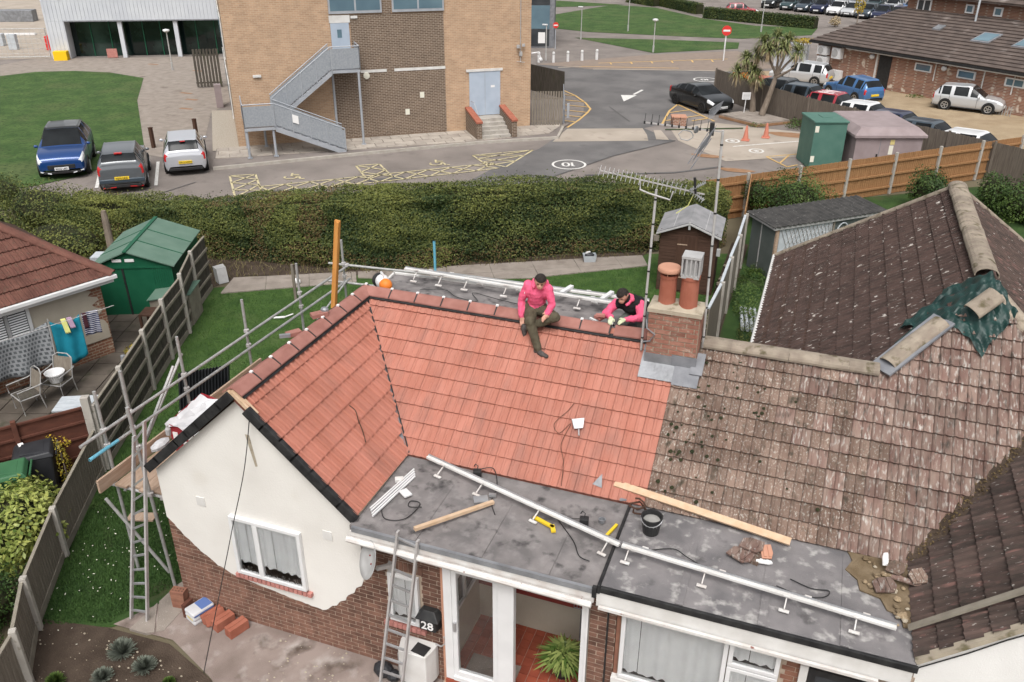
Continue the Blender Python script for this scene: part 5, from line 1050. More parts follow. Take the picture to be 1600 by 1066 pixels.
mb = MB(); mb.add([(2.62, .10, 1.28), (2.98, .10, 1.28), (2.98, -.09, 1.27), (2.62, -.09, 1.27), (2.68, .10, 1.38), (2.92, .10, 1.38), (2.88, .0, 1.39), (2.72, .0, 1.39)], [(0, 3, 2, 1), (4, 5, 6, 7), (3, 0, 4, 7), (1, 2, 6, 5), (2, 3, 7, 6), (0, 1, 5, 4)]); mb.build('lid', 'black_plastic', t, bevel=.01)
def text(body, name, parent, m, size, T, ext=.004):
    cu = bpy.data.curves.new(name, 'FONT'); cu.body = body; cu.size = size; cu.extrude = ext; cu.align_x = 'CENTER'; cu.align_y = 'CENTER'; cu.offset = size * .008
    o = link(bpy.data.objects.new(name + '_tmp', cu)); bpy.context.view_layer.update(); me = bpy.data.meshes.new_from_object(o.evaluated_get(bpy.context.evaluated_depsgraph_get())); bpy.data.objects.remove(o)
    me.materials.clear(); me.materials.append(M[m]); me.transform(WM[parent.name].inverted() @ T if parent is not None else T); o = link(bpy.data.objects.new(name, me)); o.parent = parent; return o
FR = Matrix.Rotation(PI / 2, 4, 'X')
text('28', 'house_number', t, 'white_patch', .19, Matrix.Translation((2.80, -.066, 1.165)) @ FR)
MB().path([(3.0, .05, 1.05), (3.02, .0, .98), (3.02, .0, .84), (2.96, .02, .76), (2.86, .05, .74)], .012).build('conduit', 'vent_grey', t)
t = thing('meter_box', 'white meter box with black top panel on brick wall under post box', 'meter box', (2.5, .0, .0))
mb = MB(); mb.prism([(2.34, .09, .12), (2.34, .0, .12), (2.40, -.22, .12), (2.82, -.22, .12), (2.88, .0, .12), (2.88, .09, .12)], (0, 0, .60)); mb.build('case', 'white_paint', t, bevel=.012); MB().cbox((2.70, -.10, .726), (.22, .18, .012), -.15).build('top_panel', 'black_plastic', t); MB().box(2.36, 2.37, -.17, -.16, .14, .6).build('seam', 'vent_grey', t)
solo(MB().ball((2.08, -.12, .12), (.16, .12, .13), 10, 6).ball((2.25, -.14, .08), (.11, .1, .09), 8, 5), 'refuse_sack', 'bin_black', 'black refuse sack by ladder foot', 'refuse sack')
# pot plant in the porch
t = thing('pot_plant', 'leafy green house plant in a dark pot inside porch', 'plant', (4.55, .72, .112)); MB().lathe([(0, 0), (.12, 0), (.16, .22), (.17, .23), (.15, .23), (0, .2)], (0, 0, 0), 16).build('pot', 'black_plastic', t, local=True)
n = 330; V = np.empty((n * 2, 4, 3)); LV = []
for k in range(n):
    a = RND.uniform(0, 2 * PI); e_ = RND.uniform(.15, 1.35); L = RND.uniform(.20, .46); w = RND.uniform(.014, .03); s_ = Vector((-math.sin(a), math.cos(a), 0)) * w; d1 = Vector((math.cos(a) * math.cos(e_), math.sin(a) * math.cos(e_), math.sin(e_)))
    p0 = Vector((4.55, .72, .36)); p1 = p0 + d1 * L * .62; p2 = p1 + Vector((math.cos(a), math.sin(a), -.5 + .5 * math.sin(e_))) * L * .42
    V[2 * k] = [p0 - s_ * .3, p0 + s_ * .3, p1 + s_, p1 - s_]; V[2 * k + 1] = [p1 - s_, p1 + s_, p2 + s_ * .1, p2 - s_ * .1]; q = RND.random(); LV += [q * .7, q]
raw_leaves('leaves', V.reshape(-1, 3), n * 2, np.array(LV), 'house_plant_leaf', t)
mb = MB()
for k in range(6): mb.tube((4.55 + .045 * k, 1.2, .95), (4.55 + .045 * k, 1.2, 1.25), .006, 5)
mb.tube((4.55, 1.2, .95), (4.78, 1.2, .95), .008, 5); mb.tube((4.66, 1.2, .12), (4.66, 1.2, .95), .012, 6); solo(mb, 'garden_fork', 'lead', 'garden fork standing against porch wall behind plant', 'garden fork')
# brick packs and sacks on the yard
def pack(label, c, n, m, rz, lean=0.0, holes=False):
    t = thing('brick_pack', label, 'bricks', c, rz, 'bricks stacked on the yard')
    for k in range(n):
        T = Matrix.Translation((k * .082, 0, .085)) @ Matrix.Rotation(lean, 4, 'Y'); mb = MB(); mb.obox(T, .075, .33, .165); b = mb.build('brick', m, t, local=True, bevel=.004)
    return t
pack('two red bricks on edge, rightmost of the row', (-.48, -.14, .0), 2, 'terracotta', -.35); pack('two red bricks on edge, middle of the row', (-.76, -.10, .0), 2, 'terracotta', -.35); pack('red bricks leaning against cement sacks', (-.98, -.06, .0), 2, 'terracotta', -.35, -.5)
t = thing('perforated_bricks', 'short stack of orange perforated bricks at house corner', 'bricks', (-1.62, .0, .0), .15)
for k in range(5): MB().box(-.115, .115, -.07, .07, .068 * k, .068 * k + .064).build('brick', 'brick_orange', t, local=True, bevel=.003)
for i in range(2):
    for j in range(4): MB().lathe([(0, 0), (.014, 0), (.014, .003), (0, .003)], (-.08 + .053 * j, -.024 + .048 * i, .333), 8).build('hole', 'black_plastic', t, local=True)
solo(MB().prism([(-1.42, -.20, 0), (-1.36, -.20, 0), (-1.34, -.02, 0), (-1.40, -.02, 0)], (0, 0, .26)), 'slate_piece', 'fence_brown', 'brown slab stood on edge between bricks and sacks', 'slab')
t = thing('cement_sacks', 'white and blue cement sacks stacked by brick wall', 'sacks', (-1.18, -.08, 0), -.35)
for k in range(3):
    mb = MB(); mb.box(-.13, .13, -.19, .19, .075 * k, .075 * k + .07); mb.build('sack', 'tarp_bag', t, local=True, bevel=.025)
MB().box(-.105, .105, -.02, .17, .220, .2235).build('blue_print', 'bag_blue', t, local=True); MB().box(.131, .133, -.17, .17, .16, .19).build('blue_band', 'bag_blue', t, local=True); MB().box(-.06, .10, -.1925, -.1905, .09, .13).build('yellow_print', 'sticker_yellow', t, local=True)
# ------------------------------------------------------------------ the two roofers
def capsule(mb, p, q, r1, r2, n=12):
    p, q = Vector(p), Vector(q); mb.tube(p, q, r1, n, r2); mb.ball(p, r1, n, 8); mb.ball(q, r2, n, 8)
def hand(caps, wrist, palm, fing, side, lab, s=1.0):
    """palm and five separate bent fingers; fing = direction of fingers, side = towards the thumb"""
    w, pc = Vector(wrist), Vector(palm); f = Vector(fing).normalized(); sd = Vector(side).normalized(); dn = Vector((0, 0, -1))
    caps.append((w, pc, .027, .030, lab)); kn = pc + f * .035
    for k, (o, L) in enumerate(((.030, .060), (.010, .068), (-.010, .064), (-.029, .050))):
        a = kn + sd * o; b = a + f * L * .55 * s + dn * .004; c = b + (f * .55 + dn * .8).normalized() * L * .5 * s
        caps.append((pc + sd * o * .7, a, .0115, .0105, lab)); caps.append((a, b, .0105, .0095, lab)); caps.append((b, c, .0095, .008, lab))
    th = pc + sd * .032; b = th + (sd + f * .7).normalized() * .035; caps.append((th - f * .01, b, .013, .011, lab)); caps.append((b, b + (f + dn * .3 + sd * .1).normalized() * .03, .011, .009, lab))
def person(name, label, base, caps, balls, mats, voxel=.0085):
    t = thing(name, label, 'person', base); mb = MB()
    for p, q, r1, r2, l in caps: capsule(mb, p, q, r1, r2)
    for c, r, l in balls: mb.ball(c, r, 16, 12)
    tmp = mb.build('body_tmp', 'skin', base=False, fix=False)
    rm = tmp.modifiers.new('r', 'REMESH'); rm.mode = 'VOXEL'; rm.voxel_size = voxel; rm.use_smooth_shade = True
    sm = tmp.modifiers.new('s', 'SMOOTH'); sm.factor = .5; sm.iterations = 3
    bpy.context.view_layer.update(); me = bpy.data.meshes.new_from_object(tmp.evaluated_get(bpy.context.evaluated_depsgraph_get())); bpy.data.objects.remove(tmp)
    me.materials.clear(); names = []
    for m in mats.values():
        if m not in names: names.append(m); me.materials.append(M[m])
    n = len(me.polygons); ce = np.empty(n * 3, np.float32); me.polygons.foreach_get('center', ce); ce = ce.reshape(-1, 3); best = np.full(n, 1e9); idx = np.zeros(n, np.int32)
    for p, q, r1, r2, l in caps:
        a, b = np.array(p), np.array(q); ab = b - a; tt = np.clip(((ce - a) @ ab) / (ab @ ab + 1e-9), 0, 1); d = np.linalg.norm(ce - a - tt[:, None] * ab, axis=1) - (r1 + (r2 - r1) * tt); k = names.index(mats[l]); u = d < best; best[u] = d[u]; idx[u] = k
    for c, r, l in balls:
        rr = np.array(r if hasattr(r, '__len__') else (r, r, r)); d = (np.linalg.norm((ce - np.array(c)) / rr, axis=1) - 1) * rr.min(); u = d < best; best[u] = d[u]; idx[u] = names.index(mats[l])
    me.polygons.foreach_set('material_index', idx); me.polygons.foreach_set('use_smooth', [True] * n)
    # cloth folds: a little displacement along the normal on dressed faces
    nv = len(me.vertices); co = np.empty(nv * 3, np.float32); me.vertices.foreach_get('co', co); co = co.reshape(-1, 3); no = np.empty(nv * 3, np.float32); me.vertices.foreach_get('normal', no); no = no.reshape(-1, 3)
    cl = np.zeros(nv); skin_i = {names.index(m) for m in names if m.startswith(('skin', 'glove', 'beard'))}
    for pl in me.polygons:
        if pl.material_index not in skin_i: cl[list(pl.vertices)] = 1
    f = blobnoise(co.astype(float), 26, 2) * .007 + blobnoise(co.astype(float), 60, 4) * .004; co = co + no * (f * cl)[:, None]
    me.vertices.foreach_set('co', co.astype(np.float32).ravel()); me.transform(Matrix.Translation(-Vector(base))); me.update()
    o = link(bpy.data.objects.new('body', me)); o.parent = t; WM[o.name] = WM[t.name]; return t
def head(t, c, fwd, upv, beard=False, hairlen=.0):
    """hair, eyes, brows, nose, ears set on the head ball; fwd is where the face looks"""
    c = Vector(c); f = Vector(fwd).normalized(); u = (Vector(upv) - f * Vector(upv).dot(f)).normalized(); s = f.cross(u)
    R_ = Matrix(((s.x, f.x, u.x, c.x), (s.y, f.y, u.y, c.y), (s.z, f.z, u.z, c.z), (0, 0, 0, 1)))
    mb = MB(); n, m = 22, 12; vs = []; keep = {}
    for i in range(m + 1):
        ph = PI / 2 - (PI * .66) * i / m
        for j in range(n):
            a = 2 * PI * j / n; x, y, z = math.cos(ph) * math.cos(a), math.cos(ph) * math.sin(a), math.sin(ph); ok = z > (.50 if y > .40 else (.12 if y > .15 else (-.12 if y > -.25 else -.5)))
            k = 1.035 + .012 * RND.random(); vs.append((R_ @ Vector((x * .092 * k, y * .102 * k, z * .106 * k + .006)), ok))
    fs = [(i * n + j, i * n + (j + 1) % n, (i + 1) * n + (j + 1) % n, (i + 1) * n + j) for i in range(m) for j in range(n)]
    fs = [q for q in fs if all(vs[k][1] for k in q)]; mb.add([v[0] for v in vs], fs); mb.build('hair', 'hair', t, smooth=True, fix=False)
    for sx in (-1, 1):
        MB().ball(R_ @ Vector((sx * .030, .086, .010)), .008, 8, 6).build('eye', 'hair', t); MB().ball(R_ @ Vector((sx * .081, -.005, -.005)), (.014, .022, .03), 8, 6).build('ear', 'skin', t, smooth=True)
        MB().beam(R_ @ Vector((sx * .014, .098, .032)), R_ @ Vector((sx * .045, .088, .033)), .006, .006).build('eyebrow', 'hair', t)
    if beard:
        mb = MB(); vs = []
        for i in range(7):
            ph = -.42 - 1.0 * i / 6
            for j in range(15):
                a = PI * .02 + PI * .96 * j / 14; vs.append(R_ @ Vector((math.cos(ph) * math.cos(a) * .083, math.cos(ph) * math.sin(a) * .103, math.sin(ph) * .118)))
        mb.add(vs, [(i * 15 + j, i * 15 + j + 1, (i + 1) * 15 + j + 1, (i + 1) * 15 + j) for i in range(6) for j in range(14)]); mb.build('beard', 'beard', t, smooth=True, fix=False)
    MB().beam(R_ @ Vector((-.022, .095, -.052)), R_ @ Vector((.022, .095, -.052)), .012, .008).build('mouth', 'sill_pink', t)
    return R_
V3 = Vector
# seated man
caps = []; hc = V3((3.22, 3.40, 5.03)); nf = V3((.18, -.85, -.50))
pel, che, nek = V3((3.09, 3.64, 4.53)), V3((3.13, 3.56, 4.78)), V3((3.18, 3.48, 4.92))
rs, ls = V3((2.98, 3.55, 4.86)), V3((3.33, 3.50, 4.86)); re, le = V3((2.87, 3.55, 4.60)), V3((3.40, 3.46, 4.64)); rw, lw = V3((2.90, 3.47, 4.37)), V3((3.35, 3.37, 4.53))
caps += [(pel, pel + (che - pel) * .5, .145, .14, 'top'), (pel + (che - pel) * .4, che, .145, .155, 'top'), (che, nek, .14, .07, 'top'), (rs, ls, .075, .072, 'top'), (che + V3((-.09, 0, 0)), rs, .12, .08, 'top'), (che + V3((.1, 0, 0)), ls, .12, .078, 'top'),
         (rs, re, .075, .06, 'top'), (re, rw, .06, .046, 'top'), (ls, le, .072, .058, 'top'), (le, lw, .058, .045, 'top'), (nek, hc + V3((0, .01, -.06)), .058, .055, 'skin')]
caps += [(nek + V3((-.085, .05, .03)), nek + V3((.085, .045, .03)), .055, .05, 'top'), (nek + V3((-.085, .05, .03)), nek + V3((-.07, -.06, -.02)), .04, .03, 'top'), (nek + V3((.085, .045, .03)), nek + V3((.07, -.06, -.02)), .04, .03, 'top')]
hipA, hipB = pel + V3((-.08, -.03, -.06)), pel + V3((.08, -.03, -.06)); kA, aA = V3((3.11, 3.29, 4.37)), V3((3.27, 3.18, 4.01)); kB, aB = V3((3.47, 3.40, 4.46)), V3((3.05, 3.40, 4.22))
caps += [(hipA, hipB, .12, .12, 'leg'), (hipA, kA, .105, .080, 'leg'), (kA, aA, .078, .060, 'leg'), (hipB, kB, .105, .078, 'leg'), (kB, aB, .075, .056, 'leg'),
         (aA, aA + V3((.02, -.0, -.05)), .048, .045, 'boot'), (aA + V3((-.02, .01, -.06)), aA + V3((.16, -.06, -.085)), .042, .036, 'boot'), (aB, aB + V3((-.07, .0, -.02)), .05, .045, 'boot'), (aB + V3((-.08, .0, -.0)), aB + V3((-.06, -.02, -.15)), .042, .035, 'boot')]
hand(caps, rw, rw + V3((.015, -.02, -.055)), (.25, -.5, -.75), (.8, .1, .3), 'skin'); hand(caps, lw, lw + V3((.0, -.035, -.04)), (-.55, -.6, -.4), (-.3, .2, .8), 'skin')
balls = [(hc, (.082, .097, .102), 'skin'), (hc + nf.normalized() * .10 + V3((0, 0, -.012)), (.013, .02, .02), 'skin'), (hc + V3((.01, -.045, -.075)), (.05, .05, .05), 'skin')]
t = person('person', 'person in pink hoodie and olive trousers sitting on the ridge looking down', (3.1, 3.55, 4.0), caps, balls, dict(top='hoodie_pink', skin='skin', leg='trousers_olive', boot='boot'))
head(t, hc, nf, (0, .5, 1)); T = Matrix.Translation(rs + V3((-.045, -.045, -.10))) @ V3((-.7, -.6, .25)).to_track_quat('Z', 'Y').to_matrix().to_4x4()
MB().obox(T, .055, .035, .02).build('sleeve_patch', 'white_patch', t)
# kneeling man
caps = []; hc = V3((4.385, 3.90, 4.77)); nf = V3((-.12, -.72, -.68))
pel, che, nek = V3((4.62, 4.28, 4.42)), V3((4.50, 4.08, 4.56)), V3((4.43, 3.98, 4.67)); rs, ls = V3((4.27, 4.02, 4.56)), V3((4.64, 4.03, 4.59)); re, le = V3((4.13, 3.93, 4.40)), V3((4.70, 3.84, 4.46)); rw, lw = V3((4.25, 3.75, 4.44)), V3((4.50, 3.74, 4.45))
caps += [(pel, pel + (che - pel) * .5, .15, .155, 'vest'), (pel + (che - pel) * .4, che, .155, .16, 'vest'), (che, nek, .145, .085, 'vest'), (che + V3((-.1, 0, 0)), rs + V3((.03, 0, 0)), .12, .085, 'vest'), (che + V3((.08, 0, 0)), ls + V3((-.03, 0, 0)), .12, .085, 'vest'),
         (rs, re, .078, .064, 'top'), (re, rw, .062, .044, 'top'), (ls, le, .080, .066, 'top'), (le, lw, .064, .044, 'top'), (nek, hc + V3((.01, .02, -.05)), .06, .058, 'skin'),
         (nek + V3((.05, .05, .03)), nek + V3((.085, -.02, .02)), .048, .042, 'top'), (nek + V3((.05, .05, .03)), nek + V3((-.03, .06, .05)), .048, .04, 'top'), (nek + V3((-.03, .06, .05)), nek + V3((-.075, -.0, -.02)), .04, .03, 'top'), (nek + V3((.085, -.02, .02)), nek + V3((.02, -.075, -.06)), .034, .024, 'top')]
hA, hB = pel + V3((-.09, -.02, -.06)), pel + V3((.09, -.02, -.06)); kA, kB = V3((4.40, 3.93, 4.30)), V3((4.70, 3.95, 4.28))
caps += [(hA, hB, .13, .13, 'leg'), (hA, kA, .11, .085, 'leg'), (hB, kB, .11, .085, 'leg'), (kA, V3((4.45, 4.32, 4.24)), .075, .055, 'leg'), (kB, V3((4.74, 4.34, 4.24)), .075, .055, 'leg'), (V3((4.45, 4.32, 4.24)), V3((4.46, 4.46, 4.21)), .045, .035, 'boot'), (V3((4.74, 4.34, 4.24)), V3((4.75, 4.48, 4.21)), .045, .035, 'boot')]
hand(caps, rw, rw + V3((.01, -.05, -.005)), (.15, -.9, -.35), (.9, .1, .1), 'glove'); hand(caps, lw, lw + V3((-.04, -.045, -.005)), (-.75, -.65, -.3), (-.5, .7, .3), 'glove')
balls = [(hc, (.082, .097, .102), 'skin'), (hc + nf.normalized() * .10 + V3((0, 0, -.008)), (.013, .02, .02), 'skin'), (hc + V3((-.005, -.035, -.08)), (.05, .05, .05), 'skin')]
t = person('person', 'bearded person in black vest over pink hoodie kneeling by the chimney, laying ridge tile', (4.5, 4.0, 4.16), caps, balls, dict(top='hoodie_pink', skin='skin', leg='trousers_grey', boot='boot', vest='vest_black', glove='glove_green'))
head(t, hc, nf, (0, .6, 1), beard=True); T = Matrix.Translation(che + V3((.10, -.135, .02))) @ V3((.2, -1, .3)).to_track_quat('Z', 'Y').to_matrix().to_4x4()
MB().obox(T, .03, .05, .012).build('chest_badge', 'hoodie_pink', t)
solo(MB().beam((4.0, 3.98, 4.22), (4.12, 3.86, 4.35), .03, .02).cbox((4.08, 3.80, 4.42), (.14, .06, .04), .2).cbox((4.04, 3.86, 4.36), (.12, .10, .05), -.5), 'mastic_gun', 'sill_pink', 'pink and grey sealant gun lying by gloved hands', 'tool')
solo(MB().beam((3.85, 4.06, 4.22), (4.05, 3.90, 4.24), .03, .025), 'white_tool', 'white_patch', 'white handled tool lying on dormer edge', 'tool')
solo(MB().beam((3.38, 3.84, 4.20), (3.46, 3.86, 4.21), .03, .02), 'marker', 'yellow_cloth', 'small yellow marker behind the ridge', 'marker')
# ------------------------------------------------------------------ left boundary fence: concrete posts, gravel boards, boarded panels
FB = [(-9.2, 10.72, 1.6), (-8.71, 9.48, 1.62), (-8.22, 8.7, 1.6), (-7.93, 8.08, 1.6), (-7.4, 6.76, 1.5), (-6.79, 5.39, 1.45), (-6.1, 3.9, 1.42), (-5.5, 2.55, 1.42)]
FB = [FB[0], FB[1], FB[3], FB[4], FB[5], FB[6], FB[7]]
FL = [(-5.5, 2.5, .98), (-4.29, .26, .96), (-3.38, -1.19, .98), (-2.65, -2.05, .98), (-2.1, -3.3, .98)]
def fence_run(name, P, pm, post, label, rails, board=.10):
    t = thing(name, label, 'fence', (*P[0][:2], 0))
    for i in range(len(P) - 1):
        a, b = Vector((*P[i][:2], 0)), Vector((*P[i + 1][:2], 0)); h = (P[i][2] + P[i + 1][2]) / 2; d = (b - a); L = d.length; d.normalize(); nn = Vector((d.y, -d.x, 0))
        if nn.x < 0: nn = -nn
        n = int(L / board); mb = MB()
        for k in range(n):
            p = a + d * (L * (k + .5) / n); mb.cbox(p + Vector((0, 0, .14 + (h - .16) / 2 + RND.uniform(-.006, .006))), (L / n * 1.06, .012, h - .16), math.atan2(d.y, d.x) + .08)
        pn = mb.build('panel', pm, t, fix=False)
        for z in rails(h): MB().beam(a + nn * .03 + Vector((0, 0, z)), b + nn * .03 + Vector((0, 0, z)), .035, .07).build('rail', 'rail_wood', pn)
        MB().beam(a + Vector((0, 0, h)), b + Vector((0, 0, h)), .05, .03).build('capping', 'rail_wood', pn); MB().beam(a + Vector((0, 0, .07)), b + Vector((0, 0, .07)), .04, .15).build('gravel_board', 'rail_wood', pn)
        mb = MB(); mb.cbox(b + nn * .03 + Vector((0, 0, h / 2 + .04)), (.10, .10, h + .08), math.atan2(d.y, d.x)); mb.build('post', post, t, bevel=.012)
fence_run('garden_fence', FB, 'fence_left', 'concrete', 'tall dark weathered garden fence with concrete posts between patio and lawn', lambda h: (.45, .85, 1.25))
fence_run('garden_fence', FL, 'fence_pale', 'concrete', 'low pale garden fence beside laurel bush and side lawn', lambda h: ())
solo(MB().cbox((-5.52, 2.48, .85), (.14, .14, 1.7), .5), 'concrete_post', 'concrete', 'tall pale concrete post where fence heights change', 'post')
# brown fence of the neighbour
bf = thing('brown_fence', 'dark red-brown panel fence behind wheelie bins', 'fence', (-6.0, 2.3, 0))
for a, b in (((-5.75, 2.55), (-6.45, 1.62)), ((-6.45, 1.62), (-7.4, .35))):
    a, b = Vector((*a, 0)), Vector((*b, 0)); d = (b - a).normalized(); mb = MB(); mb.beam(a + V3((0, 0, .72)), b + V3((0, 0, .72)), .02, 1.3); mb.build('panel', 'fence_brown', bf)
    for z in (.35, .75, 1.08, 1.38): MB().beam(a + V3((.02, -.02, z)), b + V3((.02, -.02, z)), .05, .04).build('rail', 'fence_brown', bf)
    MB().cbox(b + V3((.03, -.03, .74)), (.09, .09, 1.48), .9).build('post', 'fence_brown', bf, bevel=.01)
# wheelie bins
def bin_(label, c, rz, m, ml):
    t = thing('wheelie_bin', label, 'bin', c, rz, 'wheelie bins'); mb = MB(); vs = [(-.22, -.25, .06), (.22, -.25, .06), (.22, .25, .06), (-.22, .25, .06), (-.28, -.33, .92), (.28, -.33, .92), (.28, .33, .92), (-.28, .33, .92)]
    mb.add(vs, [(0, 3, 2, 1), (4, 5, 6, 7), (0, 1, 5, 4), (1, 2, 6, 5), (2, 3, 7, 6), (3, 0, 4, 7)]); mb.build('tub', m, t, local=True, bevel=.03)
    mb = MB(); mb.add([(-.31, -.36, .93), (.31, -.36, .93), (.31, .36, .93), (-.31, .36, .93), (-.27, -.30, 1.0), (.27, -.30, 1.0), (.27, .30, 1.03), (-.27, .30, 1.03)], [(0, 3, 2, 1), (4, 5, 6, 7), (0, 1, 5, 4), (1, 2, 6, 5), (2, 3, 7, 6), (3, 0, 4, 7)]); l = mb.build('lid', ml, t, local=True, bevel=.02)
    MB().box(-.20, .20, -.2, .2, 1.005, 1.03).build('lid_panel', ml, t, local=True, bevel=.01); MB().tube((-.25, .40, .95), (.25, .40, .95), .02, 8).build('handle', m, t, local=True); MB().cbox((-.2, -.2, 1.025), (.12, .09, .008), .3).build('label_sticker', 'white_patch', t, local=True)
    for x in (-.24, .24): MB().lathe([(0, -.025), (.09, -.025), (.1, 0), (.09, .025), (0, .025)], (x, .27, .1), 14, Matrix.Rotation(PI / 2, 4, 'Y')).build('wheel', 'rubber', t, local=True)
bin_('black wheelie bin in front of brown fence', (-6.02, 1.52, 0), .75 - PI / 2, 'bin_black', 'bin_black'); bin_('green wheelie bin beside laurel bush', (-5.95, .85, 0), .75 - PI / 2, 'bin_green', 'bin_green')
t = thing('climber', 'yellowing climber against brown fence behind bins', 'plant', (-5.62, 1.75, 0)); bush(t, 'leaves', (-5.62, 1.75, .6), (.12, .14, .6), 360, .045, 'yellow_leaf', 3, .2, core=False); bush(t, 'leaves', (-5.85, 1.95, .95), (.35, .1, .10), 120, .045, 'yellow_leaf', 4, .6, core=False); MB().path([(-5.62, 1.75, 0), (-5.6, 1.74, .5), (-5.68, 1.8, 1.1)], .012).build('stem', 'bark', t)
t = thing('laurel_bush', 'big yellow-green laurel bush by low pale fence', 'bush', (-5.0, .1, 0)); bush(t, 'leaves', (-5.05, .0, .55), (.75, .85, .75), 4200, .10, 'laurel_leaf', 7, .45, lump=.2); bush(t, 'leaves', (-5.55, .6, .45), (.6, .6, .55), 1500, .10, 'laurel_leaf', 8, .45, lump=.2, core=False)
t = thing('dark_shrub', 'dark evergreen shrub at lower left edge by fence', 'bush', (-4.2, -1.5, 0)); bush(t, 'leaves', (-4.25, -1.45, .4), (.7, .9, .55), 3500, .05, 'bush_leaf', 9, .10); bush(t, 'leaves', (-3.75, -2.1, .4), (.35, .35, .35), 600, .08, 'laurel_leaf', 10, .25, core=False)
t = thing('flowering_shrub', 'orange and white flower heads at left edge by brown fence', 'flowers', (-6.6, .9, 0)); bush(t, 'flowers', (-6.63, 1.02, 1.08), (.12, .14, .24), 60, .07, 'yellow_leaf', 21, .9, core=False); bush(t, 'petals', (-6.60, 1.0, 1.15), (.11, .12, .2), 40, .08, 'white_patch', 22, .9, core=False); MB().path([(-6.65, 1.0, 0), (-6.64, 1.0, .6), (-6.62, 1.02, 1.1)], .015).build('stem', 'bark', t)
for k, (x, y, r) in enumerate(((-1.80, -1.12, .20), (-1.28, -1.24, .17), (-1.72, -1.60, .15), (-.75, -1.35, .10), (-2.3, -1.9, .14))):
    t = thing('lavender', ['grey-green lavender clump nearest the concrete path corner', 'grey-green lavender clump in middle of flower bed', 'lavender clump at bottom edge of bed', 'small green weed at right end of bed', 'low green plant at left of bed'][k], 'plant', (x, y, 0), 0, 'plants in the flower bed')
    n = 700; V = np.empty((n, 4, 3)); A = NR.uniform(0, 6.28, n); E_ = NR.uniform(.25, 1.5, n); L = r * NR.uniform(.7, 1.25, n); d = np.column_stack([np.cos(A) * np.cos(E_), np.sin(A) * np.cos(E_), np.sin(E_)]); s_ = np.column_stack([-np.sin(A), np.cos(A), 0 * A]) * .005
    b = np.array([x, y, 0]) + d * (L * .15)[:, None]; e = np.array([x, y, 0]) + d * L[:, None]; V[:, 0] = b - s_; V[:, 1] = b + s_; V[:, 2] = e + s_; V[:, 3] = e - s_; raw_leaves('stems', V.reshape(-1, 3), n, NR.uniform(0, 1, n), 'lavender_leaf' if k < 3 else 'bush_leaf', t)
# small stones in bed and yard
mb = MB()
for k in range(240):
    x, y = (RND.uniform(-3.3, .0), RND.uniform(-2.6, -1.0)) if k < 120 else (RND.uniform(.2, 3), RND.uniform(-1.2, .05)); r = RND.uniform(.006, .022); mb.ball((x, y, .004), (r, r * .8, r * .6), 5, 4)
o = mb.build('loose_stones', 'mortar_pale', base=False, fix=False); tagit(o, 'small loose stones and crumbs on bed and yard', 'stones', kind='stuff')
# ------------------------------------------------------------------ the neighbour's bungalow on the left
ND = V3((-.34, -.94, 0)).normalized(); NN = V3((.94, -.34, 0)).normalized(); NC = V3((-8.93, 6.55, 0))
def NP(s, o=0.0, z=0.0): return NC + ND * s + NN * o + V3((0, 0, z))
NB = thing('bungalow', 'left neighbour bungalow with red-brown hipped roof, beige render and white gutter', 'house', tuple(NC))
mb = MB(); mb.prism([NP(0, 0), NP(7, 0), NP(7, -5), NP(0, -5)], (0, 0, 2.05)); nw = mb.build('wall', 'brick_left_house', NB)
mb = MB(); pts = [(.42, 1.98), (.30, 1.92), (.46, 1.84), (.25, 1.76), (.36, 1.66), (.14, 1.58), (.12, 1.5), (.30, 1.42), (.24, 1.34), (.10, 1.26), (.12, 1.18), (.26, 1.1), (.22, 1.02), (.10, .95), (.04, .82), (.03, .47), (7, .47), (7, 2.03), (.5, 2.03)]; mb.prism([NP(s, .012, z) for s, z in pts], NN * .012); mb.build('render_coat', 'render_beige', nw)
z0, z1, ap, eo = 2.10, 3.85, 2.45, .26
mb = MB(); P = [NP(-eo, eo, z0), NP(8, eo, z0), NP(8, -ap, z1), NP(ap - .4, -ap, z1)]; mb.prism(P, (0, 0, -.05)); mb.prism([NP(-eo, eo, z0), NP(ap - .4, -ap, z1), NP(-eo, -5.2, z0)], (0, 0, -.05)); nr = mb.build('roof', 'dark_brown_wood', NB)
nv = (NP(3, -ap, z1) - NP(3, eo, z0)); sn = nv.length; nr.location = tuple(-NC); nr.data.transform(Matrix.Translation(NC)); WM[nr.name] = Matrix()
tile_field(nr, NP(0, eo, z0), -ND, nv, [(-6.2, 0), (eo - .02, 0), (-(ap - .4), sn), (-6.2, sn)], .25, sn / 9, 'roof_neighbour')
ridge_run(nr, NP(-eo, eo, z0 + .05), NP(ap - .4, -ap, z1 + .06), .42, .14, 'roof_neighbour', name='hip_tile')
mb = MB(); mb.beam(NP(-eo - .04, eo + .05, z0 - .03), NP(8, eo + .05, z0 - .03), .10, .09); mb.build('gutter', 'upvc', NB, bevel=.01); mb = MB(); mb.beam(NP(-eo + .02, eo - .02, z0 - .12), NP(8, eo - .02, z0 - .12), .02, .12); mb.build('fascia', 'upvc', NB)
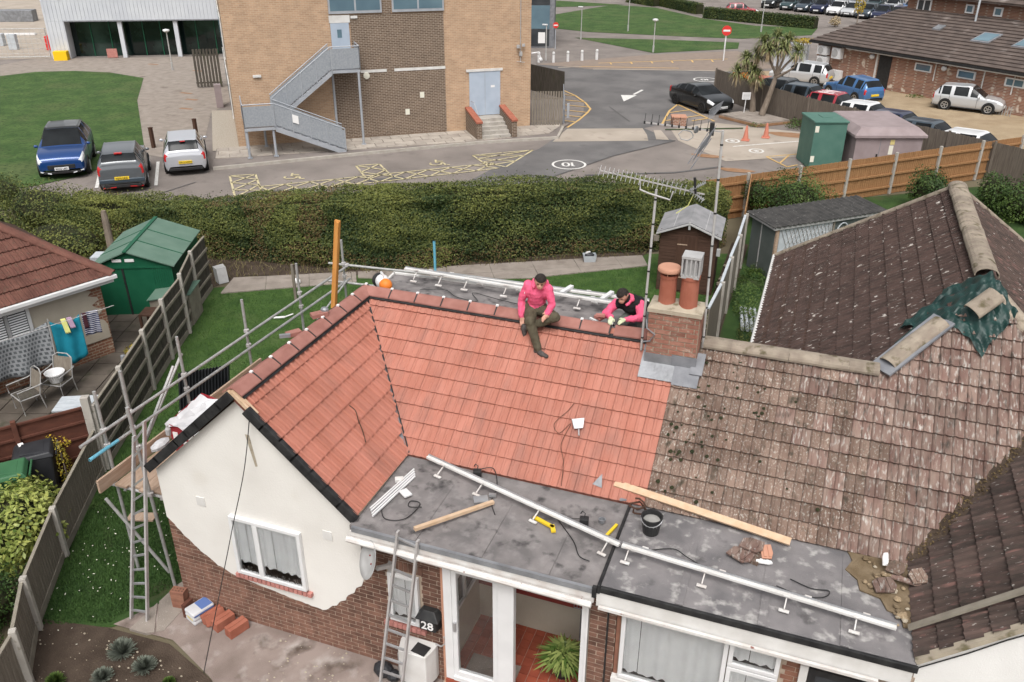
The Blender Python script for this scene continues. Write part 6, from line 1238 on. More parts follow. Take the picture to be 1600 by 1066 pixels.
for s0, s1 in ((1.74, 2.22), (2.22, 2.72)):
    T = lambda s, z, o=.03: NP(s, o, z); mb = MB()
    for p, q in (((s0, .98), (s1, .98)), ((s0, 1.92), (s1, 1.92)), ((s0, .98), (s0, 1.92)), ((s1, .98), (s1, 1.92))): mb.beam(T(*p), T(*q), .07, .07, up=NN)
    w = mb.build('window', 'upvc', NB); mb = MB(); mb.prism([T(s0, .98, .028), T(s1, .98, .028), T(s1, 1.92, .028), T(s0, 1.92, .028)], NN * .004); mb.build('pane', 'glass', w)
    mb = MB()
    for k in range(14): mb.beam(T(s0 + .05, 1.05 + .06 * k, .04), T(s1 - .05, 1.05 + .06 * k, .04), .03, .012, up=NN)
    mb.build('blind_slats', 'curtain', w)
# laundry on a line, garden chairs, basket
def cloth(name, label, a, b, drop, m, wav=.03, sag=.0, skew=0.0, n=16, k2=9):
    a, b = V3(a), V3(b); mb = MB(); vs = []; d = (b - a); nn = V3((d.y, -d.x, 0)).normalized()
    for j in range(k2 + 1):
        for i in range(n + 1):
            s = i / n; t_ = j / k2; p = a.lerp(b, s); p.z -= sag * 4 * s * (1 - s); p = p + V3((0, 0, -drop * t_)) + d.normalized() * skew * t_ + nn * (wav * math.sin(s * 13 + t_ * 2) * (.3 + t_) + .06 * t_); vs.append(p)
    mb.add(vs, [(j * (n + 1) + i, j * (n + 1) + i + 1, (j + 1) * (n + 1) + i + 1, (j + 1) * (n + 1) + i) for j in range(k2) for i in range(n)]); me = mb.build(name, m, smooth=True); tagit(me, label, 'laundry', 'laundry on the line'); sm = me.modifiers.new('t', 'SOLIDIFY'); sm.thickness = .006; return me
la, lb = V3((-8.98, 4.95, 1.58)), V3((-8.28, 5.72, 1.66)); ll = la + (la - lb) * 2.2 + V3((.35, -.35, -.1))
cl = thing('washing_line', 'thin washing line with a leaning prop beside neighbour bungalow', 'washing line', (-8.9, 4.9, 0)); MB().tube(ll, lb + (lb - la) * .35, .006, 5).build('line', 'alu_dull', cl); MB().tube((-8.80, 4.72, 0), la + V3((0, 0, .06)), .015, 6).build('prop', 'galv', cl)
mat_brick('check_cloth', (.10, .11, .115), (.055, .06, .065), (.22, .23, .24), .8, .10, .10, ms=.022); mat_brick('stripe_cloth', (.70, .70, .72), (.70, .70, .72), (.03, .035, .08), .8, 5, .045, ms=.02)
cloth('towel', 'turquoise towel hanging on washing line', la.lerp(lb, .02), la.lerp(lb, .62), .98, 'teal_cloth', .03, .16); cloth('striped_shirt', 'navy striped top hanging on washing line', la.lerp(lb, .66), la.lerp(lb, 1.0), .55, 'stripe_cloth', .015)
cloth('sock', 'dark maroon sock on washing line', la.lerp(lb, .68) + V3((.02, -.02, .01)), la.lerp(lb, .76) + V3((.02, -.02, .01)), .36, 'maroon_cloth', .01, n=4); cloth('yellow_cloth', 'small yellow cloth on washing line', la.lerp(lb, .24) + V3((.03, -.03, -.0)), la.lerp(lb, .34) + V3((.03, -.03, 0)), .36, 'yellow_cloth', .01, n=5, skew=.05); cloth('lilac_cloth', 'small lilac cloth on washing line', la.lerp(lb, .36) + V3((.03, -.03, 0)), la.lerp(lb, .46) + V3((.03, -.03, 0)), .26, 'lilac_cloth', .01, n=5, skew=.05)
cloth('bed_sheet', 'checked grey sheet hanging on washing line', ll.lerp(la, .45), la + (la - lb) * .03, .92, 'check_cloth', .05, .1, n=26); cloth('dark_sheet', 'plain dark grey sheet at left end of washing line', ll.lerp(la, .18), ll.lerp(la, .44), 1.1, 'grey_cloth', .06, .05)
def chair(label, c, rz):
    t = thing('garden_chair', label, 'chair', c, rz, 'garden chairs'); mb = MB()
    for x in (-.24, .24): mb.path([(x, -.22, .02), (x, -.24, .40), (x, .18, .40), (x, .30, .85)], .014, 6)
    mb.path([(-.24, .30, .85), (-.12, .33, .93), (.12, .33, .93), (.24, .30, .85)], .014, 6); mb.path([(-.24, -.24, .40), (.24, -.24, .40)], .014, 6); mb.build('frame', 'galv', t, local=True)
    for x in (-.24, .24): MB().path([(x, .18, .40), (x, .24, .02)], .014, 6).build('leg', 'galv', t, local=True)
    for x in (-.28, .28): MB().path([(x, -.25, .42), (x, -.27, .62), (x, .18, .64), (x, .26, .66)], .014, 6).build('armrest', 'galv', t, local=True)
    MB().box(-.22, .22, -.22, .18, .40, .412).build('seat', 'fence_left', t, local=True); mb = MB(); mb.quad((-.22, .19, .44), (.22, .19, .44), (.22, .31, .86), (-.22, .31, .86)); mb.build('backrest', 'fence_pale', t, local=True)
chair('metal garden chair left of the basket chair', (-8.72, 3.75, 0), -.35); chair('metal garden chair holding white laundry basket', (-8.55, 4.45, 0), .15)
t = thing('laundry_basket', 'white plastic laundry basket on garden chair', 'basket', (-8.53, 4.40, .415)); MB().lathe([(0, 0), (.13, 0), (.19, .2), (.215, .21), (.215, .235), (.195, .235), (.18, .2), (.12, .02), (0, .02)], (0, 0, 0), 24).build('tub', 'upvc', t, local=True); mb = MB()
for k in range(24): a = 2 * PI * k / 24; mb.cbox((.183 * math.cos(a), .183 * math.sin(a), .15), (.006, .018, .07), a)
mb.build('slots', 'vent_grey', t, local=True)
t = thing('planter_box', 'pale slatted wooden box top beside patio fence', 'planter', (-6.5, 3.15, 0), .45); MB().box(-.42, .30, -.28, .28, 0, .95).build('case', 'rail_wood', t, local=True)
for k in range(4): MB().box(-.44, .32, -.29 + .147 * k, -.29 + .147 * k + .138, .95, .98).build('slat', 'lattice', t, local=True)
t = thing('potting_table', 'dark wooden table with pale glass top by green shed', 'table', (-8.7, 7.75, 0), .35); MB().box(-.25, .25, -.25, .25, .62, .66).build('top', 'dark_brown_wood', t, local=True)
for x in (-.22, .22):
    for y in (-.22, .22): MB().box(x - .03, x + .03, y - .03, y + .03, 0, .62).build('leg', 'dark_brown_wood', t, local=True)
t = thing('cold_frame', 'pale glass-topped cold frame against boundary fence', 'cold frame', (-8.75, 8.75, 0), .40); mb = MB(); mb.add([(-.55, -.45, 0), (.5, -.45, 0), (.5, .45, 0), (-.55, .45, 0), (-.55, -.45, .72), (.5, -.45, .86), (.5, .45, .86), (-.55, .45, .72)], [(0, 3, 2, 1), (0, 1, 5, 4), (1, 2, 6, 5), (2, 3, 7, 6), (3, 0, 4, 7)]); mb.build('case', 'rail_wood', t, local=True); mb = MB(); mb.prism([(-.6, -.5, .74), (.55, -.5, .89), (.55, .5, .89), (-.6, .5, .74)], (0, 0, .02)); mb.build('lid', 'shed_green_roof', t, local=True)
t = thing('patio_plants', 'dark potted plants between table and fence', 'plant', (-8.15, 6.95, 0)); bush(t, 'leaves', (-8.15, 7.0, .25), (.22, .35, .28), 500, .07, 'bush_leaf', 31, .5); bush(t, 'leaves', (-8.3, 6.55, .15), (.25, .25, .2), 300, .06, 'yellow_leaf', 32, .3, core=False)
solo(MB().lathe([(0, 0), (.05, .01), (.06, .10), (.05, .22), (0, .24)], (-6.78, 4.75, 1.0), 10).tube((-6.80, 4.77, .72), (-6.79, 4.76, 1.0), .015, 5).tube((-6.74, 4.72, .70), (-6.77, 4.74, 1.0), .015, 5), 'wind_chime', 'lead', 'metal wind chime hanging on boundary fence', 'wind chime')
# green metal shed
SG = thing('garden_shed', 'green metal garden shed with pale green gable roof', 'shed', (-11.2, 9.6, 0)); sa = math.atan2(.77, 1.71); sd_, sb_ = V3((math.cos(sa), math.sin(sa), 0)), V3((-math.sin(sa), math.cos(sa), 0)); so = V3((-10.75, 8.15, 0))
def SP(x, y, z): return so + sd_ * x + sb_ * y + V3((0, 0, z))
mb = MB(); wd, dp, eh, rh = 2.0, 2.6, 1.42, 1.82; mb.prism([SP(0, 0, 0), SP(wd, 0, 0), SP(wd, 0, eh), SP(wd / 2 - .1, 0, rh), SP(0, 0, eh)], sb_ * dp); mb.build('wall', 'shed_green', SG)
for k in range(9): MB().beam(SP(1.5 + .055 * k, -.008, .05), SP(1.5 + .055 * k, -.008, eh), .02, .012, up=sb_).build('rib', 'shed_green', SG)
MB().beam(SP(.75, -.012, .02), SP(.72, -.012, eh - .05), .05, .02, up=sb_).build('door_gap', 'black_plastic', SG); MB().beam(SP(0, -.015, eh - .02), SP(wd, -.015, eh - .02), .02, .05, up=V3((0, 0, 1))).build('door_track', 'shed_green', SG)
for x in (.62, .95): MB().beam(SP(x - .12, -.014, eh + .18), SP(x + .12, -.014, eh + .18), .012, .08).build('vent_plate', 'white_patch', SG)
for s_, e_ in ((0, -.10), (wd, wd + .1)):
    mb = MB(); mb.prism([SP(wd / 2 - .1, -.1, rh + .03), SP(e_, -.1, eh + .0), SP(e_, dp + .1, eh), SP(wd / 2 - .1, dp + .1, rh + .03)], (0, 0, .03)); mb.build('roof_sheet', 'shed_green_roof', SG)
    for yy in (.8, 1.7): MB().beam(SP(wd / 2 - .1, yy, rh + .065), SP(e_, yy, eh + .035), .03, .012).build('roof_seam', 'shed_green', SG)
MB().beam(SP(wd / 2 - .1, -.12, rh + .06), SP(wd / 2 - .1, dp + .12, rh + .06), .10, .03).build('ridge_strip', 'shed_green', SG)
solo(MB().lathe([(0, 0), (.13, 0), (.12, .6), (.10, 1.5), (.07, 1.75), (0, 1.7)], (-13.2, 11.2, 0), 9), 'tree_stump', 'bark', 'pale bare tree stump standing behind green shed', 'tree stump'); solo(MB().cbox((-12.3, 10.0, .45), (.6, .5, .9), .4), 'water_butt', 'lattice', 'pale box behind hip of neighbour roof', 'box')
# ------------------------------------------------------------------ hedge, made of leaves over a dark core
HG = thing('hedge', 'long tall clipped green hedge between back garden and car park', 'hedge', (-5, 14.8, 0))
HF = [(-16.5, 12.3, 1.2, 1.5), (-13.0, 12.7, 1.35, 1.6), (-10.4, 12.7, 1.65, 1.6), (-7.4, 13.15, 2.05, 1.7), (-5.1, 13.65, 2.2, 1.75), (-3.4, 14.7, 2.25, 1.7), (0.0, 16.95, 2.2, 1.6), (2.0, 18.05, 2.05, 1.5), (4.4, 19.5, 1.8, 1.4)]
def hp_(s):
    n = len(HF) - 1; i = min(int(s * n), n - 1); t_ = s * n - i; return [HF[i][k] * (1 - t_) + HF[i + 1][k] * t_ for k in range(4)]
mb = MB(); ring_ = []
for k in range(41):
    x, y, h, w = hp_(k / 40); x2, y2 = hp_(min(1, k / 40 + .01))[:2]; x1, y1 = hp_(max(0, k / 40 - .01))[:2]; d = V3((x2 - x1, y2 - y1, 0)).normalized(); nn = V3((-d.y, d.x, 0))
    f = lambda a, z: V3((x, y, z)) + nn * a; ring_ += [f(.28, 0), f(.22, h * .6), f(.35, h - .15), f(w - .25, h - .15), f(w - .15, h * .5), f(w - .2, 0)]
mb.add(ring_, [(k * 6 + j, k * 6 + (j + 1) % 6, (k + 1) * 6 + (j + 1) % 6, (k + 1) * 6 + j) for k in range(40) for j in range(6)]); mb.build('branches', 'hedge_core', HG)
n = 150000; S = NR.uniform(0, 1, n); A = np.array([hp_(s) for s in np.linspace(0, 1, 400)]); I = np.clip((S * 399).astype(int), 0, 398); fI = (S * 399 - I)[:, None]; base_ = A[I] * (1 - fI) + A[I + 1] * fI; dr_ = A[I + 1, :2] - A[I, :2]; dr_ /= np.linalg.norm(dr_, axis=1, keepdims=True); nn_ = np.column_stack([-dr_[:, 1], dr_[:, 0]])
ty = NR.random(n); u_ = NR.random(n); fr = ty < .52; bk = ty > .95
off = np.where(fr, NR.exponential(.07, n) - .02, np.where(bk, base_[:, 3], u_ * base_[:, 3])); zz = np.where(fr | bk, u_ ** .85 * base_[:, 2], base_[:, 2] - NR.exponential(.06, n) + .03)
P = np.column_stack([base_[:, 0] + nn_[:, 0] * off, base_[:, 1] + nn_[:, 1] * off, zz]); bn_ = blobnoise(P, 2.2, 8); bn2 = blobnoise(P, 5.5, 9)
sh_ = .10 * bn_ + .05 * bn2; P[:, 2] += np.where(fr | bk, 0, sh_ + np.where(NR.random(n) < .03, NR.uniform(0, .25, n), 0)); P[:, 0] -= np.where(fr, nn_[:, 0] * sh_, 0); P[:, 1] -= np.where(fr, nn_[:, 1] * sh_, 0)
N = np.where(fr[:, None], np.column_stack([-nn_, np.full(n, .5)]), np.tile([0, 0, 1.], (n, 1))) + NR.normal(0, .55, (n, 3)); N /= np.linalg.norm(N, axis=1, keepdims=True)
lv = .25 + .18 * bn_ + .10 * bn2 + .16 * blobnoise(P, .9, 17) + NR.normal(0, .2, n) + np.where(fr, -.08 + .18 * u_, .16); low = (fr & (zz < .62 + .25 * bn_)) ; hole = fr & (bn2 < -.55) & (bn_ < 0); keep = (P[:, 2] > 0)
brown = (low & (NR.random(n) < .55)) | ((blobnoise(P, 1.5, 14) > .75) & (NR.random(n) < .55))
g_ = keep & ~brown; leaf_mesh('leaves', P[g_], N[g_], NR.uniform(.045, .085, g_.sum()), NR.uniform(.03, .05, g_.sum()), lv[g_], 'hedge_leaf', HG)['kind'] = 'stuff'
g_ = keep & brown & ((NR.random(n) < .6) | ~low); leaf_mesh('dry_leaves', P[g_], N[g_], NR.uniform(.04, .09, g_.sum()), NR.uniform(.015, .04, g_.sum()), NR.uniform(0, 1, g_.sum()) * .9, 'hedge_brown', HG)['kind'] = 'stuff'
o = grass('dry_grass', [(-9.3, 11.0), (-11.5, 12.9), (-5.2, 13.9), (2.2, 18.2), (2.0, 17.7), (-5.3, 13.4), (-8.9, 11.75)], 5000, .13, 'dry_grass'); tagit(o, 'dry grass stalks along foot of hedge', 'dry grass', kind='stuff')
# rough undergrowth left of the hedge and around the edges
for lab, c, r, m, k, nn_l in (('brownish scrub beside blue car', (-21.8, 14.6, .3), (1.6, 1.0, .75), 'hedge_leaf', 41, 5000), ('yellowing scrub behind left neighbour roof', (-18.0, 13.4, .5), (2.2, 1.0, 1.0), 'hedge_leaf', 42, 7000), ('dry pale scrub in front of parked cars', (-15.8, 14.4, .35), (1.8, .9, .75), 'hedge_brown', 43, 4000), ('scrub at far left corner behind red roof', (-19.5, 11.4, .5), (2.4, 1.2, 1.0), 'hedge_leaf', 44, 6000), ('low scrub between red roof and hedge', (-15.6, 11.7, .3), (2.0, .9, .75), 'hedge_leaf', 45, 6000), ('low scrub behind the pale tree stump', (-13.0, 12.2, .25), (1.2, .6, .6), 'hedge_leaf', 46, 3000)):
    t = thing('scrub', lab, 'bush', (c[0], c[1], 0)); bush(t, 'leaves', c, r, nn_l, .075, m, k, .42, lump=.3)
t = thing('round_shrub', 'rounded green shrub beside orange fence and dark shed', 'bush', (6.4, 22.0, 0)); bush(t, 'leaves', (6.3, 22.2, .85), (1.25, 1.0, 1.05), 9000, .075, 'bush_leaf', 51, .35, lump=.22); bush(t, 'dry_leaves', (7.3, 22.3, .5), (.45, .6, .7), 900, .06, 'hedge_brown', 52, .5, core=False); bush(t, 'leaves', (5.0, 22.6, .95), (.5, .5, .5), 1400, .07, 'bush_leaf', 53, .3)
t = thing('fence_shrub', 'dark shrub in front of orange fence beside old roof ridge', 'bush', (10.9, 26.0, 0)); bush(t, 'leaves', (10.8, 26.0, .75), (.75, .7, .85), 3500, .08, 'bush_leaf', 54, .25)
t = thing('garden_shrub', 'shrubs beyond old roof at right edge', 'bush', (14.8, 25.0, 0)); bush(t, 'leaves', (14.3, 26.0, .6), (1.4, 1.3, .9), 6000, .09, 'bush_leaf', 55, .25); bush(t, 'leaves', (13.1, 27.0, .6), (.6, .8, .8), 1800, .09, 'bush_leaf', 56, .3)
t = thing('weedy_growth', 'weeds growing along narrow alley beside garden shed', 'weeds', (5.6, 14, 0)); bush(t, 'leaves', (5.6, 15.8, .1), (.5, 2.0, .35), 3500, .06, 'bush_leaf', 57, .4, core=False); bush(t, 'leaves', (5.9, 13.0, .05), (.4, 1.5, .18), 2200, .05, 'hedge_leaf', 58, .6, core=False); bush(t, 'leaves', (4.72, 14.5, .05), (.15, 2.2, .12), 500, .05, 'hedge_leaf', 59, .4, core=False)
mb = MB()
for k in range(90): x, y = RND.uniform(4.62, 4.95), RND.uniform(11.5, 18.5); r = RND.uniform(.03, .09); mb.ball((x, y, .02), (r, r * .8, r * .5), 6, 4)
o = mb.build('rubble_strip', 'mortar_pale', base=False, fix=False); tagit(o, 'strip of pale rubble and leaves along alley', 'rubble', kind='stuff'); sheet('alley', [(4.6, 11), (5.15, 11), (5.1, 20), (4.55, 20)], -.004, 'soil')
# brown garden shed with grey felt roof
GS = thing('garden_shed', 'brown wooden garden shed with grey felt roof behind chimney', 'shed', (3.75, 15.3, 0), .06); w, d, e, r = .80, 1.5, 1.78, 2.12
mb = MB(); mb.prism([(-w, 0, 0), (w, 0, 0), (w, 0, e), (0, 0, r), (-w, 0, e)], (0, d, 0)); mb.build('wall', 'shed_brown', GS, local=True)
for k in range(18):
    z = .08 + k * .1; xw = w if z < e else w * (r - z) / (r - e); MB().box(-xw + .01, xw - .01, -.014, 0, z, z + .09).build('weatherboard', 'shed_brown', GS, local=True)
dd = MB().box(-.32, .28, -.03, -.015, .06, 1.72).build('door', 'dark_brown_wood', GS, local=True)
for z in (.45, 1.45): MB().box(-.30, -.02, -.036, -.03, z, z + .03).build('hinge', 'board', GS, local=True)
for s_ in (-1, 1):
    mb = MB(); mb.prism([(0, -.1, r + .02), (s_ * (w + .1), -.1, e + .0), (s_ * (w + .1), d + .12, e), (0, d + .12, r + .02)], (0, 0, .03)); mb.build('roof_sheet', 'shed_felt', GS, local=True); MB().beam((0, -.12, r), (s_ * (w + .1), -.12, e - .02), .03, .09, up=(0, 1, 0)).build('barge_board', 'vent_grey', GS, local=True)
    MB().beam((s_ * .42, -.08, r - .13), (s_ * .42, d + .1, r - .13), .06, .012).build('felt_batten', 'vent_grey', GS, local=True)
MB().box(-.03, .03, -.15, -.11, r - .16, r + .06).build('finial', 'vent_grey', GS, local=True); MB().cbox((-w - .1, -.1, 1.62), (.14, .12, .16), .3).build('lamp', 'fence_pale', GS, local=True); MB().cbox((w + .06, -.06, 1.35), (.10, .1, .2), 0).build('hook', 'vent_grey', GS, local=True)
# alley fence seen end-on
AFp = [(4.98, 11.0), (5.06, 12.6), (5.06, 14.3), (5.08, 16.0), (5.05, 17.8)]
t = thing('alley_fence', 'narrow pale-capped fence seen end-on beside brown garden shed', 'fence', (*AFp[0], 0))
for i, (a, b) in enumerate(zip(AFp, AFp[1:])):
    a, b = V3((*a, 0)), V3((*b, 0)); h = 1.55 + .05 * i
    MB().beam(a + V3((0, 0, h / 2)), b + V3((0, 0, h / 2)), .03, h).build('panel', 'fence_pale', t); MB().beam(a + V3((-.02, 0, h)), b + V3((-.02, 0, h)), .07, .04).build('capping', 'lattice', t); MB().cbox(b + V3((.03, 0, h / 2)), (.09, .09, h + .12), 0).build('post', 'concrete', t, bevel=.01)
t = thing('corrugated_offcuts', 'pale corrugated sheets lying in side garden', 'sheets', (5.75, 14.0, 0), .15)
for k in range(4): MB().path([(-.18 + .12 * k, -.7, .05), (-.18 + .12 * k, .7, .05)], .05, 6).build('corrugation', 'lattice', t, local=True)
t = thing('garden_barrow', 'dark barrow with pale load by old roof gutter', 'barrow', (6.0, 8.9, 0)); MB().ball((5.95, 9.0, .45), (.22, .3, .16), 10, 6).build('load', 'mortar_pale', t); MB().box(5.75, 6.15, 8.7, 9.3, .1, .38).build('tub', 'black_plastic', t, bevel=.03)
# dark garage with corrugated roof and lattice window
GG = thing('garage', 'dark grey outbuilding with corrugated roof and white lattice panel', 'outbuilding', (5.3, 17.6, 0)); ga = math.atan2(5.2, 4.2); gd, gb = V3((math.cos(.74), math.sin(.74), 0)), V3((-math.sin(.74), math.cos(.74), 0)); go = V3((5.98, 17.25, 0))
def GP(x, y, z): return go + gd * x + gb * y + V3((0, 0, z))
mb = MB(); mb.prism([GP(0, 0, 0), GP(4.0, 0, 0), GP(4.0, 1.1, 0), GP(0, 1.1, 0)], (0, 0, 1.64)); mb.build('wall', 'garage_grey', GG); mb = MB(); N_ = 46; vs = []
for k in range(N_ + 1):
    x = -.15 + 4.3 * k / N_; z = .03 * (k % 2); vs += [GP(x, -.15, 1.66 + z), GP(x, 1.25, 1.74 + z)]
mb.add(vs, [(2 * k, 2 * k + 2, 2 * k + 3, 2 * k + 1) for k in range(N_)]); o = mb.build('roof_sheet', 'corrugated_dark', GG); so_ = o.modifiers.new('t', 'SOLIDIFY'); so_.thickness = .02
MB().beam(GP(-.12, -.08, 1.60), GP(4.1, -.08, 1.60), .06, .08).build('fascia', 'vent_grey', GG); MB().beam(GP(-.08, -.05, 1.60), GP(-.08, 1.15, 1.67), .05, .08).build('side_trim', 'vent_grey', GG)
MB().beam(GP(.06, -.03, .4), GP(.06, -.03, 1.58), .10, .06, up=gb).build('corner_post', 'board', GG); lt = MB().beam(GP(.15, -.02, 1.0), GP(2.1, -.02, 1.0), .02, 1.12).build('lattice_panel', 'lattice', GG)
mb = MB()
for k in range(13):
    for s_ in (-1, 1): mb.beam(GP(.2 + .145 * k, -.038, 1.0 - s_ * .5), GP(min(2.08, .2 + .145 * k + .45), -.038, 1.0 + s_ * .5), .012, .03, up=gb)
mb.build('lattice_bars', 'vent_grey', lt); MB().beam(GP(2.15, -.03, .4), GP(2.15, -.03, 1.58), .06, .05, up=gb).build('mullion', 'fence_pale', GG); MB().path([GP(2.5 + .2 * math.cos(a), -.05, 1.2 + .25 * math.sin(a)) for a in [PI * (1 - k / 10) for k in range(11)]], .025).build('hoop', 'lattice', GG); MB().beam(GP(-.02, .6, .1), GP(-.02, .6, 1.6), .03, .02, up=gd).build('joint', 'vent_grey', GG)
# orange fence with concrete posts
OF = [(2.9 + 1.67 * i, 21.2 + 1.62 * i) for i in range(8)]
OT = thing('board_fence', 'new orange close-board fence with concrete posts', 'fence', (*OF[0], 0)); t = OT
for i, (a, b) in enumerate(zip(OF, OF[1:])):
    a, b = V3((*a, 0)), V3((*b, 0)); d = (b - a); L = d.length; d.normalize(); nn = V3((d.y, -d.x, 0)); mb = MB(); n_ = int(L / .10); h = 1.55
    for k in range(n_): mb.cbox(a + d * (L * (k + .5) / n_) + V3((0, 0, h / 2 + RND.uniform(-.008, .008))), (L / n_ * 1.08, .012, h), math.atan2(d.y, d.x) + .10)
    pn = mb.build('panel', 'fence_orange', t, fix=False)
    for z in (.30, .80, 1.30): MB().beam(a + nn * .04 + V3((0, 0, z)), b + nn * .04 + V3((0, 0, z)), .05, .07).build('rail', 'fence_orange', pn)
    MB().cbox(b + nn * .05 + V3((0, 0, .82)), (.10, .10, 1.64), math.atan2(d.y, d.x)).build('post', 'concrete', t, bevel=.012)
MB().beam((4.7, 22.8, .8), (4.95, 18.6, .8), .03, 1.55).build('panel', 'fence_orange', OT)
# leaning black corrugated sheet, lawn oddments
t = thing('corrugated_sheet', 'black corrugated sheet leaning on back lawn behind scaffold', 'sheet', (-4.9, 4.8, 0))
mb = MB(); vs = []; a, b = V3((-5.35, 4.55, .02)), V3((-4.55, 5.25, .02))
for k in range(33): p = a.lerp(b, k / 32); o_ = V3((.02, -.025, 0)) * (1 if k % 2 else -1); vs += [p + o_, p + o_ + V3((.10, .10, 1.1))]
mb.add(vs, [(2 * k, 2 * k + 2, 2 * k + 3, 2 * k + 1) for k in range(32)]); o = mb.build('sheet', 'bin_black', t); so_ = o.modifiers.new('t', 'SOLIDIFY'); so_.thickness = .01
t = thing('planter_tub', 'white tub of odds and ends on garden path by hedge', 'tub', (.55, 16.65, .02), .4); mb = MB(); mb.add([(-.17, -.12, 0), (.17, -.12, 0), (.17, .12, 0), (-.17, .12, 0), (-.21, -.15, .22), (.21, -.15, .22), (.21, .15, .22), (-.21, .15, .22)], [(0, 3, 2, 1), (0, 1, 5, 4), (1, 2, 6, 5), (2, 3, 7, 6), (3, 0, 4, 7)]); mb.build('tub', 'lattice', t, local=True); MB().ball((0, 0, .2), (.16, .1, .08), 8, 5).build('contents', 'bin_black', t, local=True); MB().cbox((-.05, .02, .28), (.16, .05, .05), .6).build('contents', 'white_patch', t, local=True)
solo(MB().prism([(-9.45, 11.2, 0), (-9.2, 11.05, 0), (-9.05, 11.3, 0), (-9.3, 11.5, 0)], (-.12, .1, .42)), 'white_sack', 'vent_grey', 'white sack leaning at end of boundary fence', 'sack'); solo(MB().ball((-7.1, 11.9, .08), (.14, .1, .09), 7, 5), 'pale_stone', 'white_patch', 'pale stone on garden path', 'stone'); solo(MB().tube((-6.35, 9.6, .03), (-6.1, 9.75, .03), .03, 6).tube((-6.1, 9.75, .03), (-6.0, 10.0, .03), .02, 6), 'white_toy', 'white_patch', 'small white bent object on back lawn', 'object')
solo(MB().cbox((-6.45, 10.85, .55), (.07, .07, 1.1), .3), 'lawn_post', 'fence_pale', 'thin weathered post on lawn beside path', 'post')
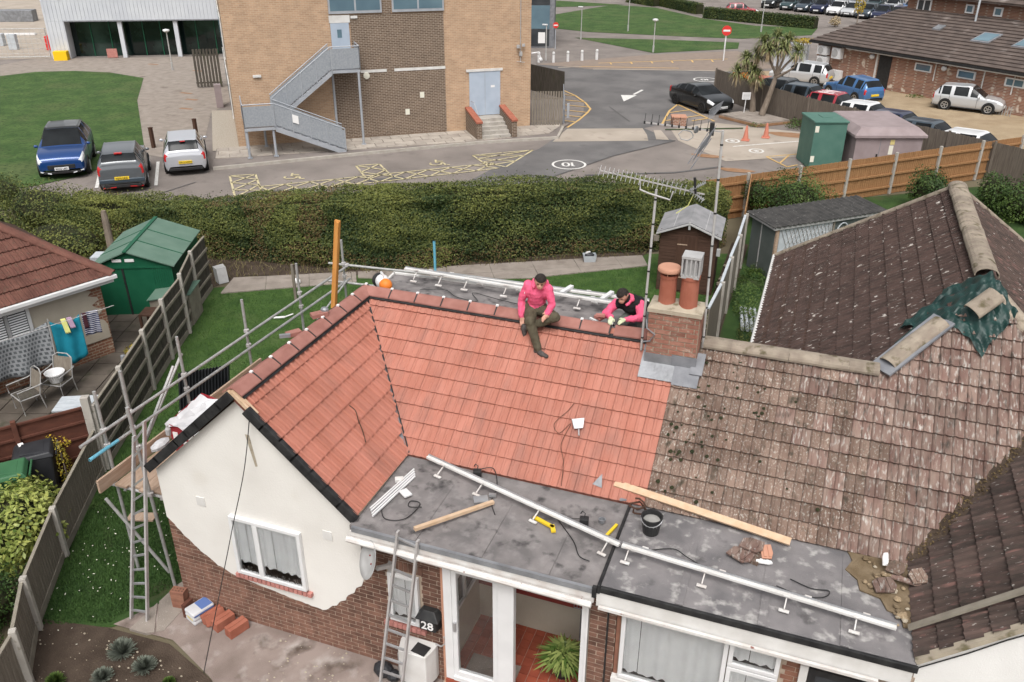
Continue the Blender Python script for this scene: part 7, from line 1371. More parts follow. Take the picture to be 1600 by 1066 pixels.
# ------------------------------------------------------------------ cars
CARN = [0]
def car(label, c, rz, L, Wd, H, paint, style='hatch', face='rear', plate='plate_yellow', ptxt=None, group='parked cars', detail=True, roof=None, seed=0):
    """lofted body with flush glass; parts: body, windscreen, rear_window, side_window, wheels, lamps, plate, mirrors"""
    t = thing('parked_car', label, 'car', (c[0], c[1], .0), rz, group)
    # stations: x, half-width, bottom, belt height, roof height, roof half-width   (x from rear to front, unit length/height)
    if style == 'coupe':
        st = [(-.50, .80, .26, .62, .63, .6), (-.485, .91, .17, .70, .72, .72), (-.43, .97, .14, .73, .77, .74), (-.29, 1.0, .14, .73, .91, .68), (-.16, 1.0, .13, .73, .985, .66), (-.05, 1.0, .13, .72, 1.0, .66), (.06, 1.0, .13, .71, .975, .66), (.24, .99, .13, .69, .71, .80), (.27, .99, .13, .685, .70, .82), (.40, .96, .14, .62, .64, .82), (.475, .88, .16, .54, .56, .7), (.50, .76, .24, .46, .47, .6)]
    elif style == 'suv':
        st = [(-.50, .82, .26, .60, .62, .6), (-.49, .93, .18, .66, .70, .72), (-.475, .97, .16, .68, .80, .72), (-.40, 1.0, .14, .68, .95, .66), (-.30, 1.0, .14, .67, .99, .68), (-.10, 1.0, .13, .66, 1.0, .69), (.02, 1.0, .13, .655, .985, .68), (.20, 1.0, .13, .65, .67, .82), (.24, .99, .13, .645, .66, .84), (.40, .96, .14, .60, .625, .84), (.48, .90, .17, .52, .545, .74), (.50, .80, .26, .44, .46, .62)]
    else:
        st = [(-.50, .82, .28, .55, .57, .6), (-.49, .93, .18, .60, .64, .70), (-.475, .97, .16, .63, .72, .72), (-.40, 1.0, .14, .64, .95, .64), (-.30, 1.0, .14, .64, .985, .66), (-.10, 1.0, .13, .635, 1.0, .67), (.03, 1.0, .13, .63, .98, .66), (.23, .99, .13, .61, .63, .80), (.27, .98, .13, .605, .625, .82), (.41, .95, .14, .55, .575, .82), (.48, .88, .17, .47, .49, .72), (.50, .76, .26, .40, .41, .6)]
    w = Wd / 2; rings = []
    for x, hw, zb, zl, zr, rw in st:
        a = w * hw; b = w * rw * (hw if zr - zl < .1 else 1); zb, zl, zr = zb * H, zl * H, zr * H
        half = [(a * .90, zb), (a * .985, zb + (zl - zb) * .25), (a, zb + (zl - zb) * .62), (a * .965, zl), (b + (a * .965 - b) * .12 if zr - zl > .1 * H else b, zr - .05 * (zr - zl) if zr - zl > .1 * H else zr - .004), (b * .88, zr), (b * .35, zr + .012)]
        rings.append([V3((x * L, y, z)) for y, z in half] + [V3((x * L, -y, z)) for y, z in reversed(half)])
    n = len(st); H7 = [r_[:7] for r_ in rings]; NU, NV = 4, 3
    cr = lambda p0, p1, p2, p3, t_: .5 * ((2 * p1) + (p2 - p0) * t_ + (2 * p0 - 5 * p1 + 4 * p2 - p3) * t_ * t_ + (3 * p1 - p0 - 3 * p2 + p3) * t_ ** 3)
    def along(A, k, m_): i = min(k // m_, len(A) - 2); return cr(A[max(i - 1, 0)], A[i], A[i + 1], A[min(i + 2, len(A) - 1)], k / m_ - i)
    cols = [[along([H7[i][j] for i in range(n)], u, NU) for j in range(7)] for u in range((n - 1) * NU + 1)]
    G = [[along(c_, v, NV) for v in range(6 * NV + 1)] for c_ in cols]
    for r_ in G: r_.append(V3((r_[-1].x, 0, r_[-1].z + .004)))
    parts = {}; cab = [i for i in range(n) if st[i][4] - st[i][3] > .15]; c0, c1 = cab[0], cab[-1]; md_ = ((c0 + c1) // 2) * NU + 1
    for u in range(len(G) - 1):
        for v in range(len(G[0]) - 1):
            i, j = u // NU, v // NV; k = 'body'
            if i == c1 and v >= 4 * NV: k = 'windscreen'
            elif i == c0 - 1 and v >= 4 * NV: k = 'rear_window'
            elif j == 3 and c0 * NU - 1 <= u < c1 * NU + 2 and u not in (c0 * NU, md_, c1 * NU - 1): k = 'side_window_a' if u < md_ else 'side_window_b'
            elif i >= n - 3 and u < (n - 1) * NU - 1 and 7 <= v <= 9: k = 'headlight'
            elif i <= 1 and u > 1 and 6 <= v <= 9: k = 'tail_light'
            for s in (1, -1):
                f = [V3((p.x, s * p.y, p.z)) for p in (G[u][v], G[u + 1][v], G[u + 1][v + 1], G[u][v + 1])]
                parts.setdefault((k, s if k[:4] in ('side', 'head', 'tail') else 0), MB()).add(f if s > 0 else f[::-1], [(0, 1, 2, 3)])
    for e_ in (0, -1): parts[('body', 0)].add([V3((p.x, s * p.y, p.z)) for s, L_ in ((1, G[e_]), (-1, G[e_][::-1])) for p in L_], [tuple(range(2 * len(G[0])))])
    for (k, s), mb in parts.items():
        ob = mb.build({'a': 'side_window', 'b': 'side_window'}.get(k[-1] if k.startswith('side') else '', k), {'body': 'paint_' + paint, 'headlight': 'lamp_clear', 'tail_light': 'lamp_red'}.get(k, 'car_glass'), t, local=True, fix=False)
        bm = bmesh.new(); bm.from_mesh(ob.data); bmesh.ops.remove_doubles(bm, verts=bm.verts, dist=.0008); bmesh.ops.recalc_face_normals(bm, faces=bm.faces) if k == 'body' else None; bm.to_mesh(ob.data); bm.free(); ob.data.polygons.foreach_set('use_smooth', [True] * len(ob.data.polygons))
        if k == 'body': md = ob.modifiers.new('e', 'EDGE_SPLIT'); md.split_angle = .7
    if detail:
        for u in (c0 * NU + 1, md_, c1 * NU + 2):
            for s in (1, -1):
                mb = MB(); mb.path([V3((G[u][v].x, s * (G[u][v].y + .001), G[u][v].z)) for v in range(2, 3 * NV + 1)], .008, 4); mb.build('door_seam', 'black_plastic', t, local=True)
        for s in (1, -1): mb = MB(); mb.path([V3((G[u][1].x, s * (G[u][1].y + .004), G[u][1].z)) for u in range(2 * NU, len(G) - 2 * NU)], .035, 5); mb.build('sill', 'black_plastic', t, local=True)
    if roof == 'black':
        mb = MB()
        for u in range(c0 * NU, c1 * NU):
            for v in range(4 * NV, 6 * NV + 1):
                for s in (1, -1): mb.add([V3((p.x, s * p.y, p.z + .006)) for p in (G[u][v], G[u + 1][v], G[u + 1][v + 1], G[u][v + 1])], [(0, 1, 2, 3)])
        mb.build('roof_panel', 'paint_black', t, local=True, smooth=True)
    if roof == 'stripes':
        for y in (-.35, .0, .35): MB().box(-.30 * L, .0 * L, y - .05, y + .05, H * .985 + .012, H + .016).build('roof_stripe', 'white_patch', t, local=True)
    r = .205 * H if H > 1.5 else .22 * H
    for x in (-.30, .31):
        for s in (-1, 1):
            wm = Matrix.Rotation(PI / 2, 4, 'X'); o_ = (x * L, s * (w * .93), r)
            MB().lathe([(0, -.06), (r * 1.16, -.06), (r * 1.16, .075 * 1), (0, .075)], (o_[0], s * (w * .945), r * 1.06), 22, wm).build('wheel_arch', 'black_plastic', t, local=True)
            MB().lathe([(r * .6, -.09), (r * .95, -.09), (r, -.06), (r, .06), (r * .95, .09), (r * .6, .09)], (o_[0], s * (w * .935), r), 22, wm).build('tyre', 'rubber', t, local=True)
            mb = MB(); mb.lathe([(0, .07), (r * .18, .075), (r * .2, .05), (r * .66, .05), (r * .68, .085), (r * .62, .085), (0, .04)] if s < 0 else [(0, -.07), (r * .18, -.075), (r * .2, -.05), (r * .66, -.05), (r * .68, -.085), (r * .62, -.085), (0, -.04)], (o_[0], s * (w * .95), r), 20, wm)
            for q in range(5): a = q * 2 * PI / 5; mb.beam((o_[0], s * (w * .95 + .08), r), (o_[0] + math.cos(a) * r * .62, s * (w * .95 + .08), r + math.sin(a) * r * .62), .045, .02, up=(0, 1, 0))
            mb.build('rim', 'rim' if paint != 'black' else 'black_plastic', t, local=True)
    for s in (-1, 1): MB().ball((.16 * L, s * (w + .06), .66 * H), (.05, .09, .06), 8, 6).build('mirror', 'paint_' + paint, t, local=True)
    fx, rx = .475 * L, -.487 * L
    mb = MB(); mb.box(.488 * L, .503 * L, -w * .55, w * .55, .27 * H, .38 * H); mb.build('grille', 'black_plastic', t, local=True, bevel=.02); MB().box(.485 * L, .502 * L, -w * .75, w * .75, .155 * H, .215 * H).build('front_bumper', 'black_plastic', t, local=True, bevel=.02)
    MB().box(-.505 * L, -.485 * L, -w * .78, w * .78, .155 * H, .24 * H).build('rear_bumper', 'black_plastic', t, local=True, bevel=.02)
    MB().box(-.512 * L, -.495 * L, -.26, .26, .36 * H, .36 * H + .11).build('number_plate', 'plate_yellow', t, local=True); MB().box(.50 * L, .512 * L, -.26, .26, .25 * H, .25 * H + .11).build('number_plate', 'plate_white', t, local=True)
    if ptxt:
        if face == 'rear': T = Matrix.Translation((-.514 * L, 0, .36 * H + .053)) @ Matrix.Rotation(-PI / 2, 4, 'Z') @ FR
        else: T = Matrix.Translation((.514 * L, 0, .25 * H + .053)) @ Matrix.Rotation(PI / 2, 4, 'Z') @ FR
        text(ptxt, 'plate_letters', t, 'black_plastic', .10, WM[t.name] @ T, .001)
    return t
CA = math.radians(-50.5)
t = car('metallic blue crossover facing camera at edge of lawn', (-23.15, 19.44), CA, 4.35, 1.86, 1.62, 'blue', 'suv', 'front', ptxt='BX22 UKP', roof='black')
MB().box(2.06, 2.14, -.52, .52, .56, .74).build('upper_grille', 'black_plastic', t, local=True, bevel=.03)
for s in (-1, 1): MB().beam((2.19, s * .40, .27), (2.13, s * .80, .36), .03, .04).build('bumper_trim', 'lamp_clear', t, local=True)
MB().lathe([(0, 0), (.09, 0), (.09, .012), (0, .014)], (2.145, 0, .66), 14, Matrix.Rotation(PI / 2, 4, 'Y')).build('badge', 'lamp_clear', t, local=True)
t = car('dark grey crossover seen from behind between white bay lines', (-19.47, 18.74), CA + PI, 4.05, 1.70, 1.52, 'grey', 'suv', ptxt='NJ16 LKG')
for s in (-1, 1): MB().beam((-2.06, s * .25, .27), (-2.0, s * .72, .24), .03, .035).build('bumper_trim', 'lamp_red', t, local=True)
MB().box(-2.06, -1.98, -.82, .82, .42, .58).build('bumper_band', 'paint_slate', t, local=True, bevel=.03); MB().box(-1.75, -1.6, -.14, .14, 1.46, 1.50).build('brake_light', 'lamp_red', t, local=True)
t = car('silver small hatchback seen from behind near paved path', (-18.73, 21.5), CA + PI, 3.85, 1.66, 1.42, 'silver', 'hatch', ptxt='YF15 HWV'); MB().box(-1.7, -1.58, -.1, .1, 1.34, 1.37).build('brake_light', 'lamp_red', t, local=True)
car('black coupe parked beside grey fence and palm island', (.15, 41.1), math.atan2(-.72, .69), 4.15, 1.66, 1.22, 'black', 'coupe', 'front', ptxt='MA17 OXB')
car('silver hatchback parked on gravel by brick building', (14.05, 45.75), math.atan2(-.25, .96), 3.55, 1.55, 1.28, 'palegrey', 'hatch', 'front')
car('mid-blue hatchback on gravel with rear to camera', (8.0, 46.5), math.atan2(.75, -.66), 3.6, 1.5, 1.32, 'midblue', 'hatch', 'rear')
car('pale silver hatchback beneath air conditioning units', (4.9, 50.6), math.atan2(.25, -.97), 3.7, 1.55, 1.30, 'palegrey', 'hatch', 'rear')
fa = math.atan2(-.67, .74)
for lab, x, y, p, rf in (('black car roof just showing over grey fence near palms', 4.7, 43.2, 'black', None), ('dark slate car roof over grey fence left of striped car', 5.9, 41.8, 'slate', None), ('red car with white roof stripes behind grey fence', 7.35, 40.0, 'red', 'stripes'), ('white car roof behind green cabinet', 8.9, 38.0, 'white', None), ('dark navy car roof behind grey fence', 10.3, 36.3, 'navy', None), ('dark blue-grey car roof beside white car at right', 11.55, 34.8, 'slate', None), ('white car behind corner where grey and orange fences meet', 13.2, 33.2, 'white', None)):
    car(lab, (x, y), fa + .25, 3.5, 1.5, 1.42, p, 'hatch', 'front', group='cars behind the grey fence', detail=False, roof=rf)
far = [(-.6, 95.5, 'black', 'suv'), (1.4, 94.2, 'teal', 'hatch'), (3.0, 93.0, 'slate', 'hatch'), (4.6, 92.0, 'navy', 'suv'), (6.2, 91.0, 'white', 'hatch'), (7.6, 90.2, 'palegrey', 'hatch'), (9.0, 89.2, 'slate', 'suv'), (10.4, 88.4, 'navy', 'hatch'), (11.8, 87.6, 'purple', 'hatch'), (2.6, 101, 'navy', 'hatch'), (4.4, 100, 'grey', 'hatch'), (6.2, 99, 'slate', 'suv'), (8.0, 98, 'silver', 'hatch'), (9.8, 97.2, 'teal', 'suv'), (11.6, 96.4, 'palegrey', 'hatch'), (13.4, 95.6, 'midblue', 'hatch')]
ordn = ['leftmost', 'second', 'third', 'fourth', 'fifth', 'sixth', 'seventh', 'eighth', 'ninth']
for k, (x, y, p, s) in enumerate(far):
    row = 'front row' if k < 9 else 'back row'; i = k if k < 9 else k - 9
    car('%s parked car from left in %s of distant car park' % (ordn[i], row) if i else 'leftmost parked car in %s of distant car park' % row, (x, y), -1.9, 3.4, 1.45, 1.3, p, s, 'front', group='cars in the distant car park', detail=False)
car('small red car half hidden behind far hedge', (-2.9, 86.5), .2, 3.2, 1.4, 1.15, 'red', 'hatch', 'front', group='cars in the distant car park', detail=False)
sheet('far_car_park', [(-40, 96), (-13, 91.5), (-6, 84), (0, 80), (5, 80.2), (16, 76), (40, 80), (40, 130), (-40, 130)], .004, 'tarmac_light')
# ------------------------------------------------------------------ the big buff brick building with its fire stair
BB = thing('brick_building', 'large buff brick building with dark brick panel and grey metal fire stair', 'building', tuple(BP(7, 0))); HB = 9.0
mb = MB(); mb.prism([BP(0, 0), BP(14.05, 0), BP(14.05, -16), BP(0, -16)], (0, 0, HB)); bw = mb.build('wall', 'brick_buff', BB)
mb = MB(); mb.prism([BP(4.45, .012, .15), BP(9.75, .012, .15), BP(9.75, .012, 5.60), BP(5.47, .012, 5.60), BP(5.47, .012, 3.3), BP(4.45, .012, 3.3)], bn * .02); mb.build('dark_brick_panel', 'brick_dark', bw)
def bbx(name, s0, s1, z0, z1, o, th, m, par=None, **kw): mb = MB(); mb.prism([BP(s0, o, z0), BP(s1, o, z0), BP(s1, o, z1), BP(s0, o, z1)], bn * th); return mb.build(name, m, par or BB, **kw)
for s0, s1 in ((4.55, 6.92), (7.38, 9.78)):
    f = bbx('window', s0, s1, 5.66, 7.4, .03, .06, 'grey_metal')
    for a, b in ((s0 + .08, (s0 + s1) / 2 - .04), ((s0 + s1) / 2 + .04, s1 - .08)): bbx('pane', a, b, 5.78, 7.3, .088, .008, 'glass_blue', f)
bbx('brick_pier', 6.95, 7.34, 5.6, 9, .02, .03, 'brick_dark')
for s0, s1 in ((5.78, 6.98), (7.34, 9.77)): bbx('lintel', s0, s1, 3.08, 3.2, .03, .02, 'white_paint'); bbx('blocked_opening', s0 + .02, s1 - .02, 2.38, 3.07, .031, .004, 'brick_dark')
d = bbx('fire_door', 4.58, 5.40, 3.50, 5.27, .03, .02, 'door_blue'); bbx('door_pane', 4.86, 5.06, 4.65, 5.0, .052, .006, 'glass_blue', d); bbx('lintel', 4.54, 5.46, 5.28, 5.60, .03, .025, 'white_paint'); bbx('wall_sign', 5.5, 5.8, 5.45, 5.56, .03, .06, 'white_paint')
d = bbx('double_door', 10.93, 12.48, .80, 2.86, .01, .03, 'door_blue'); bbx('door_gap', 11.70, 11.72, .82, 2.84, .042, .003, 'grey_metal', d); bbx('door_notice', 12.0, 12.2, 2.1, 2.2, .042, .003, 'white_patch', d); bbx('lintel', 10.78, 12.60, 2.87, 2.98, .01, .06, 'white_paint')
for s, z in ((8.6, 1.95), (7.86, 1.2)): bbx('notice', s - .1, s + .1, z - .14, z + .12, .034, .02, 'sticker')
bbx('wall_lamp', 1.0, 1.35, 3.12, 3.22, .01, .08, 'white_paint'); mb = MB(); mb.lathe([(0, 0), (.15, 0), (.14, .08), (0, .1)], BP(6.03, .04, 2.95), 16, Matrix.Rotation(BANG, 4, 'Z') @ FR); mb.build('round_lamp', 'sticker', BB)
mb = MB(); mb.tube(BP(13.5, .05, 3.9), BP(13.5, .05, 7), .02, 6); mb.cbox(BP(13.35, .15, 3.95), (.14, .14, .14), .3); mb.cbox(BP(13.62, .15, 4.0), (.14, .14, .12), .3); mb.cbox(BP(13.5, .08, 3.6), (.14, .1, .2), BANG); mb.tube(BP(13.5, .08, 3.2), BP(13.5, .08, 3.9), .02, 6); mb.tube(BP(13.3, .1, 3.25), BP(13.7, .1, 3.2), .015, 6); mb.build('floodlight_cluster', 'vent_grey', BB)
mb = MB(); mb.path([BP(14.05, .1, 3.6), BP(14.4, .15, 3.65), BP(14.5, .15, 3.4)], .03, 6); mb.ball(BP(14.5, .15, 3.3), .1, 8, 6); mb.build('dome_camera', 'upvc', BB)
for k in range(4):      # windows of the side wall, seen edge-on
    for z0, z1 in ((.9, 2.5), (3.6, 5.4)):
        o0 = -2.2 - 3.2 * k; mb = MB(); mb.prism([BP(-.02, o0, z0), BP(-.02, o0 - 2.4, z0), BP(-.02, o0 - 2.4, z1), BP(-.02, o0, z1)], bd * -.05); f = mb.build('window', 'white_paint', BB)
        for q in range(3): mb = MB(); a, b = o0 - .1 - .78 * q, o0 - .1 - .78 * q - .66; mb.prism([BP(-.07, a, z0 + .1), BP(-.07, b, z0 + .1), BP(-.07, b, z1 - .1), BP(-.07, a, z1 - .1)], bd * -.008); mb.build('pane', 'glass_blue', f)
# fire stair
FS = thing('fire_stair', 'grey metal fire stair with two flights and mesh sides', 'stair', tuple(BP(2.5, 1.1)))
def plate(name, pts, m, th=.03, off=None): mb = MB(); mb.prism(pts, off or bn * th); return mb.build(name, m, FS)
O1, O2 = .35, 1.35      # upper flight close to wall .. outer edge; lower flight outer
zt, zm = 3.45, 1.40
plate('landing', [BP(4.35, .05, zt), BP(5.58, .05, zt), BP(5.58, 1.3, zt), BP(4.35, 1.3, zt)], 'grey_metal', off=V3((0, 0, -.12))); plate('landing', [BP(.32, .25, zm), BP(1.6, .25, zm), BP(1.6, 2.3, zm), BP(.32, 2.3, zm)], 'grey_metal', off=V3((0, 0, -.12)))
def flight(sa, za, sb, zb, o0, o1, nst):
    for o_ in (o0, o1):
        plate('stringer', [BP(sa, o_, za - .2), BP(sb, o_, zb - .2), BP(sb, o_, zb + .02), BP(sa, o_, za + .02)], 'grey_metal', .03)
    plate('side_mesh', [BP(sa, o1 + .02, za + .10), BP(sb, o1 + .02, zb + .10), BP(sb, o1 + .02, zb + .92), BP(sa, o1 + .02, za + .92)], 'grey_mesh', .012)
    plate('side_mesh', [BP(sa, o0 - .02, za + .10), BP(sb, o0 - .02, zb + .10), BP(sb, o0 - .02, zb + .92), BP(sa, o0 - .02, za + .92)], 'grey_mesh', .012)
    for o_ in (o0, o1): mb = MB(); mb.tube(BP(sa, o_, za + 1.0), BP(sb, o_, zb + 1.0), .025, 6); mb.build('handrail', 'grey_metal', FS)
    for k in range(5): f = k / 4; mb = MB(); mb.tube(BP(sa + (sb - sa) * f, o1 + .03, za + (zb - za) * f), BP(sa + (sb - sa) * f, o1 + .03, za + (zb - za) * f + 1.0), .022, 6); mb.build('baluster', 'grey_metal', FS)
    for k in range(nst): f = (k + .5) / nst; mb = MB(); mb.cbox(BP(sa + (sb - sa) * f, (o0 + o1) / 2, za + (zb - za) * f), (.26, o1 - o0, .04), BANG); mb.build('tread', 'grey_metal', FS)
flight(4.35, zt, 1.6, zm, .3, 1.2, 11); flight(1.6, zm, 4.55, .12, 1.35, 2.25, 8)
for a, b, z in (((4.35, 1.3), (5.58, 1.3), zt), ((5.58, 1.3), (5.58, .05), zt), ((.32, 2.3), (1.6, 2.3), zm), ((.32, 2.3), (.32, .25), zm)):
    plate('side_mesh', [BP(*a, z + .06), BP(*b, z + .06), BP(*b, z + .92), BP(*a, z + .92)], 'grey_mesh', .012); mb = MB(); mb.tube(BP(*a, z + 1.0), BP(*b, z + 1.0), .025, 6); mb.build('handrail', 'grey_metal', FS)
    for q in (a, b): mb = MB(); mb.tube(BP(*q, z), BP(*q, z + 1.0), .022, 6); mb.build('baluster', 'grey_metal', FS)
for s, o, z in ((.38, 2.2, zm), (1.5, 2.2, zm), (.38, .35, zm), (1.2, .35, zm), (4.45, .4, zt), (5.5, 1.25, zt)): mb = MB(); mb.tube(BP(s, o, .1), BP(s, o, z - .1), .055, 8); mb.cbox(BP(s, o, .12), (.2, .2, .03), BANG); mb.build('post', 'grey_metal', FS)
plate('stair_notice', [BP(2.35, 2.31, 1.55), BP(2.6, 2.31, 1.45), BP(2.6, 2.31, 1.8), BP(2.35, 2.31, 1.9)], 'white_patch', .01)
# entrance steps with brick cheeks
ES = thing('entrance_steps', 'stone entrance steps between two dark brick cheek walls', 'steps', tuple(BP(11.7, 1.0)))
for k in range(5): mb = MB(); mb.prism([BP(10.98, .02, .1), BP(12.42, .02, .1), BP(12.42, 2.2 - .30 * k - .25, .1), BP(10.98, 2.2 - .30 * k - .25, .1)], (0, 0, .135 * (k + 1))); mb.build('step', 'concrete', ES)
for s in (10.72, 12.45):
    mb = MB(); mb.prism([BP(s, .02, .1), BP(s, 2.0, .1), BP(s, 2.0, .85), BP(s, .02, 1.15)], bd * .25); mb.build('cheek_wall', 'brick_dark', ES); mb = MB(); mb.prism([BP(s - .03, .02, 1.152), BP(s - .03, 2.05, .852), BP(s - .03, 2.05, .94), BP(s - .03, .02, 1.24)], bd * .31); mb.build('brick_coping', 'terracotta', ES)
mb = MB(); mb.path([BP(11.0, .1, 1.5), BP(11.0, .6, 1.55), BP(11.0, 1.2, 1.1), BP(11.0, 1.25, .6)], .02, 6); mb.build('handrail', 'grey_metal', ES)
# slatted gates and fences by that building
def slatfence(name, label, a, b, h, m, gap=.35, pitch=.13, grp=None):
    a, b = V3((*a, 0)), V3((*b, 0)); d = (b - a); L = d.length; d.normalize(); t = thing(name, label, 'fence', tuple(a), 0, grp); nn = V3((d.y, -d.x, 0)); n_ = max(2, int(L / pitch))
    for k in range(n_): p = a + d * (L * (k + .5) / n_); MB().cbox(p + V3((0, 0, h / 2 + .05)), (L / n_ * (1 - gap), .025, h), math.atan2(d.y, d.x)).build('slat', m, t)
    for z in (.3, h - .3): MB().beam(a - nn * .03 + V3((0, 0, z)), b - nn * .03 + V3((0, 0, z)), .04, .08).build('rail', m, t)
    return t
slatfence('slat_gate', 'pale vertical slat fence at right end of brick building', (-7.05, 33.15), (-5.6, 33.75), 1.72, 'fence_pale'); slatfence('slat_fence', 'dark slatted screen beside left corner of brick building', (-29.2, 35.5), (-27.9, 36.3), 2.2, 'fence_left', .3, .17)
solo(MB().beam((-10.2, 42.3, .75), (-7.6, 40.6, .75), .05, 1.5), 'board_fence', 'fence_left', 'dark board fence running back from slat fence', 'fence'); solo(MB().beam((-7.6, 40.5, .8), (-5.6, 34.0, .8), .04, .06).beam((-5.75, 34.5, 0), (-5.75, 34.5, 1.4), .08, .08).cbox((-5.5, 34.4, .7), (.12, .2, .7), .3), 'gate_post', 'grey_metal', 'grey gate post and rail beside slat fence', 'post')
solo(MB().cbox((-24.6, 31.6, .6), (.35, .5, 1.2), BANG), 'utility_cabinet', 'cabinet_mauve', 'pale utility cabinet against side of brick building', 'cabinet')
# ------------------------------------------------------------------ clad building at upper left
LD = V3((.88, .475, 0)).normalized(); LN = V3((.475, -.88, 0)).normalized(); L0 = V3((-45.6, 40.6, 0))
def LP(s, o=0.0, z=0.0): return L0 + LD * s + LN * o + V3((0, 0, z))
LB = thing('clad_building', 'pale grey ribbed clad building over dark glazed ground floor', 'building', tuple(LP(6, 0)))
mb = MB(); mb.prism([LP(0, 0, 2.55), LP(22, 0, 2.55), LP(22, -10, 2.55), LP(0, -10, 2.55)], (0, 0, 6)); mb.prism([LP(0, 0, 0), LP(1.25, 0, 0), LP(1.25, -10, 0), LP(0, -10, 0)], (0, 0, 2.54)); mb.build('cladding', 'clad', LB)
for k in range(46):
    s = .12 + .26 * k; z = 0.0 if s < 1.2 else 2.56; MB().beam(LP(s, .015, z), LP(s, .015, 8.4), .07, .03, up=LN).build('cladding_rib', 'clad', LB)
mb = MB(); mb.prism([LP(1.25, -1.2, 0), LP(13, -1.2, 0), LP(13, -1.2, 2.55), LP(1.25, -1.2, 2.55)], LN * .05); gl = mb.build('glazing', 'glass_green', LB)
for s in (4.9, 8.7): MB().beam(LP(s, -.25, 0), LP(s, -.25, 2.55), .28, .28, up=LN).build('column', 'clad', LB)
for s in (2.6, 3.9, 6.2, 7.4, 9.9, 11.2): MB().beam(LP(s, -1.1, 0), LP(s, -1.1, 2.55), .06, .06, up=LN).build('mullion', 'shed_green', LB)
for s, m in ((6.3, 'bright_yellow'), (10.3, 'bin_green')): MB().cbox(LP(s, -1.5, .5), (.8, .6, .5), .5).build('furniture', m, LB)
MB().beam(LP(1.25, -.02, 2.52), LP(13, -.02, 2.52), .10, .08).build('soffit_edge', 'lead_dark', LB); MB().ball(LP(1.2, .1, 4.2), .12, 8, 6).build('camera', 'black_plastic', LB)
solo(MB().cbox(LP(.75, .45, .30), (.9, .6, .6), .5), 'grit_bin', 'bright_yellow', 'bright yellow grit bin at foot of clad wall', 'grit bin'); solo(MB().cbox(LP(4.1, .1, .35), (.7, .08, .6), .5), 'pink_board', 'sill_pink', 'pale pink board leaning on glazing', 'board')
# lamps
def lamp(label, x, y, h, head='ball', m='pole_grey'):
    t = thing('street_lamp', label, 'lamp post', (x, y, 0), 0, 'lamp posts'); MB().tube((0, 0, 0), (0, 0, h), .045, 8, .035).build('column', m, t, local=True); MB().tube((0, 0, 0), (0, 0, .5), .07, 8).build('base', m, t, local=True)
    if head == 'ball': MB().lathe([(0, 0), (.12, .02), (.22, .10), (.20, .18), (0, .22)], (0, 0, h - .05), 14).build('lantern', 'upvc', t, local=True)
    else: MB().box(-.30, .08, -.08, .08, h - .02, h + .07).build('lantern', 'upvc', t, local=True, bevel=.02)
lamp('white globe lamp post in front of dark glazing', -34.7, 40.0, 2.45); lamp('lamp post beside teal glazed building by white bollards', -12.7, 52.9, 2.4, 'flat'); lamp('lamp post left of far lawn at path edge', -13.3, 64.1, 2.5, 'flat'); lamp('lamp post in middle of far lawn', -10.85, 70.6, 2.6, 'flat'); lamp('slim lamp post on triangular lawn', -6.3, 59.5, 2.25, 'ball'); lamp('grey lamp post rising above palm crown by far hedge', .2, 74.5, 2.6, 'flat'); lamp('distant lamp post beyond far lawn', -20.5, 79.5, 2.7, 'flat')
for k, (x, y) in enumerate([(-12.91, 51.94), (-11.94, 52.32), (-11.11, 53.07), (-10.28, 53.83), (-9.4, 54.61)]):
    t = thing('white_bollard', ['first white bollard, nearest the brick building', 'second white bollard from brick building', 'third white bollard from brick building', 'fourth white bollard from brick building', 'fifth white bollard, farthest from brick building'][k], 'bollard', (x, y, 0), 0, 'white bollards'); MB().lathe([(0, 0), (.10, 0), (.10, .66), (.07, .72), (0, .73)], (0, 0, 0), 12).build('post', 'upvc', t, local=True); MB().lathe([(0, 0), (.102, 0), (.102, .06), (0, .06)], (0, 0, .52), 12).build('band', 'vent_grey', t, local=True)
for k, (x, y) in enumerate([(-21.9, 23.15), (-21.2, 25.3)]): solo(MB().box(x - .07, x + .07, y - .07, y + .07, 0, .9).box(x - .08, x + .08, y - .08, y + .08, .9, .93), 'timber_bollard', 'dark_brown_wood', ['dark timber bollard at lawn corner', 'dark timber bollard behind silver hatchback'][k], 'bollard', 'timber bollards')
t = thing('no_entry_sign', 'round red no-entry sign on white pole', 'sign', (-.8, 57.6, 0), YA); MB().tube((0, 0, 0), (0, 0, 2.0), .05, 8).build('pole', 'upvc', t, local=True); MB().lathe([(0, -.015), (.34, -.015), (.34, .015), (0, .015)], (0, -.07, 2.05), 24, FR).build('disc', 'no_entry_red', t, local=True); MB().box(-.24, .24, -.095, -.088, 1.99, 2.11).build('bar', 'white_patch', t, local=True)
t = thing('no_entry_sign', 'small no-entry sign on corner of teal building', 'sign', (-13.7, 58.3, 0), YA); MB().tube((0, 0, 0), (0, 0, 1.7), .04, 8).build('pole', 'grey_metal', t, local=True); MB().lathe([(0, -.015), (.22, -.015), (.22, .015), (0, .015)], (0, -.07, 1.75), 20, FR).build('disc', 'no_entry_red', t, local=True); MB().box(-.16, .16, -.095, -.088, 1.71, 1.79).build('bar', 'white_patch', t, local=True)
t = thing('teal_building', 'dark framed building with teal panels and shop window behind brick block', 'building', (-17, 60, 0)); mb = MB(); mb.prism([(-24, 55, 0), (-14.0, 58.9, 0), (-15.5, 64, 0), (-26, 60, 0)], (0, 0, 8)); mb.build('wall', 'lead_dark', t); q0, q1 = V3((-18, 57.34, 0)), V3((-14.35, 58.76, 0)); nn = V3((.36, -.93, 0)) * .05
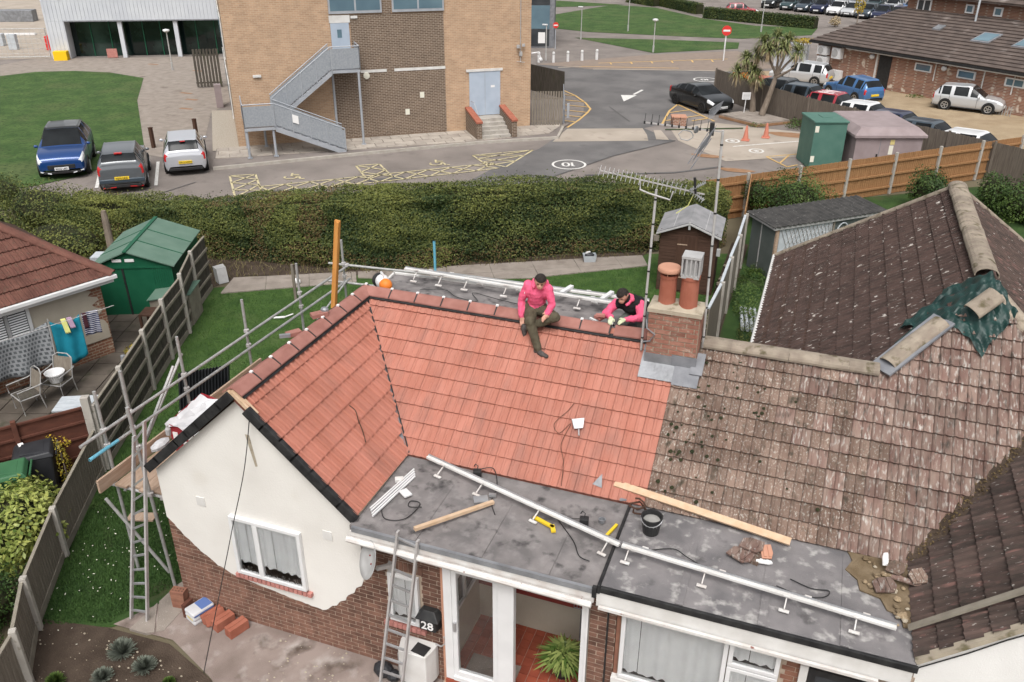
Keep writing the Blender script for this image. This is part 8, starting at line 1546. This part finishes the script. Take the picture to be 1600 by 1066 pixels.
for z0, z1, m in ((.15, 1.35, 'glass'), (1.4, 3.1, 'glass_blue'), (3.15, 4.2, 'glass'), (4.3, 6, 'glass_blue')): mb = MB(); mb.prism([q0 + V3((0, 0, z0)), q1 + V3((0, 0, z0)), q1 + V3((0, 0, z1)), q0 + V3((0, 0, z1))], nn); mb.build('panel', m, t)
mb = MB(); mb.prism([q1 - V3((.8, .31, -.35)) + nn * 1.05, q1 - V3((.3, .12, -.35)) + nn * 1.05, q1 - V3((.3, .12, -1.15)) + nn * 1.05, q1 - V3((.8, .31, -1.15)) + nn * 1.05], nn * .1); mb.build('poster', 'white_patch', t)
# ------------------------------------------------------------------ far hedges
for lab, a, b, sd in (('far clipped hedge, left of gap by footpath', (-16.4, 95.0), (-12.6, 91.6), 61), ('far clipped hedge, middle length', (-12.2, 92.5), (-7.0, 86.0), 62), ('far clipped hedge, right length behind no-entry sign', (-6.0, 83.2), (4.6, 78.6), 63)):
    t = thing('far_hedge', lab, 'hedge', (*a, 0), 0, 'far hedges'); A_, B_ = np.array([*a, 0]), np.array([*b, 0]); d = (B_ - A_); L = np.linalg.norm(d); d /= L; nv_ = np.array([-d[1], d[0], 0]); mb = MB(); mb.beam(V3(A_) + V3((0, 0, .45)), V3(B_) + V3((0, 0, .45)), .8, .85); mb.build('branches', 'hedge_core', t)
    n = int(L * 500); s = NR.uniform(0, L, n); o_ = NR.uniform(-.55, .55, n); z_ = NR.uniform(0, 1, n); f_ = NR.random(n) < .5; o_ = np.where(f_, -.5 + NR.normal(0, .05, n), o_); z_ = np.where(f_, z_, .95 + NR.normal(0, .05, n)); P = A_ + d * s[:, None] + nv_ * o_[:, None] + np.array([0, 0, 1]) * z_[:, None]; N = np.where(f_[:, None], -nv_ + np.array([0, 0, .4]), np.array([0, 0, 1.])) + NR.normal(0, .4, (n, 3)); leaf_mesh('leaves', P, N, .13, .09, .15 + .2 * blobnoise(P, 2, sd) + NR.normal(0, .15, n), 'hedge_leaf', t)
for k, (x, y, m) in enumerate(((8.1, 83.5, 'yellow_leaf'), (13.2, 92, 'palm_leaf'), (6.2, 80.5, 'palm_dead'))):
    t = thing('young_tree', ['orange-leaved sapling in front of distant cars', 'yellow-green sapling in distant car park', 'low reddish shrub before distant cars'][k], 'tree', (x, y, 0), 0); MB().tube((x, y, 0), (x, y, 1.4 if k < 2 else .3), .05, 6).build('trunk', 'bark', t); bush(t, 'crown', (x, y, 1.7 if k < 2 else .5), (.5, .5, .8 if k < 2 else .4), 350, .16, m, 70 + k, .5, core=False)
# ------------------------------------------------------------------ palms on their island, sign, cones
isl = thing('palm_island', 'raised pale concrete island under palms', 'island', (3.3, 38.8, 0)); MB().prism([(1.56, 38.8, 0), (3.6, 37.35, 0), (5.12, 38.7, 0), (2.95, 40.4, 0)], (0, 0, .2)).build('slab', 'concrete_path', isl); MB().prism([(1.50, 38.78, 0), (3.6, 37.28, 0), (5.2, 38.7, 0), (2.95, 40.48, 0)], (0, 0, .12)).build('edge', 'rust_stain', isl)
def palm(label, trunk, forks, heads, sd):
    t = thing('palm_tree', label, 'tree', (trunk[0][0], trunk[0][1], .2), 0, 'palms on the island'); mb = MB(); mb.path(trunk, [.17, .14, .12, .11][:len(trunk)], 9)
    for f in forks: mb.path(f, [.075, .06, .045][:len(f)], 7)
    mb.build('trunk', 'bark', t); rg = np.random.default_rng(sd)
    for m, cnt, lo, hi, ln, part in (('palm_leaf', 170, -.35, 1.5, (.5, .85), 'crown'), ('palm_dead', 70, -1.5, -.1, (.4, .7), 'dead_skirt')):
        VV = []; LVv = []
        for hx, hy, hz in heads:
            for _ in range(cnt):
                a = rg.uniform(0, 6.28); e_ = rg.uniform(lo, hi); Ln = rg.uniform(*ln); d = np.array([math.cos(a) * math.cos(e_), math.sin(a) * math.cos(e_), math.sin(e_)]); s_ = np.array([-math.sin(a), math.cos(a), 0]) * .022; p0 = np.array([hx, hy, hz]); p1 = p0 + d * Ln * .6; p2 = p1 + (d * .6 + np.array([0, 0, -.55])) * Ln * .5
                VV += [[p0 - s_ * .5, p0 + s_ * .5, p1 + s_, p1 - s_], [p1 - s_, p1 + s_, p2 + s_ * .1, p2 - s_ * .1]]; q = rg.random(); LVv += [q * .8, q]
        raw_leaves(part, np.array(VV).reshape(-1, 3), len(VV), np.array(LVv), m, t)
palm('tall forked palm with leaning pale trunk', [(3.63, 39.25, .2), (3.85, 39.4, 1.1), (4.02, 39.5, 1.9), (4.08, 39.5, 2.3)], [[(4.08, 39.5, 2.2), (3.7, 39.4, 2.9), (3.3, 39.4, 3.7)], [(4.08, 39.5, 2.2), (4.05, 39.5, 3.0), (3.9, 39.4, 3.9)], [(4.08, 39.5, 2.25), (4.3, 39.5, 3.0), (4.45, 39.5, 3.8)], [(4.08, 39.5, 2.2), (4.5, 39.5, 2.8), (4.95, 39.5, 3.3)], [(4.08, 39.5, 2.1), (4.6, 39.3, 2.45), (4.9, 39.2, 2.7)]], [(3.9, 39.4, 4.05), (4.45, 39.5, 3.9), (3.3, 39.4, 3.8), (4.95, 39.5, 3.4), (3.6, 39.3, 3.45), (4.2, 39.2, 3.55)], 81)
palm('shorter palm left of the tall one', [(3.09, 40.0, .2), (3.0, 40.0, 1.0), (2.85, 40.0, 1.8)], [[(2.85, 40, 1.7), (2.6, 40, 2.3), (2.45, 39.9, 2.75)], [(2.85, 40, 1.7), (2.95, 40, 2.3), (3.0, 39.9, 3.0)], [(2.85, 40, 1.7), (2.4, 39.9, 1.9), (2.1, 39.8, 2.1)]], [(2.45, 39.9, 2.85), (3.0, 39.9, 3.1), (2.1, 39.8, 2.2), (2.85, 39.8, 2.3), (3.1, 39.8, 2.0)], 82)
t = thing('notice_sign', 'white notice board on thin white post on island', 'sign', (2.68, 39.6, .2), YA); MB().tube((0, 0, 0), (.03, 0, .75), .025, 6).build('post', 'upvc', t, local=True); MB().box(-.2, .24, -.05, -.03, .68, 1.05).build('board', 'upvc', t, local=True); mb = MB()
for k in range(4): mb.box(-.15, .19, -.054, -.051, .74 + .07 * k, .765 + .07 * k)
mb.build('print_lines', 'vent_grey', t, local=True)
for k, (x, y) in enumerate(((3.38, 34.3), (4.24, 35.2))):
    t = thing('traffic_cone', ['faded orange traffic cone left of pair', 'faded orange traffic cone right of pair'][k], 'cone', (x, y, 0), 0, 'traffic cones'); MB().box(-.19, .19, -.19, .19, 0, .05).build('foot', 'cone_orange', t, local=True, bevel=.01); MB().lathe([(0, .05), (.14, .05), (.045, .66), (.03, .70), (0, .70)], (0, 0, 0), 14).build('cone', 'cone_orange', t, local=True)
t = thing('brick_stump', 'small square brick pier near yellow hatching', 'pier', (-.2, 36.3, 0), .3); MB().box(-.35, .35, -.3, .3, 0, .42).build('brickwork', 'brick_red_far', t, local=True); MB().box(-.38, .38, -.33, .33, .42, .48).build('cap', 'terracotta_pale', t, local=True)
solo(MB().tube((-.6, 34.9, .05), (3.0, 36.6, .05), .03, 6), 'kerb_rail', 'bush_leaf', 'low green-stained edging beside brick pier', 'edging'); t = thing('island_weeds', 'weeds growing along edge of palm island', 'weeds', (4.6, 37.9, 0)); bush(t, 'leaves', (5.5, 37.9, .1), (.5, .5, .35), 700, .08, 'bush_leaf', 91, .5, core=False); bush(t, 'leaves', (3.6, 37.2, .05), (.5, .15, .2), 250, .06, 'bush_leaf', 92, .5, core=False)
# ------------------------------------------------------------------ substation cabinets
def SBX(name, t, P, m, **kw): mb = MB(); mb.prism(P, kw.pop('ext')); return mb.build(name, m, t, **kw)
ca = math.atan2(.65, 1.71)
t = thing('substation_cabinet', 'tall green metal substation cabinet', 'cabinet', (6.9, 31.2, 0), ca); MB().box(-.75, .62, -.75, .95, 0, 1.92).build('case', 'cabinet_green', t, local=True, bevel=.02); MB().box(-.80, .67, -.80, 1.0, 1.92, 2.02).build('lid', 'cabinet_green', t, local=True, bevel=.03); MB().box(-.25, .2, -.1, .5, 2.02, 2.04).build('hatch', 'cabinet_green', t, local=True)
for x, z in ((-.64, 1.68), (-.66, .42)): MB().box(x - .08, x + .08, -.765, -.752, z - .13, z + .13).build('label', 'sticker', t, local=True)
t = thing('substation_kiosk', 'mauve-grey kiosk with chamfered overhanging lid and double doors', 'cabinet', (9.1, 31.9, 0), ca); MB().box(-1.35, 1.45, -.95, 2.6, 0, 1.42).build('case', 'cabinet_mauve', t, local=True)
mb = MB(); a = [(-1.47, -1.07), (1.57, -1.07), (1.57, 2.72), (-1.47, 2.72)]; b = [(-1.15, -.75), (1.25, -.75), (1.25, 2.4), (-1.15, 2.4)]; mb.add([(*p, 1.42) for p in a] + [(*p, 1.52) for p in a] + [(*p, 1.80) for p in b], [(3, 2, 1, 0), (8, 9, 10, 11)] + [(i, (i + 1) % 4, 4 + (i + 1) % 4, 4 + i) for i in range(4)] + [(4 + i, 4 + (i + 1) % 4, 8 + (i + 1) % 4, 8 + i) for i in range(4)]); mb.build('lid', 'cabinet_mauve', t, local=True)
MB().box(-.32, -.30, -.956, -.95, .02, 1.40).build('door_gap', 'lead_dark', t, local=True); MB().box(-.42, -.36, -.98, -.95, .6, .72).build('handle', 'black_plastic', t, local=True); MB().box(.1, .28, -.956, -.95, 1.12, 1.32).build('warning_label', 'sticker_yellow', t, local=True); MB().box(.08, .26, -.956, -.95, .7, 1.08).build('notice', 'sticker', t, local=True); MB().box(1.452, 1.458, .5, .7, .9, 1.1).build('warning_label', 'sticker_yellow', t, local=True)
# grey fence between car park and gravel yard
GF = [(.4, 44.6), (3.3, 40.4), (5.6, 37.4), (7.6, 35.4), (9.6, 33.2), (11.4, 31.9), (13.0, 30.6), (14.6, 29.3)]
t = thing('board_fence', 'weathered grey board fence between road and gravel car park', 'fence', (*GF[0], 0))
for i, (a, b) in enumerate(zip(GF, GF[1:])):
    off_ = V3((.25, .35, 0)) * min(i, 3); a, b = V3((*a, 0)) + off_ * .6, V3((*b, 0)) + V3((.25, .35, 0)) * min(i + 1, 3) * .6; d = (b - a); L = d.length; d.normalize(); mb = MB(); n_ = int(L / .11)
    for k in range(n_): mb.cbox(a + d * (L * (k + .5) / n_) + V3((0, 0, .76 + RND.uniform(-.015, .015))), (L / n_ * 1.05, .014, 1.52), math.atan2(d.y, d.x) + .12)
    pn = mb.build('panel', 'fence_grey', t, fix=False); MB().beam(a + V3((.03, .03, 1.2)), b + V3((.03, .03, 1.2)), .05, .08).build('rail', 'fence_grey', pn); MB().cbox(a + V3((0, 0, .78)), (.10, .10, 1.58), 0).build('post', 'fence_grey', t)
# ------------------------------------------------------------------ red brick building at the right, low tiled roof in front of a taller range
RD = V3((.785, -.62, 0)).normalized(); RN = V3((-.62, -.785, 0)).normalized(); R0 = V3((5.6, 53.6, 0))
def RP(s, o=0.0, z=0.0): return R0 + RD * s + RN * o + V3((0, 0, z))
RBd = thing('red_brick_building', 'low red brick building with brown tiled roof, skylights and air conditioning', 'building', tuple(RP(8, 0))); EH, RH, DP = 2.15, 4.1, 5.2
mb = MB(); mb.prism([RP(0, 0), RP(24, 0), RP(24, -9), RP(0, -9)], (0, 0, EH)); mb.build('wall', 'brick_red_far', RBd)
mb = MB(); mb.prism([RP(-.35, .45, EH), RP(24, .45, EH), RP(24, -DP, RH), RP(2.2, -DP, RH)], (0, 0, .06)); rr_ = mb.build('roof', 'dark_brown_wood', RBd)
mat('roof_far_a', (.085, .066, .058), (.125, .096, .083), 2, .95, .4, 40, speck=((.30, .26, .24), 1.2, .62, .85, 7))
rv = RP(0, -DP, RH) - RP(0, .45, EH); ns = 15; rr_.location = tuple(-RP(8, 0)); rr_.data.transform(Matrix.Translation(RP(8, 0))); WM[rr_.name] = Matrix()
for k in range(ns):      # one course of tiles per strip, each lapping the next
    f0, f1 = k / ns, (k + 1) / ns; s0 = -.35 + 2.55 * f0; a = RP(s0, .45, EH + .09) + (rv * f0); b = RP(24, .45, EH + .09) + rv * f0; mb = MB(); c_ = RP(24, .45, EH + .07) + rv * f1; d_ = RP(s0 + .17, .45, EH + .07) + rv * f1; mb.prism([a + V3((0, 0, .03)), b + V3((0, 0, .03)), c_, d_], (0, 0, .03)); mb.build('tile_course', 'roof_far_a', rr_)
mb = MB(); mb.prism([RP(-.35, .47, EH - .05), RP(24, .47, EH - .05), RP(24, .47, EH + .09), RP(-.35, .47, EH + .09)], RN * .05); mb.build('gutter', 'black_plastic', RBd); mb = MB(); mb.prism([RP(2.5, .4, EH - .12), RP(24, .4, EH - .12), RP(24, .4, EH - .06), RP(2.5, .4, EH - .06)], RN * .04); mb.build('pipe_run', 'white_paint', RBd)
mb = MB(); mb.prism([RP(-.35, .45, EH + .02), RP(2.2, -DP, RH), RP(2.2, -DP - 3, RH - .2), RP(-.6, -3.5, EH)], (0, 0, .08)); mb.build('side_slope', 'roof_far_a', RBd)
for s, w_ in ((9.1, 1.0), (11.55, 1.0)):
    o0 = -2.0; P = lambda s_, f: RP(s_, .45, EH + .13) + rv * f; mb = MB(); mb.prism([P(s - .1, .42), P(s + w_, .42), P(s + w_ + .1, .62), P(s, .62)], (0, 0, .06)); f = mb.build('skylight', 'lead_dark', RBd); mb = MB(); mb.prism([P(s, .44) + V3((0, 0, .065)), P(s + w_ - .1, .44) + V3((0, 0, .065)), P(s + w_, .60) + V3((0, 0, .065)), P(s + .1, .60) + V3((0, 0, .065))], (0, 0, .01)); mb.build('pane', 'glass_blue', f)
mb = MB(); mb.prism([RP(6.0, .45, EH + .13) + rv * .55, RP(6.5, .45, EH + .13) + rv * .55, RP(6.5, .45, EH + .13) + rv * .65, RP(6.0, .45, EH + .13) + rv * .65], (0, 0, .08)); mb.build('roof_vent', 'lead', RBd)
def rwx(name, s0, s1, z0, z1, o, th, m, par=None): mb = MB(); mb.prism([RP(s0, o, z0), RP(s1, o, z0), RP(s1, o, z1), RP(s0, o, z1)], RN * th); return mb.build(name, m, par or RBd)
for s in (7.2, 9.9, 12.7, 15.3): f = rwx('window', s, s + 1.1, 1.40, 1.85, .0, .05, 'upvc'); rwx('pane', s + .1, s + 1.0, 1.47, 1.78, .052, .006, 'glass_blue', f)
d = rwx('door', 4.75, 5.6, .05, 1.95, .0, .05, 'black_plastic'); rwx('door_post', 4.55, 4.65, 0, 1.98, .0, .08, 'white_paint')
for s in (8.55, 11.5, 13.2, 15.0): mb = MB(); mb.tube(RP(s, .06, 1.0), RP(s, .06, 2.05), .035, 6); mb.build('downpipe', 'white_paint', RBd)
for s in (4.25, 9.1, 16.2): mb = MB(); mb.ball(RP(s, .1, 1.78), .16, 10, 7); mb.build('globe_lamp', 'upvc', RBd)
for s, z, w_, h_ in ((.3, 1.45, .75, .55), (.35, .75, .75, .6), (1.45, 1.35, .65, .65), (1.5, .05, .8, .6), (3.2, .05, .8, .5)):
    f = rwx('air_conditioner', s, s + w_, z, z + h_, .05, .35, 'upvc'); mb = MB(); mb.lathe([(0, 0), (h_ * .36, 0), (h_ * .36, .02), (0, .02)], RP(s + w_ * .38, .405, z + h_ / 2), 16, Matrix.Rotation(math.atan2(RD.y, RD.x), 4, 'Z') @ FR); mb.build('fan_grille', 'vent_grey', f)
mb = MB(); mb.prism([RP(2.4, -DP + .2, RH - .1), RP(24, -DP + .2, RH - .1), RP(24, -DP - 6, RH - .1), RP(2.4, -DP - 6, RH - .1)], (0, 0, .95)); mb.build('upper_wall', 'brick_red_dark', RBd); up2 = V3((0, 0, .9))
mb = MB(); mb.prism([RP(2.0, -DP + .6, RH + .80), RP(24, -DP + .6, RH + .80), RP(24, -DP - 4.5, RH + 3.2), RP(2.0, -DP - 4.5, RH + 3.2)], (0, 0, .1)); mb.build('upper_roof', 'roof_far_a', RBd)
for k in range(12): f = k / 12; mb = MB(); p = RP(2.0, -DP + .6, RH + .92) * (1 - f) + RP(2.0, -DP - 4.5, RH + 3.32) * f; mb.beam(p, p + RD * 22, .05, .03); mb.build('tile_course', 'roof_far_a', RBd)
for s, w_ in ((6.4, .55), (8.2, .55), (11.1, .75), (12.7, .85), (14.7, .6)): f = rwx('window', s, s + w_, RH + .12, RH + .62, -DP + .2, .05, 'upvc'); rwx('pane', s + .1, s + w_ - .1, RH + .2, RH + .54, -DP + .252, .006, 'glass_blue', f)
f = rwx('casement', 3.1, 4.1, RH - .4, RH + .7, -DP + .2, .06, 'upvc'); rwx('pane', 3.2, 3.55, RH - .0, RH + .6, -DP + .262, .006, 'glass', f); rwx('pane', 3.65, 4.0, RH - .0, RH + .6, -DP + .262, .006, 'glass', f)
mb = MB(); mb.tube(RP(7.6, -DP + .9, RH - .3), RP(7.6, -DP + .9, RH + 1.3), .06, 8); mb.build('flue', 'lattice', RBd); mb = MB(); mb.beam(RP(10.2, -DP + .5, RH + 1.0), RP(10.6, -DP - 4.5, RH + 3.4), .25, .1); mb.build('fire_parapet', 'terracotta', RBd)
solo(MB().lathe([(0, 0), (.2, 0), (.2, .55), (0, .55)], RP(9.6, .6, 0), 12), 'metal_bin', 'lead', 'grey metal bin against red brick wall', 'bin'); t = thing('wall_weeds', 'small green weeds at foot of red brick wall', 'weeds', tuple(RP(7.9, .5))); bush(t, 'leaves', tuple(RP(7.9, .5, .05)), (.5, .25, .15), 250, .08, 'bush_leaf', 95, .6, core=False); t = thing('wall_rail', 'grey cycle rail by silver hatchback and brick wall', 'rail', tuple(RP(12.8, .6)))
for k in range(5): MB().path([RP(12.4 + .3 * k, .6, 0), RP(12.4 + .3 * k, .6, .5), RP(12.55 + .3 * k, .6, .5), RP(12.55 + .3 * k, .6, 0)], .025, 6).build('hoop', 'galv', t)
solo(MB().cbox((1.65, 46.9, .55), (.9, .7, .5), .4).cbox((1.65, 46.9, .9), (.95, .75, .15), .4), 'orange_skip', 'orange_plastic', 'orange plastic lidded bin behind grey fence', 'bin'); solo(MB().cbox((3.2, 46.6, .55), (1.6, .8, .7), -.5), 'red_trailer', 'cone_orange', 'faded red trailer top behind grey fence', 'trailer')
solo(MB().cbox((3.9, 56.5, .8), (2.2, .5, 1.6), -.3), 'site_hoarding', 'clad', 'pale grey hoarding left of red brick building', 'hoarding'); t = thing('young_tree', 'orange-leaved shrub over grey hoarding beside brick building', 'bush', (4.6, 56.0, 0)); bush(t, 'crown', (4.6, 55.6, 1.9), (.8, .5, .18), 400, .12, 'yellow_leaf', 97, .6, core=False); MB().tube((4.6, 56, 0), (4.6, 55.7, 1.9), .04, 6).build('trunk', 'bark', t)
# ------------------------------------------------------------------ building site beyond fencing at far left
def mesh_fence(label, a, b, h):
    a, b = V3((*a, 0)), V3((*b, 0)); t = thing('mesh_fence', label, 'fence', tuple(a), 0, 'site fence panels'); mb = MB(); n_ = 14
    for k in range(n_ + 1): p = a.lerp(b, k / n_); mb.tube(p, p + V3((0, 0, h)), .012, 4)
    for z in [h * q / 6 for q in range(1, 6)]: mb.tube(a + V3((0, 0, z)), b + V3((0, 0, z)), .010, 4)
    mb.build('mesh', 'galv', t, fix=False); mb = MB()
    for p, q in ((a, a + V3((0, 0, h))), (b, b + V3((0, 0, h))), (a + V3((0, 0, h)), b + V3((0, 0, h))), (a + V3((0, 0, .1)), b + V3((0, 0, .1)))): mb.tube(p, q, .03, 6)
    mb.build('frame', 'galv', t)
mesh_fence('galvanised mesh fence panel left of clad building', (-50.5, 38.6), (-46.2, 41.0), 2.0); mesh_fence('galvanised mesh fence panel at far left edge', (-55, 36.0), (-50.6, 38.5), 2.0); mesh_fence('mesh fence panel receding behind clad building corner', (-51.5, 46.5), (-53.5, 55), 2.0); mesh_fence('green mesh fence panel at back of site', (-63, 58), (-57, 60.5), 2.2)
for k, (x, y, sx, sy, sz, m, lab) in enumerate(((-48.9, 44.2, 1.2, .8, 1.0, 'no_entry_red', 'red plastic barrier on building site'), (-51.8, 43.0, .6, .5, 1.1, 'lattice', 'pale blue-grey cabinet behind mesh fence'), (-54.5, 44.0, 1.0, .6, .9, 'lattice', 'second pale cabinet behind mesh fence'), (-54, 41, 2.6, .25, .1, 'board', 'loose plank on building site'), (-58, 49, 3, .4, .15, 'white_patch', 'white pipe lengths on building site'), (-60, 62, 6, 1.2, 1.6, 'shed_green', 'dark green site container at upper left'), (-66, 56, 4, 1.2, 1.0, 'lead', 'grey stacked material at upper left edge'), (-57, 57, .5, .5, 5, 'dark_brown_wood', 'dark timber pole at upper left'))):
    solo(MB().cbox((x, y, sz / 2), (sx, sy, sz), .45), ['barrier', 'site_cabinet', 'site_cabinet', 'plank', 'pipes', 'container', 'stacked_material', 'timber_pole'][k], m, lab, ['barrier', 'cabinet', 'cabinet', 'plank', 'pipes', 'container', 'materials', 'pole'][k], bevel=.03)
sheet('site_ground', [(-80, 36), (-56, 35), (-45.8, 40.9), (-50, 52), (-52, 75), (-90, 75)], -.002, 'concrete_road')
for k, (x, y) in enumerate(((-26.0, 30.5), (-27.3, 32.6), (-28.8, 34.0), (-33, 40.4), (-37.5, 41.4))): MB().box(x - .4, x + .4, y - .12, y + .12, .001, .006).build('drain_cover', 'rust_stain', base=False)['kind'] = 'structure'
